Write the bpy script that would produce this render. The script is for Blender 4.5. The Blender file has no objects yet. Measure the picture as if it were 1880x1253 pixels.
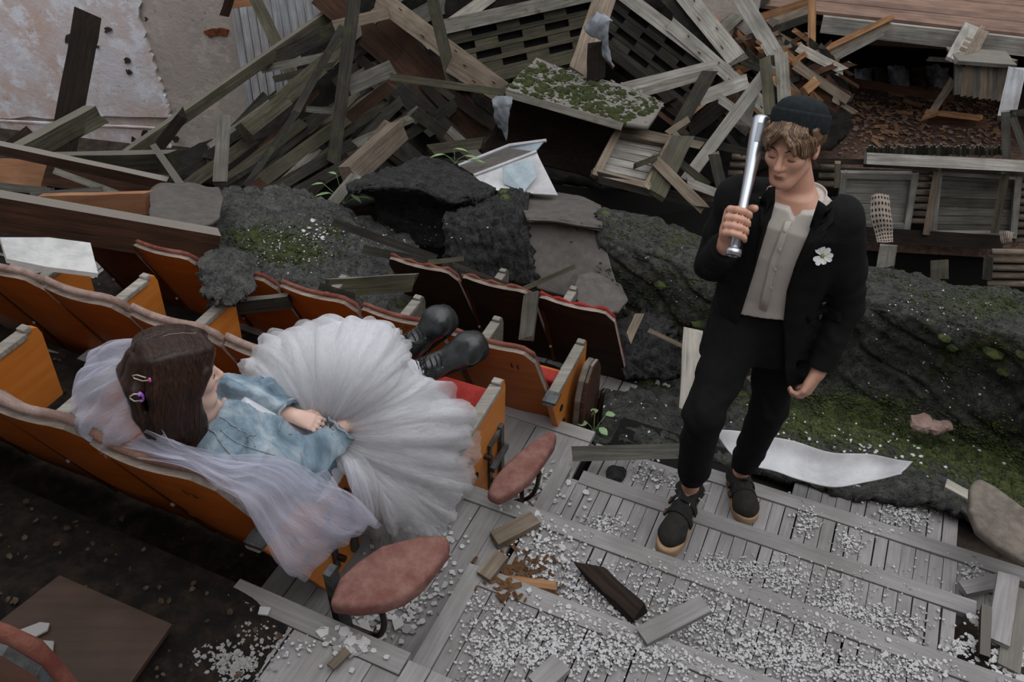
import bpy, bmesh, math, random
import numpy as np
from mathutils import Vector, Matrix, noise as mnoise

# ---------------------------------------------------------------- camera, sky, light, exposure
SC = bpy.context.scene
COL = SC.collection
FPX, PITCH, CAMZ = 1600.0, math.radians(40), 2.79
cam_d = bpy.data.cameras.new('camera'); cam = bpy.data.objects.new('camera', cam_d); COL.objects.link(cam)
cam_d.sensor_width = 36; cam_d.lens = FPX / 1880 * 36; cam_d.clip_start = 0.05; cam_d.clip_end = 200
cam.location = (0, 0, CAMZ); cam.rotation_euler = (math.radians(90) - PITCH, 0, 0)
SC.camera = cam
SC.view_settings.view_transform = 'Standard'; SC.view_settings.look = 'None'
SC.view_settings.gamma = 1; SC.view_settings.use_curve_mapping = False
SC.view_settings.exposure = 0.15
W = bpy.data.worlds.new('overcast_sky'); SC.world = W; W.use_nodes = True
wn = W.node_tree; bgn = wn.nodes['Background']
wtc = wn.nodes.new('ShaderNodeTexCoord'); wsep = wn.nodes.new('ShaderNodeSeparateXYZ'); wr = wn.nodes.new('ShaderNodeValToRGB')
wn.links.new(wtc.outputs['Generated'], wsep.inputs[0]); wn.links.new(wsep.outputs['Z'], wr.inputs[0]); wn.links.new(wr.outputs[0], bgn.inputs[0])
wr.color_ramp.elements[0].position = 0.0; wr.color_ramp.elements[0].color = (.62, .66, .72, 1)
wr.color_ramp.elements[1].position = 0.9; wr.color_ramp.elements[1].color = (.90, .94, 1.0, 1)
bgn.inputs[1].default_value = 1.0
sun_d = bpy.data.lights.new('overcast_sun', 'SUN'); sun = bpy.data.objects.new('overcast_sun', sun_d); COL.objects.link(sun)
sun_d.energy = 1.15; sun_d.angle = math.radians(80); sun_d.color = (1.0, .98, .95)
sun.rotation_euler = Vector((-.20, .26, -1)).to_track_quat('-Z', 'Y').to_euler()
sun.location = (0, 3, 12)

SC.cycles.transparent_max_bounces = 48

# ---------------------------------------------------------------- geometry helpers
def V(*a): return Vector(a)
def ray(u, v):
    x = (u - 940) / FPX; y = (626.5 - v) / FPX
    return Vector((x, y * math.sin(PITCH) + math.cos(PITCH), y * math.cos(PITCH) - math.sin(PITCH)))
CAM = Vector((0, 0, CAMZ))
def at(u, v, Y): r = ray(u, v); return CAM + r * (Y / r.y)
def atz(u, v, z): r = ray(u, v); return CAM + r * ((z - CAMZ) / r.z)
AISLE = math.radians(24.5)
E1 = Vector((math.cos(AISLE), -math.sin(AISLE), 0)); E2 = Vector((math.sin(AISLE), math.cos(AISLE), 0)); EZ = Vector((0, 0, 1))
def ats(u, v, s): r = ray(u, v); return CAM + r * (s / r.dot(E2))
def TS(t, s, z): return E1 * t + E2 * s + Vector((0, 0, z))
def depth(p): d = Vector(p) - CAM; return d.y * math.cos(PITCH) - d.z * math.sin(PITCH)
RNG = random.Random(7)
NPR = np.random.default_rng(11)

def wmat(o):
    m = o.matrix_basis.copy()
    return (wmat(o.parent) @ o.matrix_parent_inverse @ m) if o.parent else m
def par(o, p):
    w = wmat(p); o.parent = p; o.matrix_parent_inverse = w.inverted()
def tag(o, label=None, cat=None, group=None, kind=None):
    if label: o['label'] = label
    if cat: o['category'] = cat
    if group: o['group'] = group
    if kind: o['kind'] = kind
    return o
def empty(name, loc, label=None, cat=None, group=None, kind=None):
    o = bpy.data.objects.new(name, None); COL.objects.link(o); o.location = loc; o.empty_display_size = .1
    return tag(o, label, cat, group, kind)
def link(name, me, mat=None, parent=None, smooth=False):
    o = bpy.data.objects.new(name, me); COL.objects.link(o)
    if mat is not None:
        for m in (mat if isinstance(mat, (list, tuple)) else [mat]): me.materials.append(m)
    if smooth: me.polygons.foreach_set('use_smooth', [True] * len(me.polygons))
    if parent is not None: par(o, parent)
    return o
def mk(name, verts, faces, mat=None, parent=None, smooth=False, uv=None):
    me = bpy.data.meshes.new(name)
    me.from_pydata([tuple(v) for v in verts], [], [tuple(int(i) for i in f) for f in faces])
    if uv is not None:
        l = me.uv_layers.new(name='UVMap')
        idx = np.zeros(len(me.loops), dtype=np.int32); me.loops.foreach_get('vertex_index', idx)
        l.data.foreach_set('uv', np.asarray(uv, dtype=np.float32)[idx].ravel())
    me.update()
    return link(name, me, mat, parent, smooth)
def bmobj(name, bm, mat=None, parent=None, smooth=False):
    me = bpy.data.meshes.new(name); bm.normal_update(); bm.to_mesh(me); bm.free()
    return link(name, me, mat, parent, smooth)

class MB:
    """collects simple solids into one mesh"""
    def __init__(s): s.v = []; s.f = []
    def add(s, v, f):
        n = len(s.v); s.v += [tuple(x) for x in v]; s.f += [tuple(i + n for i in q) for q in f]
    def box(s, c, ax, ay, az):      # centre, half axes
        c, ax, ay, az = map(Vector, (c, ax, ay, az))
        v = [c + ax * i + ay * j + az * k for i in (-1, 1) for j in (-1, 1) for k in (-1, 1)]
        s.add(v, [(0, 1, 3, 2), (4, 6, 7, 5), (0, 4, 5, 1), (2, 3, 7, 6), (0, 2, 6, 4), (1, 5, 7, 3)])
    def tube(s, pts, r, n=8, cap=True):
        pts = [Vector(p) for p in pts]; R = r if isinstance(r, (list, tuple)) else [r] * len(pts)
        rings = []; up = None
        for i, p in enumerate(pts):
            d = (pts[min(i + 1, len(pts) - 1)] - pts[max(i - 1, 0)]).normalized()
            if up is None: up = d.orthogonal().normalized()
            up = (up - d * up.dot(d)).normalized(); w = d.cross(up)
            rings.append([p + (up * math.cos(a) + w * math.sin(a)) * R[i] for a in [2 * math.pi * k / n for k in range(n)]])
        v = [q for r_ in rings for q in r_]; f = []
        for i in range(len(pts) - 1):
            for k in range(n): f.append((i * n + k, i * n + (k + 1) % n, (i + 1) * n + (k + 1) % n, (i + 1) * n + k))
        if cap: f += [tuple(range(n))[::-1], tuple((len(pts) - 1) * n + k for k in range(n))]
        s.add(v, f)
    def lathe(s, prof, M, n=24):    # (r,z) profile, matrix
        v = [M @ Vector((r * math.cos(2 * math.pi * k / n), r * math.sin(2 * math.pi * k / n), z)) for r, z in prof for k in range(n)]
        f = [(i * n + k, i * n + (k + 1) % n, (i + 1) * n + (k + 1) % n, (i + 1) * n + k) for i in range(len(prof) - 1) for k in range(n)]
        f += [tuple(range(n))[::-1], tuple((len(prof) - 1) * n + k for k in range(n))]
        s.add(v, f)
    def prism(s, poly, d):          # polygon of points, extrusion vector
        n = len(poly); poly = [Vector(p) for p in poly]; d = Vector(d)
        s.add(poly + [p + d for p in poly], [tuple(range(n))[::-1], tuple(range(n, 2 * n))] + [(i, (i + 1) % n, n + (i + 1) % n, n + i) for i in range(n)])
    def build(s, name, mat, parent=None, smooth=False): return mk(name, s.v, s.f, mat, parent, smooth)

def bevel(o, w=.004, seg=1):
    bm = bmesh.new(); bm.from_mesh(o.data)
    bmesh.ops.recalc_face_normals(bm, faces=bm.faces)
    bmesh.ops.bevel(bm, geom=[e for e in bm.edges if e.calc_face_angle(0) > .6], offset=w, segments=seg, affect='EDGES', profile=.5)
    bm.to_mesh(o.data); bm.free(); return o
def fixn(o):
    bm = bmesh.new(); bm.from_mesh(o.data); bmesh.ops.recalc_face_normals(bm, faces=bm.faces); bm.to_mesh(o.data); bm.free(); return o

# numpy pseudo noise: smooth sum of sines
def wob(P, f, seed, n=5):
    r = np.random.default_rng(seed); out = np.zeros(P.shape[:-1])
    for i in range(n):
        d = r.normal(size=3); d /= np.linalg.norm(d); ff = f * (0.6 + 1.1 * r.random())
        out += np.sin((P @ d) * ff * 6.283 + r.random() * 6.283)
    return out / n

def catmull(P, n):
    """resample control rows (k,...) to n along axis 0"""
    P = np.asarray(P, float); k = len(P)
    if k == 2:
        t = np.linspace(0, 1, n).reshape((-1,) + (1,) * (P.ndim - 1)); return P[0] * (1 - t) + P[1] * t
    t = np.linspace(0, k - 1, n); i = np.clip(t.astype(int), 0, k - 2); u = (t - i).reshape((-1,) + (1,) * (P.ndim - 1))
    p0 = P[np.maximum(i - 1, 0)]; p1 = P[i]; p2 = P[i + 1]; p3 = P[np.minimum(i + 2, k - 1)]
    return .5 * (2 * p1 + (p2 - p0) * u + (2 * p0 - 5 * p1 + 4 * p2 - p3) * u * u + (3 * p1 - p0 - 3 * p2 + p3) * u ** 3)
def gridmesh(name, G, mat, parent=None, thick=0, smooth=True, keep=None):
    """G: (n,m,3) grid; optional thickness downwards/back"""
    n, m = G.shape[:2]
    uv = np.stack(np.meshgrid(np.linspace(0, 1, n), np.linspace(0, 1, m), indexing='ij'), -1).reshape(-1, 2)
    f = [(i * m + j, (i + 1) * m + j, (i + 1) * m + j + 1, i * m + j + 1) for i in range(n - 1) for j in range(m - 1) if keep is None or keep(i / (n - 1), j / (m - 1))]
    verts = G.reshape(-1, 3)
    if thick:
        N = gridnorm(G).reshape(-1, 3); k = len(verts)
        if (N * (np.array(CAM) - verts)).sum() < 0: N = -N
        base = f; verts = np.concatenate([verts, verts - N * thick]); uv = np.concatenate([uv, uv])
        cnt = {}
        for q in base:
            for a, b in zip(q, q[1:] + q[:1]):
                key = (min(a, b), max(a, b)); cnt[key] = None if key in cnt else (a, b)
        f = base + [tuple(k + i for i in q[::-1]) for q in base] + [(e[1], e[0], k + e[0], k + e[1]) for e in cnt.values() if e]
    return fixn(mk(name, verts, f, mat, parent, smooth, uv)) if thick else mk(name, verts, f, mat, parent, smooth, uv)
def gridnorm(G):
    a = np.gradient(G, axis=0); b = np.gradient(G, axis=1); N = np.cross(a, b)
    return N / (np.linalg.norm(N, axis=-1, keepdims=True) + 1e-9)

# ---------------------------------------------------------------- materials
def lin(h):
    h = h.lstrip('#'); c = [int(h[i:i + 2], 16) / 255 for i in (0, 2, 4)]
    return tuple([(x / 12.92 if x <= .04045 else ((x + .055) / 1.055) ** 2.4) for x in c] + [1])
MATS = {}
def newmat(name):
    m = bpy.data.materials.new(name); m.use_nodes = True
    nt = m.node_tree; b = nt.nodes['Principled BSDF']
    return m, nt, b
def nd(nt, t, **k):
    n = nt.nodes.new(t)
    for a, v in k.items(): setattr(n, a, v)
    return n
def ramp(nt, src, stops):
    r = nd(nt, 'ShaderNodeValToRGB'); e = r.color_ramp.elements
    while len(e) < len(stops): e.new(.5)
    for x, (p, c) in zip(e, stops): x.position = p; x.color = c
    nt.links.new(src, r.inputs[0]); return r
def noise_tex(nt, scale, detail=4, vec=None, rough=.6, mapscale=None, coord='Object', dist=0):
    tc = nd(nt, 'ShaderNodeTexCoord'); n = nd(nt, 'ShaderNodeTexNoise')
    n.inputs['Scale'].default_value = scale; n.inputs['Detail'].default_value = detail; n.inputs['Roughness'].default_value = rough; n.inputs['Distortion'].default_value = dist
    src = tc.outputs[coord]
    if mapscale:
        mp = nd(nt, 'ShaderNodeMapping'); mp.inputs['Scale'].default_value = mapscale
        nt.links.new(src, mp.inputs[0]); src = mp.outputs[0]
    nt.links.new(src, n.inputs['Vector']); return n
def mixc(nt, fac, a, b, mode='MIX'):
    m = nd(nt, 'ShaderNodeMix', data_type='RGBA', blend_type=mode)
    for s, x in ((m.inputs[0], fac), (m.inputs[6], a), (m.inputs[7], b)):
        if hasattr(x, 'links') or hasattr(x, 'is_linked'): nt.links.new(x, s)
        else: s.default_value = x
    return m.outputs[2]
def bump(nt, b, h, strength=.4, dist=.01):
    bp = nd(nt, 'ShaderNodeBump'); bp.inputs['Strength'].default_value = strength; bp.inputs['Distance'].default_value = dist
    nt.links.new(h, bp.inputs['Height']); nt.links.new(bp.outputs[0], b.inputs['Normal'])
def wood(name, c1, c2, moss=0, rough=.85, grain=(3, 60, 60), bmp=.5, var=.35, stain=None, dust=0):
    m, nt, b = newmat(name)
    oi = nd(nt, 'ShaderNodeObjectInfo')
    tc = nd(nt, 'ShaderNodeTexCoord'); add = nd(nt, 'ShaderNodeVectorMath', operation='ADD'); sc = nd(nt, 'ShaderNodeMath', operation='MULTIPLY')
    sc.inputs[1].default_value = 37; nt.links.new(oi.outputs['Random'], sc.inputs[0])
    nt.links.new(tc.outputs['Object'], add.inputs[0]); nt.links.new(sc.outputs[0], add.inputs[1])
    mp = nd(nt, 'ShaderNodeMapping'); mp.inputs['Scale'].default_value = grain; nt.links.new(add.outputs[0], mp.inputs[0])
    n1 = nd(nt, 'ShaderNodeTexNoise'); n1.inputs['Scale'].default_value = 1; n1.inputs['Detail'].default_value = 6; n1.inputs['Roughness'].default_value = .65; n1.inputs['Distortion'].default_value = .6
    nt.links.new(mp.outputs[0], n1.inputs['Vector'])
    n2 = nd(nt, 'ShaderNodeTexNoise'); n2.inputs['Scale'].default_value = 5; n2.inputs['Detail'].default_value = 5; nt.links.new(add.outputs[0], n2.inputs['Vector'])
    r1 = ramp(nt, n1.outputs[0], [(.33, lin(c1)), (.66, lin(c2))])
    dark = tuple(x * .35 for x in lin(c1)[:3]) + (1,)
    r2 = ramp(nt, n2.outputs[0], [(.38, (0, 0, 0, 1)), (.68, (1, 1, 1, 1))])
    c = mixc(nt, r2.outputs[0], r1.outputs[0], dark if stain is None else lin(stain))
    # keep the stain partial
    c = mixc(nt, .45, r1.outputs[0], c)
    rv = nd(nt, 'ShaderNodeMapRange'); rv.inputs[3].default_value = 1 - var; rv.inputs[4].default_value = 1 + var; nt.links.new(oi.outputs['Random'], rv.inputs[0])
    hs = nd(nt, 'ShaderNodeHueSaturation'); nt.links.new(rv.outputs[0], hs.inputs['Value']); nt.links.new(c, hs.inputs['Color'])
    c = hs.outputs[0]
    if moss:
        n3 = nd(nt, 'ShaderNodeTexNoise'); n3.inputs['Scale'].default_value = 7; n3.inputs['Detail'].default_value = 8; n3.inputs['Roughness'].default_value = .75
        nt.links.new(add.outputs[0], n3.inputs['Vector'])
        r3 = ramp(nt, n3.outputs[0], [(.62 - moss * .25, (0, 0, 0, 1)), (.72, (1, 1, 1, 1))])
        c = mixc(nt, r3.outputs[0], c, lin('#3d4425'))
    if dust:      # grey dust on upward faces, which also paints lit tops paler
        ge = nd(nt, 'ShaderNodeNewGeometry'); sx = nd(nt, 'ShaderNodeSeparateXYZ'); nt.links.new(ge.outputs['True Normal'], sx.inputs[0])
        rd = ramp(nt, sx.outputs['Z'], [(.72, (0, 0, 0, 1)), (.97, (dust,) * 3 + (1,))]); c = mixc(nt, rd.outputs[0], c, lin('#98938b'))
    nt.links.new(c, b.inputs['Base Color']); b.inputs['Roughness'].default_value = rough; b.inputs['Specular IOR Level'].default_value = .25
    bump(nt, b, n1.outputs[0], bmp, .006)
    MATS[name] = m; return m
def plain(name, c, rough=.6, metal=0, spec=.3, var=0, c2=None, scale=8, bmp=0, bscale=None, detail=6, lo=.4, hi=.62, mapscale=None):
    m, nt, b = newmat(name); col = lin(c)
    b.inputs['Roughness'].default_value = rough; b.inputs['Metallic'].default_value = metal; b.inputs['Specular IOR Level'].default_value = spec
    b.inputs['Base Color'].default_value = col; out = None
    if c2:
        n = noise_tex(nt, scale, detail, rough=.7, mapscale=mapscale)
        out = ramp(nt, n.outputs[0], [(lo, col), (hi, lin(c2))]).outputs[0]
    if var:
        oi = nd(nt, 'ShaderNodeObjectInfo'); rv = nd(nt, 'ShaderNodeMapRange'); rv.inputs[3].default_value = 1 - var; rv.inputs[4].default_value = 1 + var
        nt.links.new(oi.outputs['Random'], rv.inputs[0]); hs = nd(nt, 'ShaderNodeHueSaturation'); nt.links.new(rv.outputs[0], hs.inputs['Value'])
        if out is not None: nt.links.new(out, hs.inputs['Color'])
        else: hs.inputs['Color'].default_value = col
        out = hs.outputs[0]
    if out is not None: nt.links.new(out, b.inputs['Base Color'])
    if bmp:
        n = noise_tex(nt, bscale or scale, 6, rough=.7, mapscale=mapscale); bump(nt, b, n.outputs[0], bmp, .01)
    MATS[name] = m; return m

M = MATS
wood('stair_wood', '#827f7e', '#989594', grain=(5, 90, 90), bmp=.3, var=.11, stain='#65615b')
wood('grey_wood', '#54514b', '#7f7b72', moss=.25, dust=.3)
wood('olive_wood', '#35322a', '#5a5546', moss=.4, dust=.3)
wood('pale_wood', '#8f8a80', '#b9b3a8', var=.2)
wood('tan_wood', '#5f5449', '#897b6b', var=.2)
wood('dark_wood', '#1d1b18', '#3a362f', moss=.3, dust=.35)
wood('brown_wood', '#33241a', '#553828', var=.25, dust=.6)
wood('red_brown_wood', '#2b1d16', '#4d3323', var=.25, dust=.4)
wood('charred_wood', '#16120f', '#30241b', bmp=1, var=.2)
wood('fresh_wood', '#85593b', '#b58f69', var=.25)
wood('orange_lath', '#6b4832', '#98724f', var=.3)
wood('stage_wood', '#6a5247', '#93786a', grain=(1.2, 40, 40), var=.15)
wood('rim_wood', '#74695f', '#a2968b', grain=(4, 60, 60), var=.1, stain='#5d544b')
wood('arm_wood', '#79736b', '#a8a299', grain=(4, 60, 60), var=.1, stain='#6b655c')
wood('silver_wood', '#7b776f', '#aeaaa2', var=.12)
wood('ply_orange', '#a9581c', '#bd6a26', grain=(2.5, 2.5, 22), rough=.42, bmp=.05, var=.06, stain='#9a4a17')
wood('ply_panel_lit', '#c0702a', '#d18640', grain=(2.5, 2.5, 22), rough=.42, bmp=.05, var=.06, stain='#ad6224')  # lighter copy of the orange ply, light on the side panels painted in
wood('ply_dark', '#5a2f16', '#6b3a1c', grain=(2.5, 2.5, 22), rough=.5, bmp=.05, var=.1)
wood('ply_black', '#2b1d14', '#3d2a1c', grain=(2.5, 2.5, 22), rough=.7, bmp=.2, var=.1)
wood('ply_brown', '#3d2e25', '#4d3b30', grain=(1, 20, 20), rough=.6, bmp=.1, var=.05)
wood('ply_peach', '#8a5f44', '#a97c5c', grain=(1.5, 12, 12), rough=.7, bmp=.1, var=.1)
plain('pad_brown', '#7c5a4c', .95, c2='#97786a', scale=14, bmp=.6, bscale=180)
plain('pad_dusty', '#8a6f66', .95, c2='#a99389', scale=12, bmp=.6, bscale=150)
plain('pad_red', '#8e2a25', .95, c2='#a53a33', scale=14, bmp=.5, bscale=150)
plain('pad_redbrown', '#6f3a30', .95, c2='#8a5a4c', scale=10, bmp=.6, bscale=160)
plain('jump_red', '#744a43', .9, c2='#8a665d', scale=16, bmp=.4, bscale=120, detail=9)
plain('jump_grey', '#605850', .9, c2='#7a7168', scale=16, bmp=.4, bscale=120)
plain('steel', '#6a6f70', .45, .8, c2='#4f4a46', scale=20)
plain('dark_steel', '#34302c', .5, .7, c2='#4f382a', scale=20)
plain('zinc', '#9aa6ac', .5, .35, c2='#7f8b92', scale=6, bmp=.1)
plain('pale_metal', '#c4c3c5', .6, .0, c2='#a9a8aa', scale=5, bmp=.15)
plain('rust', '#7a4426', .9, c2='#4b2a1a', scale=20)
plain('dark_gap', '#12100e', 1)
plain('earth', '#2b2521', 1, c2='#473c33', scale=9, bmp=1, bscale=30)
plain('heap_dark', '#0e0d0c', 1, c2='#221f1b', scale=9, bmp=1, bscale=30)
plain('flake_white', '#b9b7b7', .9, var=.14)
plain('flake_grey', '#8f8d8b', .9, var=.2)
plain('plaster_board', '#c9c8c6', .85, c2='#a9a8a6', scale=6)
plain('moss', '#2f381d', 1, c2='#525a31', scale=22, bmp=1, bscale=60, var=.2)
plain('moss_dark', '#2b3219', 1, c2='#454c28', scale=30, bmp=1, bscale=90, var=.25)
plain('leaf', '#6d8a5a', .5, c2='#88a374', scale=20)
plain('ink', '#1c120b', .9)
plain('rag_grey', '#6c7076', .95, c2='#8d9298', scale=12, bmp=.4)
plain('straw', '#8d8468', 1)

# ================================================================ floor: raked platforms and the aisle stair
RISE = .15
# (name, s_far, s_near, z, t0, t1)
NOSE = {-2: 2.98, -1: 2.59, 0: 2.23, 1: 1.86, 2: 1.46, 3: 1.03}
FLOOR = empty('floor', (0, 0, 0), kind='structure')
FLOOR['label'] = 'raked grey board floor of the auditorium with the aisle stair'
def slab(name, t0, t1, s0, s1, z0, z1, mat, parent):
    m = MB(); c = TS((t0 + t1) / 2, (s0 + s1) / 2, (z0 + z1) / 2)
    m.box(c, E1 * (t1 - t0) / 2, E2 * (s1 - s0) / 2, EZ * (z1 - z0) / 2); return m.build(name, mat, parent)
_board_cache = {}
def board_obj(name, c, L, w, th, mat, parent, ux, uz, jag=0):
    """a board with its length along local X"""
    key = (round(L, 3), round(w, 3), round(th, 3), mat.name, jag)
    if key not in _board_cache or jag:
        v = []; n = 1 if not jag else 4
        for i in range(n + 1):
            x = -L / 2 + L * i / n
            for (y, z) in ((-w / 2, -th / 2), (w / 2, -th / 2), (w / 2, th / 2), (-w / 2, th / 2)):
                jx = RNG.uniform(-jag, jag) * w if i in (0, n) else 0
                jy = RNG.uniform(-1, 1) * jag * w * .06; jz = RNG.uniform(-1, 1) * jag * th * .12
                v.append((x + jx, y + jy, z + jz))
        f = [(0, 3, 2, 1), tuple(4 * n + k for k in (0, 1, 2, 3))] + [(4 * i + k, 4 * i + (k + 1) % 4, 4 * i + 4 + (k + 1) % 4, 4 * i + 4 + k) for i in range(n) for k in range(4)]
        me = bpy.data.meshes.new(name); me.from_pydata(v, [], f); me.materials.append(mat); me.update()
        if jag: pass
        else: _board_cache[key] = me
    else: me = _board_cache[key]
    o = bpy.data.objects.new(name, me); COL.objects.link(o)
    ux = Vector(ux).normalized(); uz = Vector(uz); uz = (uz - ux * uz.dot(ux)).normalized(); uy = uz.cross(ux)
    o.matrix_basis = Matrix(((ux.x, uy.x, uz.x, c[0]), (ux.y, uy.y, uz.y, c[1]), (ux.z, uy.z, uz.z, c[2]), (0, 0, 0, 1)))
    if parent is not None: par(o, parent)
    return o
def tread(t0, t1, s_near, s_far, z, bw, nose=True, gap=.0025, nose_t=None, skip=()):
    nw = .068
    if nose:
        a, b = nose_t or (t0, t1); n = max(1, round((b - a) / 1.1))
        for i in range(n):
            L = (b - a) / n - .004
            c = TS(a + (b - a) * (i + .5) / n, s_far - nw / 2 + .018, z - .011 + RNG.uniform(0, .002))
            o = board_obj('nosing_board', c, L, nw, .026, M['stair_wood'], FLOOR, E1 + E2 * RNG.uniform(-.004, .004), EZ)
    n = round((t1 - t0) / bw); w = (t1 - t0) / n
    far = s_far - (nw - .014 if nose else 0)
    for i in range(n):
        if i in skip: continue
        g = gap + (.006 * RNG.random() if RNG.random() < .3 else 0)
        c = TS(t0 + w * (i + .5), (s_near + far) / 2 - .01, z - .013 - RNG.uniform(0, .004))
        board_obj('tread_board', c, round(far - s_near + .02, 2), round(w - g, 3), .022, M['stair_wood'], FLOOR, E2 + E1 * RNG.uniform(-.006, .006), EZ + E1 * RNG.uniform(-.012, .012))
AL, AR = -.76, .72
# aisle steps (the wooden half steps between the seat platforms)
tread(AL - .02, AR + 1.3, .25, NOSE[3], .60, .07, nose=False)
tread(AL, AR + .45, NOSE[3], NOSE[2], .45, .052, skip=(22,))
tread(AL, AR + .25, NOSE[2], NOSE[1], .30, .05, nose_t=(-1.06, 1.1))
tread(AL, AR - .03, NOSE[1], NOSE[0], .15, .048, nose_t=(AL + .05, AR + .03))
tread(AL + .02, AR + .2, NOSE[0], NOSE[-1], .00, .05, nose_t=(-.30, .98))
tread(.08, .75, NOSE[-1], NOSE[-2], -.15, .06, nose_t=(.45, .76))
for k, (z, a, b) in {3: (.60, .25, 1.03), 2: (.45, 1.03, 1.46), 1: (.30, 1.46, 1.86), 0: (.15, 1.86, 2.23), -1: (0, 2.23, 2.59), -2: (-.15, 2.59, 2.98)}.items():
    slab('stair_carcass', AL + .01, AR - .05, a - .0, b - .035, -1.2, z - .05, M['dark_gap'], FLOOR)
for z, s in ((.45, 1.46), (.30, 1.86), (.15, 2.23), (0, 2.59), (-.15, 2.98)):     # riser boards
    x0 = AL if s < 2.9 else .08
    board_obj('riser_board', TS((x0 + AR) / 2, s - .03, z - .10), AR - x0, .15, .02, M['stair_wood'], FLOOR, E1, E2)
# seat platforms on the left of the aisle
for z, a, b, bw in ((.60, -.2, 1.03, .085), (.30, 1.03, 1.86, .085), (0, 1.86, 2.59, .085), (-.30, 2.59, 3.3, .085), (-.60, 3.3, 4.0, .085)):
    tread(-4.2 if z < .5 else -3.0, AL - .02, a, b, z, bw, nose=z > -.2, nose_t=(-1.36 if z == .6 else -2.9, AL - .02))
    slab('platform_base', -5.0, AL - .01, a, b - .04, -1.3, z - .04, M['dark_gap'], FLOOR)
    slab('platform_riser', -5.0, AL - .01, b - .05, b - .03, z - .3, z - .03, M['dark_wood'], FLOOR)
# diagonal closing boards on the open side of the half steps
for (s0, s1, z) in ((1.05, 1.47, .452), (1.87, 2.24, .152)):
    board_obj('side_board', TS(AL - .015, (s0 + s1) / 2, z - .075), s1 - s0, .15, .022, M['stair_wood'], FLOOR, E2, E1)
    board_obj('side_board', TS(AL - .028, (s0 + s1) / 2, z - .005), s1 - s0, .06, .02, M['stair_wood'], FLOOR, E2, EZ)
# ground to the right of the aisle and further down
slab('platform_base', AR - .05, 5, -.5, 1.45, -1.3, .22, M['earth'], FLOOR)
slab('platform_base', AR - .05, 5, 1.45, 2.3, -1.3, .05, M['earth'], FLOOR)
slab('platform_base', AR - .05, 5, 2.3, 3.0, -1.3, -.2, M['earth'], FLOOR)
slab('platform_base', -5, 3.5, 2.9, 4.4, -1.6, -.75, M['earth'], FLOOR)
slab('lower_ground', -12, 12, 4.0, 14, -2.4, -2.0, M['earth'], FLOOR)

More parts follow.
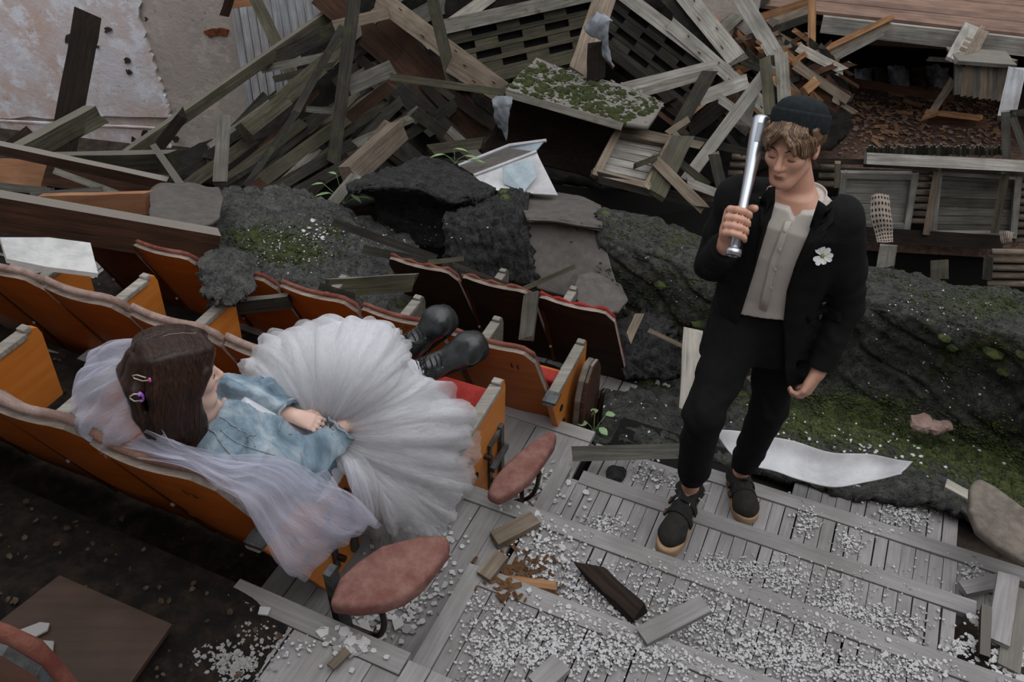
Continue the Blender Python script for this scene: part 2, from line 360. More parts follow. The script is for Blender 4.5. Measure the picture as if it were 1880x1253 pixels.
# ================================================================ theatre seats
PITCHX = .43
def seat(name, t, s, z, label, ply, panel, pad, armm, rim, cushion=None, number=None, endpanel=True, padw=1.0, bw=.392, lean=0, jag=0, group=None, down=False, nocush=False, aisle=False, rec=.385):
    """one seat: back, pad, cushion, its aisle-side arm panel. t = arm position on the aisle side"""
    root = empty(name, TS(t - PITCHX / 2, s, z), label, 'theatre seat', group or 'rows of theatre seats')
    skew = Vector((1, .03, 0)).normalized()
    ex = E1 * skew.x + E2 * skew.y; ey = E2 * skew.x - E1 * skew.y
    O = TS(t - PITCHX / 2 - .0, s, z)
    def P(x, y, zz): return O + ex * x + ey * y + EZ * zz
    # backrest: curved plywood sheet, concave to the front, reclined
    nx, nz = 12, 8; hw = bw / 2; top, bot = .82, .06; r = .07
    xs = lambda zz: -.045 * max(0, (zz - .3) / .5)
    def yb(x, zz): return -.03 + (top - zz) * rec - .030 * (1 - (x / hw) ** 2) * min(1, (zz - bot) / .3)
    front, back = [], []
    for j in range(nz + 1):
        w = j / nz
        for i in range(nx + 1):
            x = -hw + 2 * hw * i / nx
            dx = max(0, abs(x) - (hw - r)); zt = top - (r - math.sqrt(max(0, r * r - dx * dx)))
            zz = bot + (zt - bot) * w
            back.append(P(x + xs(zz), yb(x, zz), zz)); front.append(P(x + xs(zz), yb(x, zz) + .017, zz + .006))
    n = len(back); W1 = nx + 1
    f = [(j * W1 + i, (j + 1) * W1 + i, (j + 1) * W1 + i + 1, j * W1 + i + 1) for j in range(nz) for i in range(nx)]
    f2 = [tuple(n + k for k in q[::-1]) for q in f]; edge = []
    ring = [i for i in range(W1)] + [j * W1 + nx for j in range(1, nz + 1)] + [nz * W1 + i for i in range(nx - 1, -1, -1)] + [j * W1 for j in range(nz - 1, 0, -1)]
    for a, b in zip(ring, ring[1:] + ring[:1]): edge.append((a, b, n + b, n + a))
    o = back_o = mk('backrest', back + front, f + f2 + edge, [ply, rim], root)
    mi = np.zeros(len(o.data.polygons), dtype=np.int32); mi[len(f) * 2:] = 1; o.data.polygons.foreach_set('material_index', mi)
    fixn(o)
    # padding on the front of the back, its worn upper edge shows over the rim
    pt = .046 * padw; v0, v1 = [], []
    for j in range(nz + 1):
        w = j / nz
        for i in range(nx + 1):
            x = (-hw + 2 * hw * i / nx) * .985
            dx = max(0, abs(x) - (hw - r)); zt = top + .026 * padw - (r - math.sqrt(max(0, r * r - dx * dx))) + jag * .012 * math.sin(x * 60 + t * 9)
            zz = bot + .12 + (zt - bot - .12) * w
            e = min(1, min(1 - abs(x) / hw, 1 - w) * 8); bulge = pt * (.45 + .55 * math.sqrt(max(0, e)))
            v0.append(P(x + xs(zz), yb(x, zz) + .019, zz)); v1.append(P(x + xs(zz), yb(x, zz) + .019 + bulge, zz + .010 * (1 if w > .9 else .6)))
    edge = [(a, b, n + b, n + a) for a, b in zip(ring, ring[1:] + ring[:1])]
    o = mk('back_pad', v0 + v1, f + f2 + edge, pad, root, True); fixn(o)
    # seat cushion
    m = MB()
    if down: m.box(P(0, .315, .40), ex * (hw - .01), ey * .165 + EZ * .02, (EZ * .035 - ey * .004))
    else: m.box(P(0, .285, .34), ex * (hw - .01), EZ * .15 - ey * .055, (ey * .032 + EZ * .008))
    if not nocush: o = m.build('seat_cushion', cushion or pad, root); bevel(o, .014, 2)
    m = MB()
    if down: m.box(P(0, .30, .350), ex * (hw - .02), ey * .15 + EZ * .018, EZ * .012)
    else: m.box(P(0, .335, .33), ex * (hw - .02), EZ * .14 - ey * .05, ey * .010)
    if not nocush: m.build('seat_base', ply, root)
    # arm panel on the aisle side
    inner = not aisle
    def panel_at(x, nm):
        m = MB(); th = .030
        m.prism([P(x - th / 2, a, b) for a, b in ((.11 if inner else .02, .525), (.40, .525), (.406, .546), (.440, .550), (.462, .536), (.472, .500), (.45, .22 if inner else .02), (.26 if inner else .235, .22 if inner else .02))], ex * th)
        q = m.build('side_panel', panel, root); fixn(q); bevel(q, .003)
        m = MB(); m.box(P(x, .250 if inner else .205, .536), ex * .024, ey * (.160 if inner else .205), EZ * .013)
        m.box(P(x, .422, .548), ex * .019, ey * .016, EZ * .014)
        q2 = m.build('armrest', armm, q); bevel(q2, .005, 2); return q
    if endpanel: panel_at(PITCHX / 2, 'side_panel')
    # strut strip between neighbouring backs, with its screw
    m = MB(); a, b = P(-hw - .010, yb(-hw, .70) - .004, .70), P(-hw - .006, yb(-hw, .12) - .004, .12)
    m.box((a + b) / 2, ex * .011, (a - b) / 2, ey * .004); js = m.build('joint_strip', M['ply_dark'], root)
    m = MB(); m.tube([a * .45 + b * .55 - ey * .004, a * .45 + b * .55 - ey * .010], .007, 8); m.build('screw', M['pale_metal'], js)
    if number:
        cu = bpy.data.curves.new('seat_number', 'FONT'); cu.body = number; cu.size = .055; cu.extrude = .0004; cu.align_x = 'CENTER'
        to = bpy.data.objects.new('seat_number_curve', cu); COL.objects.link(to)
        bpy.context.view_layer.update()
        me = bpy.data.meshes.new_from_object(to.evaluated_get(bpy.context.evaluated_depsgraph_get())); COL.objects.unlink(to); bpy.data.objects.remove(to)
        no = link('seat_number', me, M['ink'], None)
        zz = .70; x = .075; c = P(x, yb(x, zz) - .0015, zz); ux = ex; uy = (EZ - ey * .385).normalized()
        uz = ux.cross(uy)
        no.matrix_basis = Matrix(((ux.x, uy.x, uz.x, c.x), (ux.y, uy.y, uz.y, c.y), (ux.z, uy.z, uz.z, c.z), (0, 0, 0, 1)))
        par(no, back_o)
    return root, P
def bracket(root, P, kind='full'):
    x = PITCHX / 2 + .018
    if kind in ('full',):
        m = MB(); m.box(P(x, .30, .20), EZ * .13, (P(0, .012, 0) - P(0, 0, 0)), (P(.007, 0, 0) - P(0, 0, 0)))
        m.box(P(x + .006, .40, .20), EZ * .15, (P(0, .014, 0) - P(0, 0, 0)), (P(.008, 0, 0) - P(0, 0, 0)))
        m.box(P(x + .006, .35, .33), EZ * .012, (P(0, .062, 0) - P(0, 0, 0)), (P(.006, 0, 0) - P(0, 0, 0)))
        m.box(P(x + .02, .35, .22), EZ * .012, (P(0, .072, 0) - P(0, 0, 0)), (P(.010, 0, 0) - P(0, 0, 0)))
        m.build('hinge_bracket', M['steel'], root)
        for q in ((.26, .31), (.31, .12)): m = MB(); m.tube([P(x, *q), P(x + .03, *q)], .012, 8); m.build('hinge_bolt', M['dark_steel'], root)
    m = MB(); m.box(P(x - .012, .035, .548), (P(.030, 0, 0) - P(0, 0, 0)), (P(0, .035, 0) - P(0, 0, 0)), EZ * .006); m.build('arm_bracket', M['steel'], root)
    for q in ((.14, .40), (.18, .28)): m = MB(); m.tube([P(x - .003, *q), P(x + .002, *q)], .016, 10); m.build('panel_hole', M['dark_gap'], root)

O_, D_, B_ = M['ply_orange'], M['ply_dark'], M['ply_black']
arm, rim = M['arm_wood'], M['rim_wood']
SEATS = {}
# row the woman sits in (its aisle seat is hers)
rowA = [('orange seat numbered 13 that the woman in the veil sits in', '13'), ('orange seat beside seat 13, behind the veil', None), ('orange seat cut by the left photo edge, two seats from seat 13', None), ('orange seat of the numbered row, fourth from the aisle', None)]
for i, (lb, nb) in enumerate(rowA):
    SEATS['A', i] = seat('theatre_seat', -1.245 - i * PITCHX, 1.02, .30, lb, O_, M['ply_panel_lit'], M['pad_brown'] if i == 0 else M['pad_dusty'], arm, rim, number=nb, down=i == 0, nocush=i > 0, aisle=i == 0)
rowB = ['orange seat with red cushion under the dangling boot lace', 'orange seat under the middle of the tulle skirt', 'orange seat with dusty pink pad just right of the brown hair', 'orange seat with pink pad directly above the brown hair', 'orange seat with dusty pad nearest the veil, up behind it', 'orange seat with dusty pad at the end under the white board']
for i, lb in enumerate(rowB):
    SEATS['B', i] = seat('theatre_seat', -1.045 - i * PITCHX * .985, 1.755 - .006 * i, 0, lb, O_, M['ply_panel_lit'], M['pad_dusty'], arm, rim, cushion=M['pad_red'] if i == 0 else None, down=i == 0, nocush=i > 0, aisle=i == 0)
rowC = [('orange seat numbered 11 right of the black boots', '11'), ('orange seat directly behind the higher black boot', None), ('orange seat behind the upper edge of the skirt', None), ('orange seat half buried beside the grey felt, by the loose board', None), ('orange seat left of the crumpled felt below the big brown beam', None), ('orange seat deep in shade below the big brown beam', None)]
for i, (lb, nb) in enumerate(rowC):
    SEATS['C', i] = seat('theatre_seat', -.955 - i * PITCHX * .97, 2.445 - .008 * i, -.30, lb, O_ if i != 5 else D_, M['grey_wood'] if 0 < i < 3 else M['ply_panel_lit'], M['pad_redbrown'], M['grey_wood'], rim, cushion=M['pad_red'] if i == 0 else None, number=nb, padw=.6, endpanel=i < 4, nocush=i > 0, aisle=i == 0)  # seat under the beam gets darker ply, shade put into its colour
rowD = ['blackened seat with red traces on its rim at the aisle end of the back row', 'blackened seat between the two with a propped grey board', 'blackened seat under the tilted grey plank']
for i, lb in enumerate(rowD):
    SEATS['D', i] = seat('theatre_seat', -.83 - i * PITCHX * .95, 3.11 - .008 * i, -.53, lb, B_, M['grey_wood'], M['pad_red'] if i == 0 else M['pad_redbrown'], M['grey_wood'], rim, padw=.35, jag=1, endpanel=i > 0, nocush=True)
bracket(*SEATS['A', 0]); bracket(*SEATS['B', 0]); bracket(*SEATS['C', 0], kind='arm')
# seat in the near corner (bottom left of the frame), row above the woman
SEATS['Z', 0] = seat('theatre_seat', -1.035, .40, .60, 'dark brown padded seat back cut by the lower left corner', D_, O_, M['pad_redbrown'], arm, M['steel'], endpanel=False, nocush=True, rec=.03)

def outline_slab(pts, z, th, mat, name, parent=None, bev=.015, fn=None):
    P = [atz(u, v, z) if fn is None else fn(u, v) for u, v in pts]
    m = MB(); m.prism(P, EZ * -th); o = m.build(name, mat, parent, True); fixn(o); bevel(o, bev, 3); return o
# flip-down aisle seats
t = empty('jump_seat', atz(690, 1060, .3), 'worn reddish flip-down aisle seat fixed beside seat 13', 'jump seat', 'flip-down aisle seats')
outline_slab([(603, 1108), (622, 1060), (655, 1030), (700, 1000), (770, 982), (815, 980), (826, 990), (822, 1010), (800, 1040), (770, 1075), (740, 1096), (700, 1110), (650, 1115)], .74, .055, M['jump_red'], 'cushion', t)
m = MB(); a, b, c, d = atz(700, 1120, .66), atz(705, 1150, .45), atz(690, 1168, .34), atz(640, 1150, .36)
m.tube(catmull([a, b, c, d], 14), .010, 8); m.build('leg_rod', M['dark_steel'], t, True)
m = MB(); m.box(atz(618, 1100, .60), E2 * .02, E1 * .012, EZ * .14); m.box(atz(632, 1130, .45), E2 * .016, E1 * .012, EZ * .14); m.build('post', M['steel'], t)
t = empty('jump_seat', atz(960, 860, 0), 'faded pink flip-down aisle seat beside the red cushioned seat', 'jump seat', 'flip-down aisle seats')
outline_slab([(893, 905), (905, 878), (930, 848), (960, 822), (995, 797), (1012, 788), (1023, 795), (1018, 815), (1000, 842), (975, 876), (945, 900), (915, 915)], .44, .05, M['jump_red'], 'cushion', t)
m = MB(); m.tube(catmull([atz(990, 868, .38), atz(985, 895, .22), atz(970, 915, .1), atz(940, 922, .05)], 14), .009, 8); m.tube([atz(958, 885, .38), atz(958, 930, .02)], .009, 8); m.build('leg_rod', M['dark_steel'], t, True)
# folded-up aisle seat at seat 11
sd, P = SEATS['C', 0]
t = empty('jump_seat', P(.3, .35, .0), 'brown flip-down aisle seat folded upright beside seat 11', 'jump seat', 'flip-down aisle seats')
prof = [(.20, .04), (.22, .38), (.26, .47), (.33, .52), (.40, .50), (.45, .42), (.46, .04)]
m = MB(); m.prism([P(.262, a, b) for a, b in prof], P(.03, 0, .0) - P(0, 0, 0)); o = m.build('cushion', M['jump_grey'], t); fixn(o); bevel(o, .008, 2)
m = MB(); m.prism([P(.293, a, b) for a, b in prof], P(.02, 0, .0) - P(0, 0, 0)); o = m.build('seat_board', M['brown_wood'], t); fixn(o); bevel(o, .004)
m = MB()
for y in (.26, .42): m.tube(catmull([P(.315, y, .05), P(.335, y - .02, .26), P(.345, y, .30), P(.335, y + .02, .26), P(.33, y + .03, .03)], 18), .009, 8)
m.build('bracket', M['dark_steel'], t, True)
# jump seat on the far side of the aisle
t = empty('jump_seat', atz(1840, 1000, 0), 'grey-brown flip-down aisle seat across the stair from the man', 'jump seat', 'flip-down aisle seats')
outline_slab([(1782, 892), (1790, 880), (1802, 878), (1830, 893), (1880, 930), (1935, 960), (1960, 1010), (1925, 1050), (1880, 1030), (1830, 1000), (1795, 972), (1780, 935)], .26, .04, M['jump_grey'], 'cushion', t, .012)
m = MB(); m.tube([atz(1832, 998, .22), atz(1836, 1022, .05)], .008, 8); m.build('leg_rod', M['dark_steel'], t)

# ================================================================ walls and the building behind
def wallq(name, pts, thick, mat, label=None, kind='structure', parent=None, n=None):
    """solid wall from 4 corner points, thickness away from the camera"""
    a, b, c, d = map(Vector, pts); nn = (b - a).cross(d - a).normalized()
    if nn.dot(CAM - a) > 0: nn = -nn
    m = MB(); m.prism([a, b, c, d], nn * thick); o = m.build(name, mat, parent)
    fixn(o)
    if kind: o['kind'] = kind
    if label: o['label'] = label
    return o
def plaster(name, cols, lath=False):
    m, nt, b = newmat(name)
    n1 = noise_tex(nt, 1.1, 7, rough=.62); n2 = noise_tex(nt, 3.2, 6, rough=.7); n3 = noise_tex(nt, 14, 6, rough=.7)
    c = ramp(nt, n1.outputs[0], [(.40, lin(cols[0])), (.60, lin(cols[1]))]).outputs[0]
    r2 = ramp(nt, n2.outputs[0], [(.50, (0, 0, 0, 1)), (.60, (1, 1, 1, 1))])
    c = mixc(nt, r2.outputs[0], c, lin(cols[2]))
    r3 = ramp(nt, n3.outputs[0], [(.30, (1, 1, 1, 1)), (.38, (0, 0, 0, 1))])
    c = mixc(nt, r3.outputs[0], c, lin(cols[3]))
    nt.links.new(c, b.inputs['Base Color']); b.inputs['Roughness'].default_value = .92; b.inputs['Specular IOR Level'].default_value = .15
    bump(nt, b, n3.outputs[0], .6, .02); MATS[name] = m
plaster('wall_paint', ('#cfb8ae', '#d8d4da', '#e6e7ee', '#a39b98'))
plaster('wall_bare', ('#a79d96', '#b3a8a0', '#bdb2aa', '#6d645d'))
WX = lambda X: 8.35 - .23 * X          # the far wall line
def wp(u, v, off=0):                   # pixel to a point on the far wall
    r = ray(u, v); k = (8.35 - off) / (r.y + .23 * r.x); return CAM + r * k
def wxz(X, z, off=0): return Vector((X, WX(X) - off, z))
wallq('wall_back', [wxz(-9, -2.6), wxz(2.2, -2.6), wxz(2.2, 5), wxz(-9, 5)], .4, M['wall_bare'], 'bare grey rendered wall behind the fallen beams')
WB = bpy.data.objects['wall_back']
# painted plaster skin, with a broken edge, a raised dado band below
def skin(name, pts, off, th, mat, jag=.02, parent=WB, seg=9):
    P = [wp(u, v, off) for u, v in pts]; Q = []
    for a, b in zip(P, P[1:] + P[:1]):
        for i in range(seg):
            q = a.lerp(b, i / seg); w = Vector((RNG.uniform(-jag, jag), 0, RNG.uniform(-jag, jag))); w.y = -.23 * w.x; Q.append(q + w)
    m = MB(); m.prism(Q, Vector((0, th, 0))); return fixn(m.build(name, mat, parent))
skin('painted_plaster', [(-250, -120), (238, -120), (262, 60), (300, 175), (312, 218), (-250, 210)], .05, .05, M['wall_paint'], .03, seg=16)
skin('plaster_dado', [(-250, 214), (296, 237), (325, 300), (340, 420), (-250, 420)], .065, .06, M['wall_paint'], .012)
m = MB(); a, b = wp(-250, 209, .08), wp(308, 236, .08); m.box((a + b) / 2, (b - a) / 2, (0, .012, 0), (0, 0, .007)); m.build('dado_moulding', M['wall_paint'], WB)
# tall pale wood sheathing to the right of the bare render, each plank its own
wood('white_wood', '#8f9094', '#c4c5c9', grain=(2, 30, 30), var=.12, stain='#8a8276')
for i in range(16):
    u0 = 424 + i * 15; a, b = wp(u0 + 40, 225, .07 + .01 * (i % 2)), wp(u0 - 4, -60, .07 + .01 * (i % 2))
    o = board_obj('wall_plank', (a + b) / 2, (b - a).length, .078, .02, M['white_wood'], WB, b - a, (0, -1, 0), jag=.1)
skin('render_patch', [(372, 58), (398, 52), (418, 55), (415, 66), (398, 64), (385, 70)], .02, .03, M['rust'], .01, seg=3)
for (u, v, r_) in ((125, 72, .10), (232, 112, .07), (236, 133, .05), (196, 55, .07), (178, 87, .03), (265, 248, .10), (243, 256, .05), (322, 256, .08), (267, 36, .03)):   # holes where the plaster has gone
    skin('plaster_hole', [(u - r_ * 70, v - r_ * 60), (u + r_ * 30, v - r_ * 80), (u + r_ * 110, v - r_ * 10), (u + r_ * 40, v + r_ * 60), (u - r_ * 50, v + r_ * 70)], .075, .02, M['earth'], .012, seg=2)
# rest of the hall shell: side walls, back wall and the remaining strip of roof over the rear seats, plus two added shade blockers
wallq('wall_left', [Vector((-9, -5, -1.6)), Vector((-9, 10.5, -1.6)), Vector((-9, 10.5, 5)), Vector((-9, -5, 5))], .4, M['wall_bare'])
wallq('wall_right', [Vector((9, -5, -1.6)), Vector((9, 14, -1.6)), Vector((9, 14, 5)), Vector((9, -5, 5))], .4, M['wall_bare'])
wallq('wall_rear', [Vector((-9, -5, -1.6)), Vector((9, -5, -1.6)), Vector((9, -5, 4.5)), Vector((-9, -5, 4.5))], .4, M['wall_bare'])
wallq('shade_slab', [Vector((-9, -2.6, 4.3)), Vector((-1.1, -2.6, 4.3)), Vector((-1.1, .75, 4.3)), Vector((-9, .75, 4.3))], .2, M['brown_wood'], 'unseen slab added to shade the rear left seats')  # added out of view to darken the near left rows
wallq('shade_wall', [Vector((-4.6, -5, -1.6)), Vector((-4.6, 3.4, -1.6)), Vector((-4.6, 3.4, 4.5)), Vector((-4.6, -5, 4.5))], .2, M['wall_bare'])  # unseen wall added to block sky light from the left
wallq('ceiling', [Vector((-9, -5, 4.7)), Vector((9, -5, 4.7)), Vector((9, -2.6, 4.7)), Vector((-9, -2.6, 4.7))], .2, M['brown_wood'])
wallq('wall_stage', [Vector((-1, 14, -1.6)), Vector((9, 14, -1.6)), Vector((9, 14, 4)), Vector((-1, 14, 4))], .4, M['wall_bare'])

# ================================================================ torn roofing felt over the lower rows
def feltmat(name, c1, c2, moss=.0, grit=.3, crack=.55):
    m, nt, b = newmat(name)
    n1 = noise_tex(nt, 2.2, 7, rough=.62); n2 = noise_tex(nt, 16, 8, rough=.72); n4 = noise_tex(nt, 45, 4, rough=.7)
    c = ramp(nt, n2.outputs[0], [(.35, lin(c1)), (.68, lin(c2))]).outputs[0]
    if grit:
        r = ramp(nt, n4.outputs[0], [(.66 - grit * .05, (0, 0, 0, 1)), (.72, (1, 1, 1, 1))]); rr = ramp(nt, n1.outputs[0], [(.45, (0, 0, 0, 1)), (.6, (grit,) * 3 + (1,))])
        mu = nd(nt, 'ShaderNodeMath', operation='MULTIPLY'); nt.links.new(r.outputs[0], mu.inputs[0]); nt.links.new(rr.outputs[0], mu.inputs[1])
        c = mixc(nt, mu.outputs[0], c, lin('#9d9a94'))
    if moss:
        n3 = noise_tex(nt, 3.0, 9, rough=.72); r3 = ramp(nt, n3.outputs[0], [(.66 - moss * .2, (0, 0, 0, 1)), (.72 - moss * .15, (1, 1, 1, 1))])
        c = mixc(nt, r3.outputs[0], c, ramp(nt, n4.outputs[0], [(.4, lin('#2b3216')), (.65, lin('#565b2c'))]).outputs[0])
    nt.links.new(c, b.inputs['Base Color']); b.inputs['Roughness'].default_value = .78; b.inputs['Specular IOR Level'].default_value = .3
    vt = nd(nt, 'ShaderNodeTexVoronoi', feature='DISTANCE_TO_EDGE'); vt.inputs['Scale'].default_value = 9
    tc = nd(nt, 'ShaderNodeTexCoord'); nz = noise_tex(nt, 7, 5); mixv = nd(nt, 'ShaderNodeVectorMath', operation='ADD'); nt.links.new(tc.outputs['Object'], mixv.inputs[0]); nt.links.new(nz.outputs['Color'], mixv.inputs[1]); nt.links.new(mixv.outputs[0], vt.inputs['Vector'])
    vt.inputs['Scale'].default_value = 6; cr = ramp(nt, vt.outputs[0], [(0, (0, 0, 0, 1)), (.04, (1, 1, 1, 1))]); c = mixc(nt, crack, c, mixc(nt, 1.0, c, ramp(nt, vt.outputs[0], [(0, (.25, .25, .25, 1)), (.05, (1, 1, 1, 1))]).outputs[0], 'MULTIPLY')); nt.links.new(c, b.inputs['Base Color'])
    ad = nd(nt, 'ShaderNodeMath', operation='MULTIPLY_ADD'); ad.inputs[1].default_value = .35; nt.links.new(cr.outputs[0], ad.inputs[0]); nt.links.new(n2.outputs[0], ad.inputs[2])
    bump(nt, b, ad.outputs[0], 1.0 if crack else .25, .045); MATS[name] = m
feltmat('felt', '#393a39', '#6e6d69', 0, .5)
feltmat('felt_mossy', '#2c2d2d', '#62615c', .45, .4)
feltmat('felt_black', '#262626', '#4a4a48', 0, .2)
feltmat('felt_smooth', '#4f4a46', '#645e59', 0, .0, 0)
def sheet(name, rows, mat, label, cat, nu=50, nv=60, amp=.03, freq=1.6, seed=1, thick=.02, fine=.008, kind=None, group=None, ragged=0.0, smooth=True):
    crust = 1.0 if mat.name.startswith('felt') and mat.name != 'felt_smooth' else 0.0
    P = np.array([[list(at(*q)) for q in r] for r in rows])
    G = catmull(P, nu); G = np.swapaxes(catmull(np.swapaxes(G, 0, 1), nv), 0, 1)
    if ragged:
        for e in (0, 1):
            for side in (0, -1):
                H = np.moveaxis(G, e, 0); k = H.shape[1]; w = (wob(np.stack([np.arange(k) * .02, np.full(k, seed * 1.7 + side + e), np.zeros(k)], -1), 3, seed + e, 7) * ragged)
                d = H[side] - H[3 if side == 0 else -4]; d /= np.linalg.norm(d, axis=-1, keepdims=True) + 1e-9
                for q in range(4):
                    H[q if side == 0 else -1 - q] += d * (w * (1 - q / 4))[:, None]
    N = gridnorm(G); N = np.where(((N * (np.array(CAM) - G)).sum(-1) < 0)[..., None], -N, N)
    G = G + N * (wob(G, freq, seed, 6) * amp + wob(G, freq * 3.3, seed + 5, 6) * amp * .45 - np.maximum(0, .22 - np.abs(wob(G, freq * 2.6, seed + 7, 5))) * amp * 2.2 * (crust) - np.maximum(0, .2 - np.abs(wob(G, freq * 7, seed + 8, 5))) * amp * 1.0 * (crust) + wob(G, freq * 9, seed + 9, 8) * fine)[..., None]
    o = gridmesh(name, G, mat, None, thick, smooth); return tag(o, label, cat, group, kind)
def rowY(pts, Ys): return [(u, v, y) for (u, v), y in zip(pts, Ys)]
yb = [3.95, 3.78, 3.62, 3.45, 3.32, 3.10, 2.80, 2.62]
sheet('felt_bank', [rowY([(1100, 372), (1200, 402), (1290, 426), (1420, 453), (1590, 486), (1740, 518), (1880, 545), (2000, 572)], [y + .80 for y in yb]),
    rowY([(1097, 395), (1195, 424), (1290, 452), (1420, 482), (1580, 512), (1720, 545), (1880, 575), (2000, 600)], [y + .50 for y in yb]),
    rowY([(1095, 440), (1185, 465), (1290, 498), (1420, 528), (1560, 552), (1700, 585), (1880, 620), (2000, 650)], [y + .20 for y in yb]),
    rowY([(1110, 520), (1200, 558), (1290, 600), (1420, 632), (1560, 655), (1710, 700), (1880, 745), (2000, 780)], [y + .12 for y in yb]),
    rowY([(1150, 620), (1230, 652), (1300, 690), (1420, 726), (1520, 742), (1680, 795), (1880, 850), (2000, 880)], [y + .04 for y in yb]),
    rowY([(1150, 660), (1230, 690), (1300, 730), (1420, 775), (1520, 800), (1680, 850), (1880, 910), (2000, 940)], [y - .22 for y in yb])],
    M['felt_mossy'], 'long bank of torn roofing felt, moss-flecked, behind the man', 'roofing felt', 130, 240, .045, 1.3, 3, .03, .014)
sheet('felt_ground', [rowY([(1120, 610), (1240, 660), (1330, 710), (1450, 750), (1560, 780), (1720, 825), (1900, 880)], [3.9, 3.6, 3.4, 3.25, 3.1, 2.92, 2.68]),
    rowY([(1090, 680), (1200, 700), (1300, 750), (1430, 790), (1560, 830), (1700, 860), (1900, 930)], [3.5, 3.35, 3.15, 2.98, 2.8, 2.68, 2.45]),
    rowY([(1075, 760), (1200, 770), (1300, 800), (1420, 840), (1560, 880), (1700, 890), (1900, 980)], [3.1, 3.0, 2.9, 2.7, 2.55, 2.48, 2.25]),
    rowY([(1090, 810), (1200, 815), (1300, 840), (1420, 870), (1560, 905), (1720, 925), (1900, 1010)], [2.85, 2.8, 2.72, 2.58, 2.45, 2.36, 2.15])],
    M['felt_mossy'], 'trampled roofing felt with green moss patches on the ground beside the stair', 'roofing felt', 60, 110, .03, 1.8, 8, .03, .012)
sheet('felt_mound', [rowY([(395, 345), (450, 340), (520, 345), (600, 368), (680, 395), (760, 430)], [4.9, 4.9, 4.9, 4.8, 4.7, 4.6]),
    rowY([(378, 400), (450, 385), (540, 395), (620, 420), (700, 450), (780, 475)], [4.3, 4.4, 4.4, 4.35, 4.3, 4.2]),
    rowY([(365, 470), (430, 450), (510, 450), (590, 470), (670, 500), (760, 515)], [3.75, 3.9, 3.95, 3.95, 3.95, 3.9]),
    rowY([(370, 520), (440, 500), (510, 500), (590, 515), (670, 540), (760, 560)], [3.45, 3.6, 3.6, 3.6, 3.65, 3.6]),
    rowY([(395, 552), (445, 548), (500, 535), (590, 550), (670, 570), (760, 590)], [3.3, 3.35, 3.5, 3.5, 3.5, 3.4])],
    M['felt'], 'grey mound of felt and grit with moss left of the rolled black felt', 'roofing felt', 60, 80, .05, 2.2, 21, .03, .012, ragged=.04)
sheet('felt_roll', [rowY([(668, 350), (710, 312), (775, 288), (830, 300), (905, 345)], [5.0, 5.1, 5.1, 5.0, 4.75]),
    rowY([(636, 338), (690, 322), (765, 318), (830, 335), (908, 350)], [4.75, 4.75, 4.75, 4.7, 4.65]),
    rowY([(650, 352), (700, 345), (770, 350), (825, 372), (870, 368)], [4.55, 4.5, 4.5, 4.5, 4.5]),
    rowY([(690, 370), (730, 378), (790, 388), (815, 392), (835, 392)], [4.75, 4.75, 4.7, 4.7, 4.65]),
    rowY([(690, 430), (740, 450), (800, 455), (820, 450), (840, 440)], [4.8, 4.8, 4.7, 4.6, 4.55])],
    M['felt_black'], 'rolled-up tongue of black roofing felt with a pointed tip', 'roofing felt', 60, 60, .02, 2.5, 31, .03, .010)
sheet('felt_lump', [rowY([(832, 372), (880, 352), (930, 345), (968, 350)], [4.8, 4.8, 4.8, 4.75]),
    rowY([(815, 398), (880, 378), (940, 372), (972, 380)], [4.4, 4.4, 4.4, 4.4]),
    rowY([(815, 440), (880, 430), (940, 425), (970, 425)], [4.25, 4.2, 4.2, 4.2]),
    rowY([(810, 510), (880, 515), (940, 520), (985, 520)], [4.15, 4.1, 4.05, 4.0])],
    M['felt_black'], 'crusty black lump of felt between the roll and the brown flap', 'roofing felt', 45, 45, .04, 3, 41, .03, .016)
sheet('felt_flap', [rowY([(930, 345), (1000, 352), (1060, 360), (1103, 378)], [5.0, 4.95, 4.85, 4.75]),
    rowY([(950, 372), (1010, 380), (1060, 388), (1106, 398)], [4.6, 4.55, 4.5, 4.45]),
    rowY([(968, 402), (1015, 404), (1060, 412), (1106, 418)], [4.2, 4.2, 4.18, 4.15]),
    rowY([(968, 412), (1015, 414), (1062, 422), (1106, 428)], [4.25, 4.25, 4.22, 4.2]),
    rowY([(975, 470), (1030, 480), (1080, 490), (1125, 500)], [4.12, 4.1, 4.05, 4.0]),
    rowY([(985, 530), (1040, 545), (1090, 555), (1150, 570)], [4.0, 3.95, 3.9, 3.85])],
    M['felt_smooth'], 'smooth brown-grey flap of felt folded over its front edge', 'roofing felt', 50, 40, .012, 2, 51, .02, .002)
sheet('felt_scrap', [rowY([(1062, 505), (1100, 500), (1140, 520)], [3.95, 4.0, 4.0]), rowY([(1055, 545), (1100, 540), (1152, 548)], [3.75, 3.8, 3.8]), rowY([(1080, 575), (1110, 578), (1135, 570)], [3.6, 3.65, 3.65])],
    M['felt_smooth'], 'stiff grey felt scrap standing beside the aisle-end black seat', 'roofing felt', 20, 20, .02, 3, 55, .015, .004, ragged=.03)
sheet('felt_scrap', [rowY([(275, 352), (300, 338), (350, 335), (405, 345)], [4.2, 4.3, 4.4, 4.5]), rowY([(270, 375), (310, 365), (360, 362), (412, 365)], [3.95, 4.0, 4.1, 4.2]), rowY([(278, 400), (320, 400), (370, 398), (405, 390)], [3.7, 3.75, 3.8, 3.9]), rowY([(310, 420), (340, 420), (370, 418), (390, 410)], [3.6, 3.6, 3.65, 3.7])],
    M['felt_smooth'], 'round dark sheet of felt sagging over the peach board and brown beam', 'roofing felt', 30, 30, .025, 2, 57, .015, .003, ragged=.03)
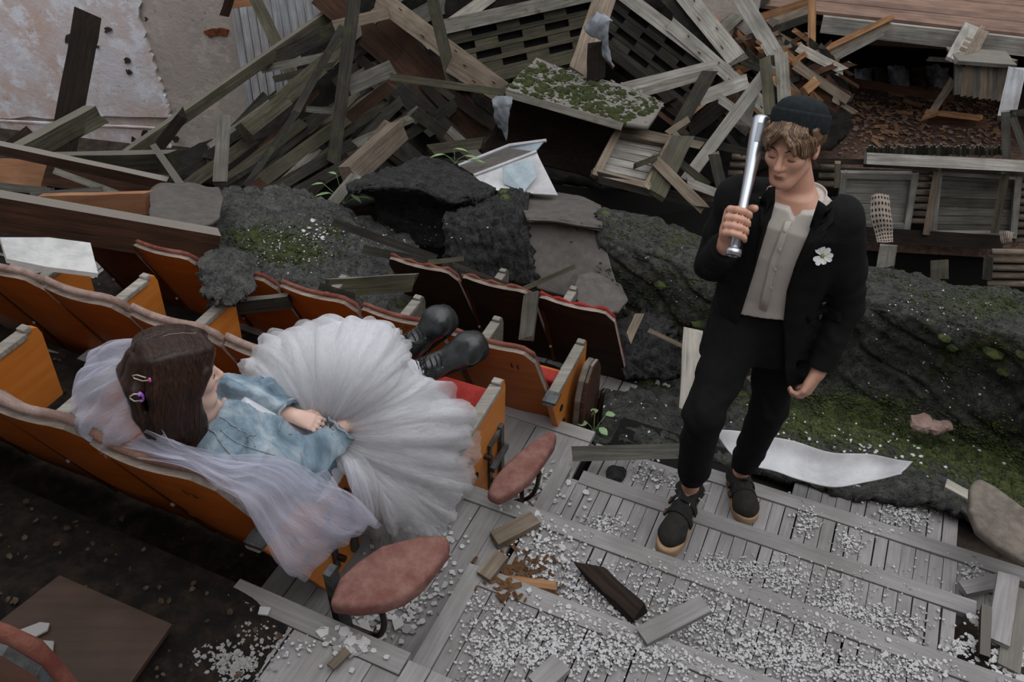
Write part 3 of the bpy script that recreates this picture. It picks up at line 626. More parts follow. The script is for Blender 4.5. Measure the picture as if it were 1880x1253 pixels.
sheet('felt_scrap', [rowY([(378, 462), (425, 452), (478, 470)], [3.25, 3.3, 3.35]), rowY([(362, 500), (412, 490), (470, 505)], [3.02, 3.05, 3.1]), rowY([(372, 532), (418, 526), (465, 530)], [2.9, 2.93, 2.98]), rowY([(398, 556), (430, 555), (452, 548)], [2.84, 2.86, 2.92])],
    M['felt'], 'crumpled shiny felt scrap draped over seat tops at the end of the brown beam', 'roofing felt', 50, 50, .022, 2.5, 59, .015, .004, ragged=.03)
sheet('felt_scrap', [rowY([(1130, 585), (1180, 575), (1235, 590)], [3.75, 3.8, 3.75]), rowY([(1125, 630), (1180, 620), (1250, 640)], [3.5, 3.5, 3.45]), rowY([(1140, 690), (1190, 690), (1255, 690)], [3.3, 3.3, 3.25])],
    M['felt_black'], 'torn black felt heap beyond the folded aisle seat', 'roofing felt', 35, 35, .06, 3, 61, .02, .02, ragged=.04)
# dark debris that fills the space under the fallen beams
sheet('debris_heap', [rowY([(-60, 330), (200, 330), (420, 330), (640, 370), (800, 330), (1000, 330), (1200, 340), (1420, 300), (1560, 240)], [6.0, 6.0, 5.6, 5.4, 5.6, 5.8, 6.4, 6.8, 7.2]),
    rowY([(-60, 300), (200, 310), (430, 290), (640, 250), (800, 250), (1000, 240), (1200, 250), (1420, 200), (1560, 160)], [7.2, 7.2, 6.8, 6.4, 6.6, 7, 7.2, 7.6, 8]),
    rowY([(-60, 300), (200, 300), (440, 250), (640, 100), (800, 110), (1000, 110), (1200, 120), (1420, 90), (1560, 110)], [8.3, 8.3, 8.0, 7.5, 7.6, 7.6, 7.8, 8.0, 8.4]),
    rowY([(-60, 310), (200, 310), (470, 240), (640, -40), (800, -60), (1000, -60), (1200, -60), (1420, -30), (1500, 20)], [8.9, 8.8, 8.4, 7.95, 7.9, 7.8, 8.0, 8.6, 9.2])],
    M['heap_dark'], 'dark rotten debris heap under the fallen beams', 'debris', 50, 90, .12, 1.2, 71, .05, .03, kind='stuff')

# ================================================================ fallen beams, planks and posts
def Yb(u, v): return 8.0 - 2.8 * v / 350
def plank(u1, v1, u2, v2, w, mat, label=None, th=None, Y=None, dy=-.25, roll=0, name='plank', jag=.35, group=None, cat=None, parent=None, nails=0):
    if Y is None: Y = (Yb(u1, v1) + dy, Yb(u2, v2) + dy)
    elif not isinstance(Y, tuple): Y = (Y, Y)
    a, b = at(u1, v1, Y[0]), at(u2, v2, Y[1]); c = (a + b) / 2; k = depth(c) / FPX
    W_ = w * k; T_ = (th if th else max(8, w * .45)) * k; ux = (b - a).normalized()
    uz = (CAM - c); uz = (uz - ux * uz.dot(ux)).normalized(); uz = Matrix.Rotation(math.radians(roll), 3, ux) @ uz
    o = board_obj(name, c - uz * T_ / 2, (b - a).length, W_, T_, M[mat], parent, ux, uz, jag)
    if parent is None: tag(o, label, cat or ('beam' if 'timber' in name else 'plank'), group)
    for i in range(nails):
        m = MB(); q = Vector(((b - a).length * (-.42 + .84 * (i + .5) / nails), W_ * .2 * (-1) ** i, T_ / 2)); q = o.matrix_basis @ q
        m.tube([q - uz * .02, q + uz * .05 + ux * .008 * (-1) ** i], .005, 5); m.build('nail', M['rust'], o)
    return o
PL = [
 # left side
 (160, 38, 112, 290, 46, 'charred_wood', 'charred jagged post leaning against the pink-white wall', dict(Y=(7.2, 6.6), name='post', jag=.6)),
 (38, 290, 186, 208, 34, 'olive_wood', 'grey-green beam angled up to the foot of the charred post', dict(Y=(5.6, 6.4), th=26, roll=25)),
 (122, 255, 192, 218, 18, 'olive_wood', 'short green-grey batten tucked under the beam by the charred post', dict(Y=(6.1, 6.3))),
 (5, 275, 52, 238, 14, 'charred_wood', 'small charred stub rising at the edge of the picture', dict(Y=(6, 6.2))),
 (240, 286, 624, 16, 19, 'olive_wood', 'long slender olive beam slanting up across the bare wall', dict(Y=(5.9, 7.6), th=17, roll=20, name='timber')),
 (285, 278, 338, 210, 20, 'charred_wood', 'broken dark splinter standing against the long olive beam', dict(Y=(5.6, 5.7), jag=.8)),
 (90, 304, 322, 300, 38, 'olive_wood', 'wide grey-green board lying level below the long olive beam', dict(Y=(5.2, 5.2), th=16, roll=30)),
 (-20, 272, 305, 342, 22, 'brown_wood', 'thin dark-edged board falling rightward from the left edge', dict(Y=(4.9, 4.7), th=14, roll=40)),
 (-20, 318, 82, 322, 54, 'ply_peach', 'orange-brown inner face of a broken box beam at the left edge', dict(Y=(5.1, 5.1), th=10)),
 (80, 318, 300, 345, 45, 'brown_wood', 'dark brown side board behind the pale batten', dict(Y=(5.0, 4.8), th=10)),
 (96, 312, 216, 356, 12, 'grey_wood', 'pale thin batten lying across the brown side board', dict(Y=(4.75, 4.6))),
 (-5, 342, 95, 352, 14, 'grey_wood', 'pale grey batten above the big brown beam, at the left edge', dict(Y=(4.3, 4.3))),
 (60, 360, 188, 350, 14, 'grey_wood', 'round-edged grey rail resting on the peach board', dict(Y=(4.25, 4.3))),
 (82, 380, 275, 374, 42, 'ply_peach', 'peach-coloured board standing on edge behind the big brown beam', dict(Y=(4.1, 4.1), th=12, roll=26)),
 (-40, 388, 398, 462, 66, 'brown_wood', 'big dark brown beam lying across the seat backs', dict(Y=(3.35, 3.45), th=34, name='timber', jag=.1, roll=26)),
 (280, 265, 375, 400, 13, 'dark_wood', 'dark thin stick with a bent end leaning on the round felt sheet', dict(Y=(5.2, 4.0))),
 (412, 206, 404, 338, 25, 'grey_wood', 'grey plank standing upright out of the felt mound', dict(Y=(5.4, 5.0))),
 # beams sloping up to the right in the left middle
 (300, 345, 452, 262, 24, 'dark_wood', 'dark rotten board behind the upright grey plank', dict(Y=(5.6, 6.4))),
 (335, 348, 465, 255, 22, 'olive_wood', 'mossy olive board passing behind the upright grey plank', dict(Y=(5.3, 6.1))),
 (452, 238, 528, 178, 30, 'olive_wood', 'square cut olive beam end with a pale worn corner', dict(Y=(5.9, 6.3), th=26, jag=.1, name='timber')),
 (520, 182, 640, 78, 30, 'olive_wood', 'broad olive beam running up behind the dark branch', dict(Y=(6.3, 7.2), th=20, name='timber')),
 (400, 345, 560, 222, 20, 'olive_wood', 'green-stained board low in the left slope of boards', dict(Y=(5.4, 6.1))),
 (425, 350, 600, 205, 20, 'dark_wood', 'dark board second from the felt mound in the left slope', dict(Y=(5.4, 6.3))),
 (455, 350, 640, 215, 24, 'olive_wood', 'mossy rounded beam crossing the lower left slope', dict(Y=(5.3, 6.2), th=22)),
 (480, 360, 650, 262, 20, 'dark_wood', 'blackened board at the foot of the left slope', dict(Y=(5.2, 5.9))),
 (520, 368, 660, 290, 22, 'dark_wood', 'black rotten plank just above the green weeds', dict(Y=(5.1, 5.7))),
 (450, 345, 545, 205, 12, 'dark_wood', 'crooked dark branch leaning across the left slope', dict(Y=(5.1, 5.8), name='branch', cat='branch')),
 (540, 212, 628, 50, 14, 'dark_wood', 'upper crooked dark branch reaching the top beams', dict(Y=(5.8, 6.6), name='branch', cat='branch')),
 (654, -30, 612, 298, 24, 'dark_wood', 'tall dark pole standing before the left slope of boards', dict(Y=(6.3, 5.6), th=22, name='post')),
 (465, -10, 545, 158, 22, 'olive_wood', 'olive board leaning on the white plank sheathing', dict(Y=(8.2, 7.7))),
 (478, 128, 600, 103, 14, 'grey_wood', 'thin grey board lying level under the olive leaning one', dict(Y=(7.0, 6.9))),
 (500, 112, 612, 55, 26, 'dark_wood', 'wide shadowed board rising to the tall dark pole', dict(Y=(7.0, 7.2))),
 (505, 145, 612, 120, 12, 'olive_wood', 'splintered olive lath end near the white sheathing', dict(Y=(6.9, 6.8), jag=.9)),
 (560, 200, 618, 205, 11, 'grey_wood', 'short grey batten level beside the tall dark pole', dict(Y=(5.9, 5.9))),
 (428, -20, 412, 28, 16, 'red_brown_wood', 'dark red-brown stump at the top edge by the bare wall', dict(Y=(8.2, 8.2), name='post')),
 (425, 6, 470, 0, 18, 'ply_peach', 'orange-brown panel scrap at the top edge beside the stump', dict(Y=(8.35, 8.35), th=5)),
 # centre: deep brown truss beam and its neighbours
 (690, -8, 935, 178, 36, 'tan_wood', 'long pale top flange of the deep brown girder', dict(Y=(7.3, 6.3), th=24, name='timber', nails=4)),
 (680, 38, 905, 270, 66, 'red_brown_wood', 'deep red-brown side of the fallen girder in the centre', dict(Y=(7.45, 6.35), th=20, name='timber', jag=.05)),
 (720, 150, 880, 300, 40, 'dark_wood', 'dark lower half of the fallen girder in the centre', dict(Y=(6.7, 6.1), th=16)),
 (590, -10, 735, 118, 46, 'red_brown_wood', 'rusty brown boards behind the tall dark pole', dict(Y=(7.5, 7.1), th=14)),
 (612, 48, 712, 24, 20, 'tan_wood', 'pale beam end crossing behind the tall dark pole', dict(Y=(7.0, 7.0), th=20, jag=.1)),
 (640, 160, 722, 124, 30, 'grey_wood', 'square pale beam stub right of the tall dark pole', dict(Y=(6.0, 6.3), th=22, jag=.1, name='timber')),
 (600, 250, 722, 152, 22, 'red_brown_wood', 'rust-coloured split beam under the square pale stub', dict(Y=(6.1, 6.5), jag=.6)),
 (790, -20, 832, 158, 22, 'olive_wood', 'narrow olive stud leaning over the girder', dict(Y=(6.6, 6.2), th=14, name='post')),
 (830, 116, 925, 172, 40, 'tan_wood', 'pale nailed end of the girder flange above the moss strip', dict(Y=(6.25, 5.95), th=12, nails=3)),
 (652, 322, 742, 240, 38, 'tan_wood', 'broad pale beam stump pointing up out of the felt', dict(Y=(5.0, 5.6), th=30, roll=25, jag=.15, name='timber')),
 (600, 385, 655, 320, 20, 'grey_wood', 'grey plank going down from the broad pale stump', dict(Y=(4.75, 5.0))),
 (712, 140, 935, 172, 13, 'olive_wood', 'moss-grown strip spanning from the stub to the mossy panel', dict(Y=(5.7, 5.4), th=6)),
 (930, 172, 1140, 232, 14, 'grey_wood', 'frayed grey lip along the front of the mossy panel', dict(Y=(5.35, 5.05), th=5)),
 (790, 275, 885, 262, 20, 'olive_wood', 'short olive board tucked below the girder', dict(Y=(5.5, 5.5), th=16)),
 (760, 205, 822, 250, 22, 'dark_wood', 'dark board under the moss strip, left of the girder', dict(Y=(5.9, 5.9))),
 (730, 262, 835, 190, 18, 'dark_wood', 'shadowed board crossing under the girder', dict(Y=(5.9, 6.0))),
 (640, 270, 760, 215, 16, 'grey_wood', 'thin grey lath above the broad pale stump', dict(Y=(5.9, 6.1))),
 (690, 255, 715, 225, 20, 'tan_wood', 'brown block wedged beside the broad pale stump', dict(Y=(5.75, 5.8))),
 (740, -15, 640, 70, 22, 'grey_wood', 'grey board crossing the rusty boards at the top', dict(Y=(7.7, 7.2))),
 (905, -10, 780, 80, 24, 'pale_wood', 'pale board lying behind the narrow olive stud', dict(Y=(7.8, 7.3))),
 (860, -15, 740, 45, 30, 'grey_wood', 'wide grey board at the top edge behind the girder', dict(Y=(8.0, 7.5))),
 # right centre
 (1112, -10, 1064, 134, 42, 'tan_wood', 'pale board with torn felt hanging from it', dict(Y=(6.7, 6.1), th=16, name='board')),
 (1096, 74, 1094, 148, 34, 'charred_wood', 'black broken stump in front of the pale felt-hung board', dict(Y=(6.0, 5.9), jag=.5, name='post')),
 (1232, 45, 1435, 222, 24, 'silver_wood', 'long silvery beam studded with nails', dict(Y=(7.0, 6.2), th=20, nails=6, name='timber')),
 (1252, -15, 1352, 108, 34, 'silver_wood', 'broad silvery plank with bolt holes', dict(Y=(7.3, 6.7), th=12, nails=4)),
 (1215, -15, 1335, 120, 22, 'dark_wood', 'dark edge board beside the broad silvery plank', dict(Y=(7.4, 6.9))),
 (1356, -12, 1424, 100, 28, 'silver_wood', 'silvery square beam dropping to the orange laths', dict(Y=(7.4, 6.9), th=26, name='timber')),
 (1420, 116, 1262, 328, 23, 'silver_wood', 'long grey board crossing down to the louvre frame', dict(Y=(6.1, 5.6), th=10)),
 (1404, 104, 1414, 208, 21, 'olive_wood', 'grey-green stud just left of the beanie', dict(Y=(6.0, 5.7), name='post')),
 (1434, 96, 1442, 205, 24, 'grey_wood', 'grey stud directly behind the beanie', dict(Y=(6.05, 5.7), name='post')),
 (1288, 180, 1368, 150, 26, 'silver_wood', 'short silvery beam under the nail-studded one', dict(Y=(6.3, 6.4), th=20)),
 (1148, 160, 1318, 118, 18, 'silver_wood', 'upper of two pale rails left of the dark leaning stud', dict(Y=(6.1, 6.2), th=12)),
 (1160, 176, 1312, 132, 16, 'grey_wood', 'lower of two pale rails left of the dark leaning stud', dict(Y=(5.95, 6.05), th=12)),
 (1242, 240, 1305, 128, 26, 'dark_wood', 'dark leaning stud under the pale rails', dict(Y=(5.8, 6.05), th=18, name='post')),
 (1225, 245, 1265, 218, 12, 'tan_wood', 'small tan stick by the dark leaning stud', dict(Y=(5.6, 5.7))),
 (1270, 235, 1330, 190, 30, 'dark_wood', 'shadowed planks under the short silvery beam', dict(Y=(6.4, 6.5))),
 (1320, 180, 1395, 235, 16, 'silver_wood', 'pale board behind the long crossing board', dict(Y=(6.2, 6.0))),
 (1355, 240, 1375, 170, 34, 'grey_wood', 'wide grey panel piece behind the silver bat', dict(Y=(6.3, 6.4), th=8)),
 (1240, 250, 1420, 290, 14, 'dark_wood', 'dark rail running behind the silver bat', dict(Y=(5.75, 5.8), th=12)),
 (1120, 232, 1290, 268, 14, 'tan_wood', 'brown weathered rail along the top of the louvre frame', dict(Y=(5.4, 5.5), th=12)),
 (1255, 250, 1205, 352, 38, 'olive_wood', 'wide split board crossing the louvre frame', dict(Y=(5.3, 5.0), th=8)),
 (1200, 292, 1288, 380, 20, 'tan_wood', 'pointed splintered board in front of the louvre frame', dict(Y=(5.15, 4.85), th=10, jag=.7)),
 (1165, 305, 1210, 288, 10, 'olive_wood', 'short olive stick lying on the louvre slats', dict(Y=(5.1, 5.15))),
 (1095, 325, 1290, 375, 20, 'dark_wood', 'black sill below the louvre frame', dict(Y=(5.0, 5.05), th=14)),
 (1262, 335, 1330, 360, 16, 'silver_wood', 'pale board with flaking paint by the right sleeve', dict(Y=(5.2, 5.25))),
 (1310, 280, 1325, 345, 20, 'dark_wood', 'dark short stud between crossing boards and jacket', dict(Y=(5.5, 5.3))),
 (1250, 300, 1300, 340, 14, 'olive_wood', 'olive lath in the gap beside the louvre frame', dict(Y=(5.5, 5.4))),
 # lath heap, fresh broken wood
 (1392, 34, 1492, 2, 16, 'orange_lath', 'orange lath bundle lying level at the top edge', dict(Y=(7.8, 8.0), name='lath')),
 (1398, 48, 1490, 16, 14, 'tan_wood', 'tan lath under the level orange bundle', dict(Y=(7.75, 7.95), name='lath')),
 (1400, 62, 1486, 32, 14, 'dark_wood', 'dark lath third below the level orange bundle', dict(Y=(7.7, 7.9), name='lath')),
 (1491, -12, 1490, 92, 14, 'fresh_wood', 'upright fresh brown post left of the stage', dict(Y=(7.7, 7.5), name='post')),
 (1500, 97, 1640, 30, 10, 'orange_lath', 'bright orange lath slanting up to the stage edge', dict(Y=(7.3, 7.6), name='lath')),
 (1506, 108, 1636, 44, 14, 'tan_wood', 'tan lath beneath the bright slanting one', dict(Y=(7.3, 7.6), name='lath')),
 (1530, 108, 1622, 60, 12, 'grey_wood', 'grey lath lowest in the slanting bundle', dict(Y=(7.25, 7.5), name='lath')),
 (1415, 60, 1545, 126, 14, 'tan_wood', 'tan beam falling across the orange lath heap', dict(Y=(7.3, 6.9))),
 (1466, 88, 1545, 128, 16, 'pale_wood', 'pale split plank on top of the orange lath heap', dict(Y=(6.95, 6.8), jag=.7)),
 (1458, 118, 1556, 184, 16, 'tan_wood', 'curved pale rafter at the lower rim of the lath heap', dict(Y=(6.7, 6.4), jag=.5)),
 (1452, 138, 1545, 198, 26, 'red_brown_wood', 'red-brown cracked board below the curved rafter', dict(Y=(6.75, 6.4))),
 (1475, 170, 1500, 148, 18, 'fresh_wood', 'fresh-split block on the red-brown cracked board', dict(Y=(6.5, 6.5))),
 (1448, 120, 1476, 100, 10, 'orange_lath', 'small orange splinter in the lath heap', dict(Y=(6.9, 6.9), jag=.8)),
 (1360, 105, 1410, 75, 20, 'fresh_wood', 'orange-brown fractured wood under the square silvery beam', dict(Y=(7.2, 7.2), jag=.8)),
 (1350, 130, 1400, 110, 18, 'orange_lath', 'orange broken laths low beside the grey stud', dict(Y=(7.0, 7.0), jag=.8)),
 (1345, 60, 1380, 90, 22, 'brown_wood', 'brown broken board between the two silvery beams', dict(Y=(7.4, 7.2), jag=.6)),
 (1540, 146, 1752, 182, 14, 'brown_wood', 'low brown kerb beam at the back of the pit floor', dict(Y=(8.5, 8.2), name='timber')),
 (1706, 108, 1762, 112, 8, 'grey_wood', 'thin grey board end sticking out under the stage', dict(Y=(7.7, 7.7))),
 # small loose boards over the seats and felt
 (612, 408, 800, 475, 15, 'dark_wood', 'thin black board lying down the felt towards the seats', dict(Y=(4.2, 3.9), th=8)),
 (665, 458, 800, 484, 16, 'dark_wood', 'dark board end with pale frayed tip above the seats', dict(Y=(3.95, 3.85), th=10, jag=.6)),
 (788, 482, 850, 475, 9, 'olive_wood', 'short olive splinter at the frayed board tip', dict(Y=(3.8, 3.85), jag=.8)),
 (598, 530, 762, 520, 34, 'olive_wood', 'olive board standing on edge over the orange seats', dict(Y=(3.45, 3.5), th=6, roll=20)),
 (585, 525, 650, 545, 12, 'dark_wood', 'small dark strip lying over an orange seat rim', dict(Y=(3.3, 3.25), th=6)),
 (940, 540, 1055, 490, 9, 'olive_wood', 'thin olive strip rising above the black seats', dict(Y=(3.7, 3.9), th=7)),
 (975, 535, 965, 620, 30, 'grey_wood', 'tilted grey plank propped between two black seats', dict(Y=(3.35, 3.2), th=6, roll=30)),
 (830, 485, 950, 530, 8, 'dark_wood', 'thin dark lath just above the black seats', dict(Y=(3.75, 3.7))),
 (412, 570, 530, 556, 26, 'dark_wood', 'dark board with a pale edge wedged between orange seats', dict(Y=(3.0, 3.05), th=16, roll=28)),
 (1174, 578, 1154, 622, 16, 'tan_wood', 'pale splintered stub beside the felt bank', dict(Y=(3.6, 3.45), jag=.8)),
 (1190, 606, 1262, 640, 8, 'tan_wood', 'thin tan lath lying toward the pale standing board', dict(Y=(3.5, 3.4))),
 (1272, 612, 1266, 755, 36, 'pale_wood', 'pale board standing behind the man with peeling paint', dict(Y=(3.35, 2.95), th=8, jag=.4)),
 (1050, 834, 1262, 828, 28, 'grey_wood', 'grey board lying level at the foot of the stair, left of the man', dict(Y=(2.49, 2.45), th=10, jag=.1)),
 (1375, 690, 1405, 720, 12, 'tan_wood', 'small brown scrap seen between the trouser legs', dict(Y=(3.3, 3.2))),
]
for q in PL:
    u1, v1, u2, v2, w, mt, lb, kw = q; plank(u1, v1, u2, v2, w, mt, lb, **kw)
# many more boards buried behind: nothing tells them apart
for i in range(150):
    u = RNG.uniform(430, 1440); v = RNG.uniform(0, 300) if u > 600 else RNG.uniform(200, 340)
    if u > 930 and u < 1120 and v > 150: v = RNG.uniform(0, 110)
    if u > 1000 and v > 235: v -= 120
    L = RNG.uniform(70, 190); base = -38 if u < 700 else (38 if u < 900 else RNG.choice([-32, 38, 40, -45]))
    an = math.radians(base + RNG.uniform(-10, 10)); du, dv = math.cos(an) * L / 2, math.sin(an) * L / 2
    plank(u - du, v - dv, u + du, v + dv, RNG.uniform(8, 22), RNG.choice(['dark_wood', 'dark_wood', 'dark_wood', 'olive_wood', 'brown_wood', 'charred_wood', 'grey_wood'] if u < 1250 else ['dark_wood', 'red_brown_wood', 'grey_wood', 'brown_wood', 'fresh_wood']),
          'weathered board half buried in the tangle of fallen beams', dy=RNG.uniform(.05, .40), group='boards buried in the fallen beams', jag=.5)
for i in range(80):
    u = RNG.uniform(1340, 1560); v = RNG.uniform(60, 200)
    if v > 60 + (u - 1350) * .75 + 40 or v < (u - 1400) * .6 + 25: continue
    L = RNG.uniform(30, 80); an = math.radians(RNG.choice([35, -30, 40]) + RNG.uniform(-15, 15)); du, dv = math.cos(an) * L / 2, math.sin(an) * L / 2
    plank(u - du, v - dv, u + du, v + dv, RNG.uniform(5, 12), RNG.choice(['orange_lath', 'fresh_wood', 'tan_wood', 'red_brown_wood', 'brown_wood', 'dark_wood']), 'broken lath in the orange heap beside the beanie', Y=7.6 - v * .006,
          group='broken laths of the orange heap', name='lath', jag=.8, cat='lath')

# nail-plate girders: chords, with slotted boards between
def girder(label, a0, a1, Y0, Y1, h, rows, mats, step=.22):
    A, B = at(*a0, Y0), at(*a1, Y1); L = (B - A).length; ux = (B - A).normalized(); t = empty('girder', (A + B) / 2, label, 'girder')
    c = (A + B) / 2; uy = CAM - c; uy = (uy - ux * uy.dot(ux)).normalized(); uz = uy.cross(ux)
    if uz.z < 0: uz = -uz
    uy = Matrix.Rotation(math.radians(0), 3, ux) @ uy
    def bx(nm, x0, x1, z0, z1, y, th, mt): return board_obj(nm, A + ux * (x0 + x1) / 2 + uz * (z0 + z1) / 2 - uy * (y + th / 2), x1 - x0, z1 - z0, th, M[mt], t, ux, uy)
    bx('top_chord', -.05, L + .05, -.07, .04, -.06, .12, mats[0]); bx('bottom_chord', -.05, L + .05, -h - .05, -h + .02, -.04, .10, mats[1])
    bx('web_board', 0, L, -h, -.05, .06, .02, 'dark_gap')
    rh = (h - .09) / rows
    for r_ in range(rows):
        x = -.02 + (r_ % 2) * step * .5
        bx('web_slat', 0, L, -.07 - rh * (r_ + 1), -.07 - rh * (r_ + .62), .0, .02, mats[1])
        while x < L:
            bx('web_block', x, min(L, x + step * .48), -.07 - rh * (r_ + .62), -.07 - rh * r_ - .004, .004, .022, mats[1]); x += step
    return t
girder('slotted grey-green girder hanging level at the top of the heap', (822, 44), (1085, -14), 6.9, 7.4, .46, 4, ('grey_wood', 'olive_wood'), .42)
girder('slotted dark girder dropping from the top edge toward the silvery beam', (1140, -18), (1330, 125), 7.4, 6.7, .42, 4, ('silver_wood', 'dark_wood'), .40)

# mossy panel, hanging scraps
sheet('mossy_panel', [rowY([(985, 106), (1060, 135), (1140, 155), (1220, 188)], [6.1, 6.05, 5.95, 5.85]), rowY([(955, 135), (1035, 165), (1115, 190), (1205, 212)], [5.75, 5.7, 5.6, 5.5]), rowY([(928, 166), (1015, 195), (1100, 218), (1190, 232)], [5.4, 5.35, 5.25, 5.2])],
    M['grey_wood'], 'flat grey panel covered with moss tufts and chips', 'panel', 20, 24, .01, 2, 81, .03, .003)
sheet('felt_rag', [rowY([(1078, 40), (1092, 18), (1112, 20)], [6.1, 6.05, 6.0]), rowY([(1080, 62), (1100, 38), (1126, 34)], [5.95, 5.9, 5.9]), rowY([(1104, 75), (1112, 62), (1120, 55)], [5.9, 5.88, 5.9]), rowY([(1104, 95), (1110, 90), (1116, 85)], [5.9, 5.88, 5.9]), rowY([(1122, 125), (1125, 125), (1128, 122)], [5.9, 5.88, 5.9])],
    M['rag_grey'], 'torn grey felt strip hanging from the pale board', 'rag', 26, 16, .03, 4, 83, .008, .006)
sheet('felt_rag', [rowY([(902, 180), (920, 178), (942, 182)], [5.3, 5.25, 5.2]), rowY([(905, 195), (920, 200), (935, 198)], [5.2, 5.18, 5.15]), rowY([(912, 235), (920, 240), (930, 258)], [5.25, 5.2, 5.2])],
    M['rag_grey'], 'small grey rag hanging off the moss strip end', 'rag', 20, 12, .03, 4, 85, .008, .006)
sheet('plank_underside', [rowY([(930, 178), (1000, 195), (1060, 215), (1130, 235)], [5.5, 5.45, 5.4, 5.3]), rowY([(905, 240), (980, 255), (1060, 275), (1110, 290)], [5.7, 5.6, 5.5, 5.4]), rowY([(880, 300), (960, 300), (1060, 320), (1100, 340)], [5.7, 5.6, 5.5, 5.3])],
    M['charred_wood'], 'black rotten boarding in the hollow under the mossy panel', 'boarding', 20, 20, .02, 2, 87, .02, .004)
# bent zinc box
t = empty('zinc_box', at(930, 320, 4.9), 'bent bluish zinc sheet box lying behind the black felt', 'zinc box')
def quadobj(name, pts, mat, parent, th=.008, label=None, cat=None):
    P = [at(*p) for p in pts]; n = (P[1] - P[0]).cross(P[-1] - P[0]).normalized(); n = n if n.dot(CAM - P[0]) < 0 else -n
    m = MB(); m.prism(P, n * th); o = fixn(m.build(name, mat, parent)); return tag(o, label, cat) if parent is None else o
quadobj('back_side', [(842, 304, 5.15), (935, 268, 5.25), (1000, 258, 5.2), (985, 276, 5.15), (905, 312, 5.05)], M['zinc'], t)
quadobj('front_side', [(870, 322, 4.9), (985, 278, 5.0), (990, 290, 4.95), (1024, 358, 4.75), (920, 352, 4.7), (880, 340, 4.8)], M['pale_metal'], t)
quadobj('floor_side', [(846, 306, 5.12), (935, 272, 5.2), (985, 279, 5.0), (872, 322, 4.9)], M['felt_smooth'], t)
m = MB(); m.tube([at(842, 304, 5.14), at(935, 267, 5.24), at(1003, 258, 5.2)], .012, 6); m.tube([at(870, 322, 4.89), at(985, 278, 4.99)], .010, 6); m.build('rim', M['pale_metal'], t)
quadobj('dent_flap', [(922, 306, 4.82), (978, 290, 4.88), (985, 325, 4.78), (962, 352, 4.70), (925, 338, 4.74)], M['zinc'], t, .006)

# louvred frame in the centre, then the balustrade of the pit on the right
def louvre(label, c4, n, frame, slat, dep=.0, post=True, cat='balustrade panel', stw=.05):
    """c4: four (u,v,Y): top-left, top-right, bottom-right, bottom-left"""
    P = [at(*p) for p in c4]; t = empty('balustrade_panel', (P[0] + P[2]) / 2, label, cat)
    nrm = (P[1] - P[0]).cross(P[3] - P[0]).normalized(); nrm = nrm if nrm.dot(CAM - P[0]) > 0 else -nrm
    for nm, a, b in (('rail', P[0], P[1]), ('rail', P[3], P[2]), ('stile', P[0], P[3]), ('stile', P[1], P[2])):
        board_obj(nm, (a + b) / 2 + nrm * .02, (b - a).length + .05, stw, .045, M[frame], t, b - a, nrm, .12)
    for i in range(n):
        k = (i + .5) / n; a = P[0].lerp(P[3], k); b = P[1].lerp(P[2], k); hgt = (P[3] - P[0]).length / n
        up = (P[0] - P[3]).normalized()
        board_obj('slat', (a + b) / 2 - nrm * .015, (b - a).length, hgt * .94, .012, M[slat], t, b - a, nrm + up * .10, .06)
    return t
louvre('louvred panel lying tilted under the mossy panel', [(1130, 248, 5.35), (1226, 266, 5.4), (1184, 345, 5.05), (1092, 322, 5.05)], 6, 'tan_wood', 'silver_wood')
BY = lambda u: 6.05 - .05 * (u - 1700) / 100
def bq(u, v, o=0): return (u, v, BY(u) + o)
louvre('balustrade panel nearest the jacket shoulder, spotted cloth hung on it', [bq(1548, 318), bq(1678, 320), bq(1664, 412), bq(1540, 408)], 5, 'silver_wood', 'silver_wood')
louvre('large balustrade panel with grey slats between fluted strips', [bq(1722, 312), bq(1868, 320), bq(1858, 428), bq(1710, 428)], 7, 'silver_wood', 'grey_wood')
for lb, (u0, u1, v0, v1) in {'fluted strip between the two balustrade panels': (1676, 1712, 306, 412), 'fluted strip cut by the right edge': (1872, 1925, 320, 448), 'fluted strip in front of the grey slats, lower right': (1822, 1890, 455, 528), 'fluted strip showing between bat and jaw': (1508, 1538, 300, 345), 'fluted strip left of the silver bat': (1345, 1372, 280, 325)}.items():
    t = empty('fluted_strip', at(*bq((u0 + u1) / 2, (v0 + v1) / 2)), lb, 'fluted strip'); n = max(3, round((v1 - v0) / 14))
    off = -.55 if 'lower' in lb else 0
    for i in range(n):
        v = v0 + (v1 - v0) * (i + .5) / n; k = (i + .5) / n * -10
        a, b = at(*bq(u0 + k, v, off)), at(*bq(u1 + k, v + 1, off)); m = MB(); m.tube([a, b], .024, 8); m.build('flute', M['tan_wood'], t, True)
plank(1722, 308, 1700, 432, 12, 'tan_wood', 'tan upright post between fluted strip and large panel', Y=(5.98, 5.9), name='post', jag=.1)
plank(1538, 300, 1536, 345, 10, 'tan_wood', 'narrow tan post beside the jaw of the man', Y=(6.0, 6.0), name='post', jag=.1)
plank(1846, 318, 1826, 428, 14, 'olive_wood', 'loose olive upright on the large balustrade panel', Y=(5.85, 5.75), th=8, name='post', jag=.2)
plank(1592, 291, 1900, 306, 21, 'silver_wood', 'round silvery log rail on top of the balustrade', Y=(5.95, 5.8), th=16, name='rail', jag=.1, cat='rail')
plank(1500, 296, 1605, 298, 10, 'charred_wood', 'black rail behind the ear of the man', Y=(6.1, 6.0), name='rail', jag=.1, cat='rail')
plank(1592, 300, 1900, 318, 14, 'dark_wood', 'dark beam directly under the silvery log rail', Y=(6.05, 5.9), name='timber')
plank(1530, 426, 1840, 446, 26, 'charred_wood', 'black sill beam under the balustrade panels', Y=(6.0, 5.85), name='timber', jag=.1)
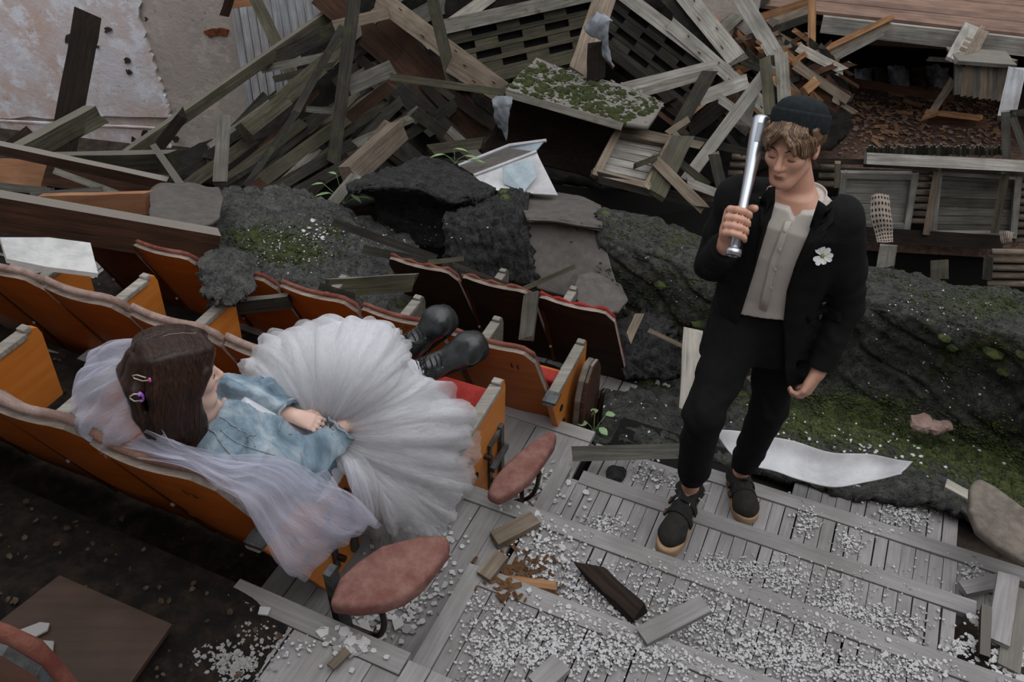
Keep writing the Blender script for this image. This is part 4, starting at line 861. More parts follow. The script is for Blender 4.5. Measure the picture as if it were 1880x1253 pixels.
plank(1632, 448, 1625, 492, 30, 'grey_wood', 'grey stub post under the balustrade, below the spotted cloth', Y=(5.3, 5.2), name='post', jag=.2)
plank(1725, 480, 1725, 512, 30, 'olive_wood', 'short stub post under the large balustrade panel', Y=(5.1, 5.0), name='post', jag=.2)
plank(1815, 475, 1812, 515, 16, 'dark_wood', 'thin dark stub post beside the lower fluted strip', Y=(5.2, 5.1), name='post', jag=.2)
plank(1560, 480, 1565, 440, 16, 'charred_wood', 'black stub post close to the jacket arm', Y=(5.4, 5.5), name='post', jag=.2)
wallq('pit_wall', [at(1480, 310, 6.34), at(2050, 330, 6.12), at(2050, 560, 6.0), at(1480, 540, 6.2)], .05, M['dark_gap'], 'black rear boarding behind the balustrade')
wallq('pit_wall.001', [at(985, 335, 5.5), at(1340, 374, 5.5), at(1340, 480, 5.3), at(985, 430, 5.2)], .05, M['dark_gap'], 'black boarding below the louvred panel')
# spotted cloth
m_, nt, b_ = newmat('spotted_cloth'); vt = nd(nt, 'ShaderNodeTexVoronoi'); vt.inputs['Scale'].default_value = 1; vt.inputs['Randomness'].default_value = 0
tc = nd(nt, 'ShaderNodeTexCoord'); mp = nd(nt, 'ShaderNodeMapping'); mp.inputs['Scale'].default_value = (11, 7, 1); nt.links.new(tc.outputs['UV'], mp.inputs[0]); nt.links.new(mp.outputs[0], vt.inputs['Vector'])
r_ = ramp(nt, vt.outputs['Distance'], [(.26, lin('#1d1a18')), (.32, lin('#8f8377'))]); nt.links.new(r_.outputs[0], b_.inputs['Base Color']); b_.inputs['Roughness'].default_value = .95; MATS['spotted_cloth'] = m_
sheet('spotted_cloth', [rowY([(1600, 358), (1615, 355), (1632, 358)], [5.85, 5.84, 5.83]), rowY([(1597, 395), (1618, 392), (1636, 396)], [5.75, 5.72, 5.72]), rowY([(1606, 430), (1622, 425), (1640, 424)], [5.68, 5.66, 5.66]), rowY([(1610, 445), (1626, 446), (1641, 444)], [5.62, 5.6, 5.6])], M['spotted_cloth'], 'spotted grey cloth hanging over the balustrade', 'cloth', 24, 16, .015, 4, 91, .006, .003)
sheet('spotted_cloth', [rowY([(1835, 430), (1848, 424), (1860, 428)], [5.62, 5.6, 5.6]), rowY([(1836, 442), (1848, 440), (1858, 440)], [5.58, 5.55, 5.55]), rowY([(1842, 450), (1850, 450), (1855, 448)], [5.58, 5.55, 5.55])], M['spotted_cloth'], 'small knotted spotted rag at the corner of the large panel', 'cloth', 14, 12, .02, 5, 93, .006, .003)

# ================================================================ orchestra pit, stage
feltmat('pit_dirt', '#735a4d', '#a08272', 0, .25)
wallq('floor.001', [Vector((.8, 6.35, -1.25)), Vector((8, 5.6, -1.25)), Vector((8, 11, -1.25)), Vector((.8, 11, -1.25))], .1, M['pit_dirt'], 'brown littered floor of the orchestra pit')
STG = wallq('floor.002', [Vector((1.2, 9.0, -.1)), Vector((8.5, 7.1, -.1)), Vector((8.5, 13.5, -.1)), Vector((1.2, 13.5, -.1))], .06, M['stage_wood'], 'brown plank stage floor beyond the pit')
sd = (at(1880, 88, 7.4) - at(1500, 56, 7.95)); sd.z = 0; sd.normalize(); sn = Vector((sd.y, -sd.x, 0))
A0 = at(1500, 56, 7.95); A0.z = -.06
for i in range(14):
    c = A0 + sd * 2.5 - sn * (.10 + i * .15); c.z = -.02 + RNG.uniform(0, .008)
    board_obj('stage_board', c, 7, .146, .03, M['stage_wood'], STG, sd, EZ)
for i in range(3):
    c = A0 + sd * (.9 + i * 1.75) + sn * .0; c.z = -.10
    board_obj('stage_fascia', c, 1.74, .15, .04, M['silver_wood'], STG, sd, sn, .03)
for i in range(6):
    plank(1500, 2 + i * 8, 1636 - i * 2, -2 + i * 8, 8, ['brown_wood', 'dark_wood', 'tan_wood'][i % 3], 'dark level board stacked on the stage edge', Y=(8.6 - i * .09, 8.6 - i * .09), th=14, group='boards stacked on the stage edge', jag=.4)
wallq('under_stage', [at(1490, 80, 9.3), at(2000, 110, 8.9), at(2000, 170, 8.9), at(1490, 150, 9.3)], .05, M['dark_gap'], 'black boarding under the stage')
for i, (u, w) in enumerate(((1585, 34), (1615, 28), (1650, 40), (1690, 36), (1722, 40))):
    sheet('hanging_rag', [rowY([(u - w / 2, 124), (u, 122), (u + w / 2, 126)], [8.9, 8.85, 8.9]), rowY([(u - w / 2, 145), (u, 146), (u + w / 2, 150)], [8.75, 8.65, 8.75]), rowY([(u - w / 2 + 3, 156), (u, 160), (u + w / 2, 160 + i)], [8.7, 8.6, 8.7])], M['earth'] if i % 2 else M['rag_grey'], 'drooping brownish rag under the stage edge', 'rag', 14, 14, .05, 3, 100 + i, .01, .02, group='rags under the stage')
# ladder-like slotted board, plank crate, wood pieces in the pit
t = empty('slotted_board', at(1775, 80, 7.3), 'slotted ladder-like board leaning on the stage edge', 'slotted board')
a, b = at(1808, 52, 7.6), at(1776, 112, 7.0); c, d = at(1783, 48, 7.6), at(1750, 112, 7.0); n_ = (b - a).cross(c - a).normalized(); n_ = n_ if n_.dot(CAM - a) > 0 else -n_
w_ = (c - a).length
board_obj('side_strip', (a + b) / 2, (b - a).length, .09, .03, M['tan_wood'], t, b - a, n_); board_obj('side_strip', (c + d) / 2, (d - c).length, .13, .03, M['silver_wood'], t, d - c, n_)
board_obj('backing', (a + b + c + d) / 4 - n_ * .03, (b - a).length, w_ * .9, .01, M['charred_wood'], t, b - a, n_)
for i in range(6): board_obj('rung', a.lerp(b, .1 + i * .16).lerp(c.lerp(d, .1 + i * .16), .5), .07, w_ * .8, .025, M['tan_wood'], t, b - a, n_)
t = empty('plank_crate', at(1805, 175, 7.0), 'weathered upright-plank crate below the slotted board', 'crate')
for i in range(9): 
    u = 1758 + i * 11.2; p, q = at(u + 1, 118 + i * .6, 7.0), at(u - 1, 174 + i * 1.6, 6.95); board_obj('plank', (p + q) / 2, (p - q).length, .055, .03, M['tan_wood'] if i % 3 else M['grey_wood'], t, p - q, (0, -1, .1), .1)
p, q = at(1757, 115, 6.98), at(1856, 122, 6.95); board_obj('lid_board', (p + q) / 2 + Vector((0, .1, .02)), (p - q).length + .05, .3, .03, M['grey_wood'], t, q - p, EZ, .1)
p, q = at(1858, 122, 6.95), at(1850, 180, 6.9); board_obj('side_board', (p + q) / 2 + Vector((0.02, .2, 0)), (p - q).length, .4, .03, M['brown_wood'], t, p - q, (1, 0, 0), .05)
plank(1868, 125, 1848, 215, 30, 'white_wood', 'whitish flaking post at the right edge by the pit', Y=(6.4, 6.2), th=26, name='post', jag=.4)
plank(1846, 205, 1848, 292, 14, 'grey_wood', 'grey-green stand leg at the right edge', Y=(6.1, 6.05), name='post', jag=.1)
plank(1858, 210, 1884, 285, 12, 'grey_wood', 'bent grey brace beside the stand leg at the right edge', Y=(6.1, 6.05), name='post', jag=.1)
plank(1858, 208, 1910, 205, 12, 'dark_wood', 'dark cross bar on top of the stand leg', Y=(6.1, 6.1), jag=.1)
plank(1704, 216, 1812, 226, 22, 'brown_wood', 'brown bolted block lying on the pit floor', Y=(7.3, 7.2), th=30, name='block', cat='block', nails=4)
plank(1700, 204, 1806, 216, 8, 'fresh_wood', 'fresh lath on top of the bolted block, rear one', Y=(7.25, 7.15), name='lath', cat='lath')
plank(1712, 208, 1800, 219, 7, 'orange_lath', 'orange lath on top of the bolted block, front one', Y=(7.15, 7.05), name='lath', cat='lath')
plank(1708, 212, 1748, 150, 13, 'tan_wood', 'splintered lath standing up from the bolted block', Y=(7.2, 7.25), name='lath', jag=.9, cat='lath')
plank(1695, 215, 1725, 205, 12, 'orange_lath', 'orange broken splinters at the foot of the standing lath', Y=(7.1, 7.1), name='lath', jag=.9, cat='lath')
for i in range(60):    # fringe of frayed stubs along the near rim of the pit
    u = 1592 + i * 4.4; o = plank(u, 285 + RNG.uniform(-1, 3), u + RNG.uniform(-1, 1), 270 + RNG.uniform(-5, 3) + i * .03, 4, RNG.choice(['olive_wood', 'dark_wood', 'dark_wood']), 'frayed lath stub standing behind the log rail', Y=(6.15, 6.15), th=4, jag=.4, group='frayed stubs behind the log rail', name='lath_stub', cat='lath')

# ================================================================ smooth solid bodies (distance fields turned into one mesh)
class Field:
    def __init__(s, h, pad=.03): s.h = h; s.pad = pad; s.ops = []
    def cone(s, a, b, ra, rb, k=.012, neg=False): s.ops.append(('c', np.array(a, float), np.array(b, float), ra, rb, k, neg)); return s
    def chain(s, pts, rs, k=.010):
        for i in range(len(pts) - 1): s.cone(pts[i], pts[i + 1], rs[i], rs[i + 1], k)
        return s
    def ell(s, c, r, R=None, k=.012, neg=False): s.ops.append(('e', np.array(c, float), np.array(r, float), np.eye(3) if R is None else np.array(R, float), k, neg)); return s
    def loft(s, cs, rx, ry, L, k=.02, neg=False): s.ops.append(('l', np.array([list(c) for c in cs], float), np.array(rx, float), np.array(ry, float), np.array(L, float), k, neg)); return s
    @staticmethod
    def _d(op, P):
        if op[0] == 'c':
            a, b, ra, rb = op[1:5]; ab = b - a; L = ab @ ab + 1e-12; t = np.clip(((P - a) @ ab) / L, 0, 1)
            return np.linalg.norm(P - a - t[..., None] * ab, axis=-1) - (ra + (rb - ra) * t)
        if op[0] == 'e':
            q = (P - op[1]) @ op[3].T; r = op[2]; k0 = np.linalg.norm(q / r, axis=-1); k1 = np.linalg.norm(q / (r * r), axis=-1) + 1e-9
            return k0 * (k0 - 1) / k1
        cs, rx, ry, L = op[1:5]; ax = cs[-1] - cs[0]; ln = np.linalg.norm(ax); ax = ax / ln; L = L - ax * (L @ ax); L /= np.linalg.norm(L); F = np.cross(ax, L)
        hs = (cs - cs[0]) @ ax; h = (P - cs[0]) @ ax; q = P - cs[0]
        cx = np.interp(h, hs, (cs - cs[0]) @ L); cy = np.interp(h, hs, (cs - cs[0]) @ F); x = (q @ L - cx); y = (q @ F - cy)
        a = np.interp(h, hs, rx); b = np.interp(h, hs, ry); n = (np.abs(x / a) ** 2.4 + np.abs(y / b) ** 2.4) ** (1 / 2.4)
        d = (n - 1) * np.minimum(a, b); e = np.maximum(-h, h - ln)
        return np.where(e > 0, np.sqrt(np.maximum(d, 0) ** 2 + e * e), np.maximum(d, e))
    @staticmethod
    def _bb(op):
        if op[0] == 'c': r = max(op[3], op[4]); return np.minimum(op[1], op[2]) - r, np.maximum(op[1], op[2]) + r
        if op[0] == 'e': r = op[2].max(); return op[1] - r, op[1] + r
        r = max(op[2].max(), op[3].max()); return op[1].min(0) - r, op[1].max(0) + r
    def mesh(s, name, mat, parent=None, post=None, smooth=True, cut=None):
        h = s.h; bbs = [s._bb(o) for o in s.ops if not o[-1]]
        lo = np.min([b[0] for b in bbs], 0) - s.pad; hi = np.max([b[1] for b in bbs], 0) + s.pad
        n = np.ceil((hi - lo) / h).astype(int) + 1; D = np.full(n, .08, dtype=np.float32)
        axs = [lo[i] + h * np.arange(n[i]) for i in range(3)]
        for op in s.ops:
            b0, b1 = s._bb(op); k = op[-2]; m = k + 3 * h + (.02 if not op[-1] else .0)
            i0 = np.clip(np.floor((b0 - m - lo) / h).astype(int), 0, n); i1 = np.clip(np.ceil((b1 + m - lo) / h).astype(int) + 1, 0, n)
            if (i1 <= i0).any(): continue
            sl = tuple(slice(a, b) for a, b in zip(i0, i1))
            P = np.stack(np.meshgrid(*[axs[i][sl[i]] for i in range(3)], indexing='ij'), -1)
            d = s._d(op, P); E = D[sl]
            if op[-1]: d = -d; hh = np.clip(.5 - .5 * (E - d) / k, 0, 1); D[sl] = E * (1 - hh) + d * hh + k * hh * (1 - hh)
            else: hh = np.clip(.5 + .5 * (E - d) / k, 0, 1); D[sl] = E * (1 - hh) + d * hh - k * hh * (1 - hh)
        if post is not None:
            near = np.abs(D) < .05; idx = np.nonzero(near); P = np.stack([axs[i][idx[i]] for i in range(3)], -1)
            D[near] = post(P, D[near])
        v, f = surfnet(D, lo, h)
        me = bpy.data.meshes.new(name); me.vertices.add(len(v)); me.vertices.foreach_set('co', v.astype(np.float32).ravel())
        me.loops.add(len(f) * 4); me.polygons.add(len(f)); me.loops.foreach_set('vertex_index', f.astype(np.int32).ravel())
        me.polygons.foreach_set('loop_start', np.arange(len(f), dtype=np.int32) * 4); me.update(calc_edges=True); me.validate()
        return link(name, me, mat, parent, smooth)
def surfnet(D, lo, h):
    neg = D < 0; nx, ny, nz = D.shape
    c = np.zeros((nx - 1, ny - 1, nz - 1), np.int8)
    for i in (0, 1):
        for j in (0, 1):
            for k in (0, 1): c += neg[i:nx - 1 + i, j:ny - 1 + j, k:nz - 1 + k]
    act = (c > 0) & (c < 8); idx = np.argwhere(act); vid = np.full(act.shape, -1, np.int64); vid[act] = np.arange(len(idx))
    S = np.zeros((len(idx), 3)); W_ = np.zeros(len(idx)); X, Y, Z = idx.T
    cor = {(i, j, k): D[X + i, Y + j, Z + k].astype(float) for i in (0, 1) for j in (0, 1) for k in (0, 1)}
    for a in cor:
        for ax in range(3):
            if a[ax]: continue
            b = tuple(1 if q == ax else a[q] for q in range(3)); da, db = cor[a], cor[b]; m = (da < 0) != (db < 0)
            t = np.where(m, da / np.where(m, da - db, 1), 0); p = np.array(a, float)[None] + 0 * S; p[:, ax] += t
            S += p * m[:, None]; W_ += m
    v = lo + h * (idx + S / W_[:, None]); F = []
    for ax in range(3):
        o1, o2 = (ax + 1) % 3, (ax + 2) % 3; sa = [slice(1, -1)] * 3; sb = [slice(1, -1)] * 3; sa[ax] = slice(0, -1); sb[ax] = slice(1, None)
        A, B = neg[tuple(sa)], neg[tuple(sb)]; e = np.argwhere(A != B)
        if not len(e): continue
        off = np.ones(3, int); off[ax] = 0; p = e + off; flip = A[tuple(e.T)]
        def q(d1, d2):
            r = p.copy(); r[:, o1] -= d1; r[:, o2] -= d2; return vid[tuple(r.T)]
        quad = np.stack([q(1, 1), q(0, 1), q(0, 0), q(1, 0)], 1); quad[~flip] = quad[~flip][:, ::-1]; F.append(quad)
    f = np.concatenate(F); return v, f[(f >= 0).all(1)]

def skinmat(name, c, c2, lip):
    m, nt, b = newmat(name); n = noise_tex(nt, 22, 4)
    b.inputs['Roughness'].default_value = .5; b.inputs['Subsurface Weight'].default_value = .12; b.inputs['Subsurface Radius'].default_value = (.02, .008, .005); b.inputs['Subsurface Scale'].default_value = .3
    r = ramp(nt, n.outputs[0], [(.3, lin(c)), (.75, lin(c2))]); nt.links.new(r.outputs[0], b.inputs['Base Color']); MATS[name] = m
skinmat('skin_man', '#c08f78', '#c99b86', None); skinmat('skin_woman', '#d9b3a2', '#e0bfb0', None)
plain('lip', '#96665a', .5); plain('lip_pink', '#a5605c', .45); plain('brow', '#3d2c22', .9); plain('lash', '#2a1d17', .8)
plain('black_cloth', '#0f0f10', .85, spec=.2, c2='#151516', scale=30, bmp=.15, bscale=200)
plain('black_trouser', '#121213', .9, spec=.15, c2='#171718', scale=25, bmp=.15, bscale=200)
plain('shirt_white', '#b9b1a9', .85, c2='#c6beb6', scale=9, bmp=.1, bscale=60)
plain('beanie_knit', '#14191b', .95, c2='#1d2426', scale=60)
plain('shoe_suede', '#24221f', .95, c2='#302d29', scale=40, bmp=.3, bscale=150)
plain('shoe_strap', '#1b1c1d', .8); plain('gum_sole', '#96795c', .6, c2='#a88a6b', scale=8)
plain('boot_leather', '#191b1b', .26, spec=.6, c2='#323535', scale=9, bmp=.12, bscale=40); plain('boot_sole', '#151515', .7); plain('sock_white', '#d5d5da', .95, bmp=.3, bscale=120)
plain('lace', '#211f1c', .9); plain('bat_metal', '#c3c6cc', .28, .92, spec=.5); plain('bat_dark', '#6b7078', .4, .8); plain('bat_label', '#8e929b', .45, .4)
plain('petal', '#d9d9d8', .7); plain('flower_eye', '#8c9146', .9, bmp=.5, bscale=200)
plain('clip_purple', '#b06fd0', .35, spec=.5); plain('clip_pink', '#b5568f', .35, spec=.5); plain('clip_pale', '#b9ada0', .35)
def hairmat(name, c1, c2):
    m, nt, b = newmat(name); n = noise_tex(nt, 1, 5, mapscale=(140, 140, 6)); r = ramp(nt, n.outputs[0], [(.35, lin(c1)), (.7, lin(c2))]); nt.links.new(r.outputs[0], b.inputs['Base Color'])
    b.inputs['Roughness'].default_value = .42; b.inputs['Specular IOR Level'].default_value = .4; bump(nt, b, n.outputs[0], .08, .003); MATS[name] = m
hairmat('hair_brown', '#4a3627', '#7b604a'); hairmat('hair_dark', '#1a100c', '#3a2318')
m_, nt, b_ = newmat('denim'); n1 = noise_tex(nt, 8, 8, rough=.6, dist=.5); n2 = noise_tex(nt, 300, 3)
c_ = ramp(nt, n1.outputs[0], [(.34, lin('#4a5a67')), (.50, lin('#7c8f9c')), (.66, lin('#b0bbc1'))]).outputs[0]
c_ = mixc(nt, .18, c_, n2.outputs[0], 'OVERLAY'); nt.links.new(c_, b_.inputs['Base Color']); b_.inputs['Roughness'].default_value = .9; b_.inputs['Specular IOR Level'].default_value = .15; bump(nt, b_, n2.outputs[0], .25, .002); MATS['denim'] = m_
plain('denim_fray', '#a9aeb2', .95, c2='#7f8d99', scale=60, bmp=.6, bscale=200)
NV = lambda p: np.array(list(p), float)

# ---------------------------------------------------------------- head (shared shape), axes: l = subject's left, y = face forward, u = up
def head_frame(fwd, roll=0, up=(0, 0, 1)):
    f = Vector(fwd).normalized(); u = Vector(up); u = (u - f * u.dot(f)).normalized(); u = Matrix.Rotation(math.radians(roll), 3, f) @ u; l = u.cross(f)
    return l, f, u
def head_ops(F, C, fr, sc=1.0, female=False):
    l, f, u = [NV(x) for x in fr]; C = NV(C); R = np.stack([l, f, u])
    def p(x, y, z): return C + (l * x + f * y + u * z) * sc
    def e(c, r, k=.012, neg=False, rot=None): F.ell(p(*c), np.array(r) * sc, R if rot is None else rot @ R, k * sc, neg)
    def c(a, b, ra, rb, k=.01, neg=False): F.cone(p(*a), p(*b), ra * sc, rb * sc, k * sc, neg)
    e((0, -.012, .035), (.074, .094, .085), .02); e((0, .030, -.015), (.053, .060, .075), .03)
    e((0, .036, -.052), (.040, .050, .050), .03); c((-.014, .064, -.094), (.014, .064, -.094), .015, .015, .03)
    e((0, .078, -.100), (.017, .014, .015), .022)
    for s in (-1, 1):
        e((s * .039, .062, -.020), (.020, .021, .02), .03)            # cheek
        c((s * .050, .010, -.058), (s * .020, .060, -.096), .016, .013, .03)   # jaw line
        e((s * .032, .094, .006), (.017, .012, .012), .016, True)       # socket
        e((s * .031, .076, .003), (.0155, .0145, .0135), .004)          # eye under a lowered lid
        c((s * .013, .088, .024), (s * .050, .074, .020), .009, .007, .012)    # brow ridge
        e((s * .010, .098, -.037), (.008, .008, .007), .008)            # nostril wing
        ear = np.array([[1, 0, 0], [0, .96, .28], [0, -.28, .96]])
        e((s * .074, -.010, -.004), (.010, .020, .032), .006, False, ear); e((s * .084, -.004, -.002), (.006, .010, .018), .005, True, ear)
    c((0, .088, .012), (0, .112, -.030), .007, .0105, .010); e((0, .110, -.032), (.010, .010, .009), .008)
    c((-.016, .088, -.062), (0, .096, -.058), .0045, .0062, .008); c((.016, .088, -.062), (0, .096, -.058), .0045, .0062, .008)
    c((-.012, .088, -.070), (.012, .088, -.070), .006, .006, .008)
    return p
def face_bits(p, sc, par_, lipm, brows=True):
    m = MB(); m.tube([p(-.020, .0880, -.0690), p(-.009, .0975, -.0615), p(0, .0995, -.0615), p(.009, .0975, -.0615), p(.020, .0880, -.0690)], [.0008, .0030, .0031, .0030, .0008], 6)
    m.build('upper_lip', lipm, par_, True)
    m = MB(); m.tube([p(-.018, .0885, -.0700), p(-.007, .0935, -.0695), p(.007, .0935, -.0695), p(.018, .0885, -.0700)], [.0008, .0042, .0042, .0008], 6); m.build('lower_lip', lipm, par_, True)
    for s in (-1, 1):
        m = MB(); m.tube([p(s * .018, .0868, -.0055), p(s * .026, .0912, -.0068), p(s * .035, .0902, -.0072), p(s * .046, .0820, -.0080)], [.0005, .0013, .0013, .0004], 5); m.build('eyelashes', M['lash'], par_, True)
        if brows: m = MB(); m.tube([p(s * .012, .0965, .0215), p(s * .026, .0935, .0275), p(s * .040, .0860, .0270), p(s * .052, .0760, .0215)], [.0012, .0022, .0020, .0006], 5); m.build('eyebrow', M['brow'], par_, True)

def hand_chain(F, base, dirs, lens, r0, r1, k=.004):
    pts = [NV(base)]
    for d, L in zip(dirs, lens): d = NV(d); pts.append(pts[-1] + d / np.linalg.norm(d) * L)
    n = len(pts); F.chain(pts, [r0 + (r1 - r0) * i / (n - 1) for i in range(n)], k); return pts
def curled_hand(F, wrist, fwd, back, curl=1.0, side=1, sc=1.0, r=.0085):
    """relaxed hand: fwd = wrist to knuckles, back = normal of the hand's back, side=+1 thumb on fwd x back"""
    f = NV(fwd); f /= np.linalg.norm(f); b = NV(back); b -= f * (b @ f); b /= np.linalg.norm(b); x = np.cross(f, b) * side; w = NV(wrist)
    for i, q in enumerate((-.030, -.010, .010, .029)):     # little .. index
        kn = w + (f * (.078 + (.004, .0, .004, .0)[i] * 0) + x * q) * sc
        F.cone(w + x * q * .5 * sc + f * .012 * sc, kn, .014 * sc, .0105 * sc, .014)
        L = np.array([.030, .022, .018]) * sc * (.82, .98, 1.05, .97)[i]
        ds = []
        for j, a in enumerate((.45, 1.15, 1.75)):
            aa = a * curl * (1 + .08 * (1.5 - i)); ds.append(f * math.cos(aa) - b * math.sin(aa) + x * .05 * (i - 1.5))
        hand_chain(F, kn, ds, L, r * sc, r * .78 * sc)
    F.ell(w + (f * .042 - b * .004) * sc, np.array([.036, .044, .015]) * sc, np.stack([x, f, b]), .012)
    t0 = w + (f * .020 + x * .022 - b * .006) * sc
    hand_chain(F, t0, [f * .7 + x * .7 - b * .35, f * .95 + x * .10 - b * .45, f * .8 - x * .35 - b * .55], np.array([.036, .028, .022]) * sc, .0125 * sc, .0085 * sc)

# ================================================================ the man
mt = lambda u, v, Y: NV(at(u, v, Y))
H_C = at(1455, 268, 2.20)
fwd = Vector((-.58, -.80, -.02))
FRM = head_frame(fwd, 10, (.03, -.10, 1))
HS = .87
shR, shL = mt(1356, 362, 2.26), mt(1546, 402, 2.13)
elR, wrR = mt(1308, 482, 2.30), mt(1338, 447, 2.08)
elL, wrL = mt(1553, 560, 2.17), mt(1502, 684, 2.10)
hipR, hipL = mt(1355, 610, 2.25), mt(1436, 610, 2.27)
knR, knL = mt(1292, 760, 2.03), mt(1412, 748, 2.25)
anR, anL = mt(1268, 893, 2.15), mt(1360, 868, 2.36)
toR, toL = NV(atz(1228, 995, .185)), NV(atz(1372, 940, .04))
LAT = (shL - shR); LAT[2] = 0; LAT /= np.linalg.norm(LAT); FW = np.cross(LAT, [0, 0, 1.0])    # chest forward
if FW @ (NV(CAM) - shR) < 0: FW = -FW
chest = (shR + shL) / 2 + FW * .0; pelvis = (hipR + hipL) / 2
neckB = mt(1474, 372, 2.21)
bat0, bat1 = mt(1346, 466, 2.0), mt(1399, 214, 2.28)
BA = (bat1 - bat0) / np.linalg.norm(bat1 - bat0)

B = Field(.0042)
hp = head_ops(B, H_C, FRM, HS)
B.cone(neckB + [0, 0, -.03], hp(0, -.024, -.05), .051, .043, .02)
zt = chest[2]
tors = [pelvis + [0, 0, -.06], pelvis + [0, 0, .06], (pelvis * .5 + chest * .5), chest + [0, 0, -.10], chest + [0, 0, .0], chest + [0, 0, .055]]
B.loft(tors, [.125, .120, .115, .125, .120, .06], [.08, .075, .070, .075, .065, .045], LAT, .02)
for s, e, w in ((shR, elR, wrR), (shL, elL, wrL)): B.cone(s, e, .046, .036, .03); B.cone(e, w, .037, .025, .01)
for hpj, k, a, t in ((hipR, knR, anR, toR), (hipL, knL, anL, toL)):
    B.cone(hpj, k, .075, .048, .03); B.cone(k, a, .050, .031, .01); B.cone(a + [0, 0, -.035], a + (t - a) * .62 + [0, 0, -.03], .027, .018, .01); B.cone(a, a + [0, 0, -.055], .030, .026, .01)
# right hand closed round the bat
toC = NV(CAM) - bat0; toC -= BA * (toC @ BA); toC /= np.linalg.norm(toC); RT = np.cross(BA, toC)
if RT[0] < 0: RT = -RT
grip = bat0 + BA * .085
def around(th, ax, r): th = math.radians(th); return grip + BA * ax + (RT * math.cos(th) + toC * math.sin(th)) * r
for i in range(4):
    ax = (.036, .012, -.011, -.032)[i]; sh = (1.0, 1.03, 1.0, .9)[i]
    th = [212, 160, 118, 78, 35, 0 - 4 * i]; rr = [.036, .0345, .030, .027, .0255, .024]
    rad = np.array([.0115, .0112, .0100, .0098, .0090, .0078]) * sh
    B.chain([around(t, ax - .010 * (j / 5), r_) for j, (t, r_) in enumerate(zip(th, rr))], rad, .0025)
B.cone(around(205, .032, .034), around(205, -.030, .034), .016, .015, .012)
B.cone(around(235, .02, .034), wrR, .022, .024, .02); B.cone(around(225, -.02, .036), wrR, .020, .024, .02)
B.chain([around(245, .028, .032), around(290, .046, .030), around(330, .054, .030), around(12, .050, .034)], [.015, .0125, .0115, .0098], .004)
# left hand, loosely curled
curled_hand(B, wrL, mt(1478, 722, 2.07) - wrL, np.array([.75, -.45, .35]), 1.15, -1, .95)
man = B.mesh('person', M['skin_man'])
tag(man, 'young man in black suit and beanie climbing the stair, bat on his shoulder', 'person')
face_bits(hp, HS, man, M['lip'])

# trousers
T = Field(.007)
for hpj, k, a, sg in ((hipR, knR, anR, -1), (hipL, knL, anL, 1)):
    T.cone(hpj + [0, 0, .03], hpj * .45 + k * .55, .098, .076, .03); T.cone(hpj * .45 + k * .55, k, .076, .066, .02); T.cone(k, a + (k - a) * .22, .066, .056, .015); T.cone(a + (k - a) * .24, a + (k - a) * .14, .055, .047, .008)
T.ell(a + [0, 0, 10], (.01, .01, .01))
T.ops.pop()
T.loft([pelvis + [0, 0, -.07], pelvis + [0, 0, .14]], [.150, .140], [.10, .105], LAT, .03)
def trfold(P, D):
    out = D.copy()
    for k_, a in ((knR, anR), (knL, anL)):
        t = ((P - k_) @ (a - k_)) / ((a - k_) @ (a - k_)); r = np.linalg.norm(P - k_ - t[:, None] * (a - k_), axis=-1); w = np.exp(-((t - .0) / .28) ** 2) + 1.1 * np.exp(-((t - .72) / .2) ** 2)
        out -= np.where(r < .13, w * .0032 * np.sin(t * 30 + wob(P, 5, 3) * 7), 0)
    out -= .004 * wob(P, 6, 8)
    for a in (anR, anL): out = np.where((np.linalg.norm((P - a)[:, :2], axis=-1) < .09) & (P[:, 2] < a[2] + .09), np.maximum(out, (a[2] + .055 + .3 * (P[:, 1] - a[1]) * .4) - P[:, 2]), out)
    return out
T.mesh('trousers', M['black_trouser'], man, trfold)

# shirt and jacket
def jloft(F, d=0.0):
    cs = [pelvis + [0, 0, -.13] + FW * .0, pelvis + [0, 0, .02], pelvis * .62 + chest * .38, pelvis * .25 + chest * .75, chest + [0, 0, -.02], chest + [0, 0, .045], neckB + [0, 0, .03]]
    F.loft(cs, np.array([.190, .178, .162, .185, .192, .120, .070]) + d, np.array([.128, .122, .112, .122, .110, .085, .068]) + d, LAT, .025)
S = Field(.005); jloft(S, -.014)
S.loft([neckB + [0, 0, -.03], neckB + [0, 0, .035]], [.066, .058], [.064, .056], LAT, .01)
lat = lambda u, v: float((mt(u, v, 2.11) - chest) @ LAT)
lz = lambda u, v: float(mt(u, v, 2.11)[2])
edgeL = [(1416, 330), (1420, 360), (1412, 400), (1398, 450), (1380, 510), (1352, 592), (1325, 680), (1310, 740)]
edgeR = [(1512, 340), (1502, 375), (1488, 420), (1466, 470), (1446, 530), (1436, 600), (1440, 690), (1450, 740)]
eLz, eLx = zip(*sorted((lz(u, v), lat(u, v)) for u, v in edgeL)); eRz, eRx = zip(*sorted((lz(u, v), lat(u, v)) for u, v in edgeR))
hemz = lz(1395, 596)
nkp = hp(0, .03, -.12)
def shpost(P, D):
    q = P - chest; x = q @ LAT; y = q @ FW; z = P[:, 2]
    D = D - .0035 * wob(P * np.array([1, 1, .35]), 7, 5) - .004 * np.sin(x * 60 + wob(P, 3, 2) * 3) * np.clip((1.30 - z) / .3, 0, 1)
    D = np.maximum(D, hemz - .008 + .01 * np.sin(x * 25) - z)                      # hem
    # open collar: V in front plus the neck hole
    nx = (P - neckB) @ LAT; nz = z - (neckB[2] + .000)
    v = np.maximum(np.abs(nx + .006) - np.maximum(nz, -.01) * .75, -nz); v = np.maximum(v, -((P - neckB) @ FW) + .0)
    return np.maximum(D, -v)
shirt = S.mesh('shirt', M['shirt_white'], man, shpost)
J = Field(.0055); jloft(J)
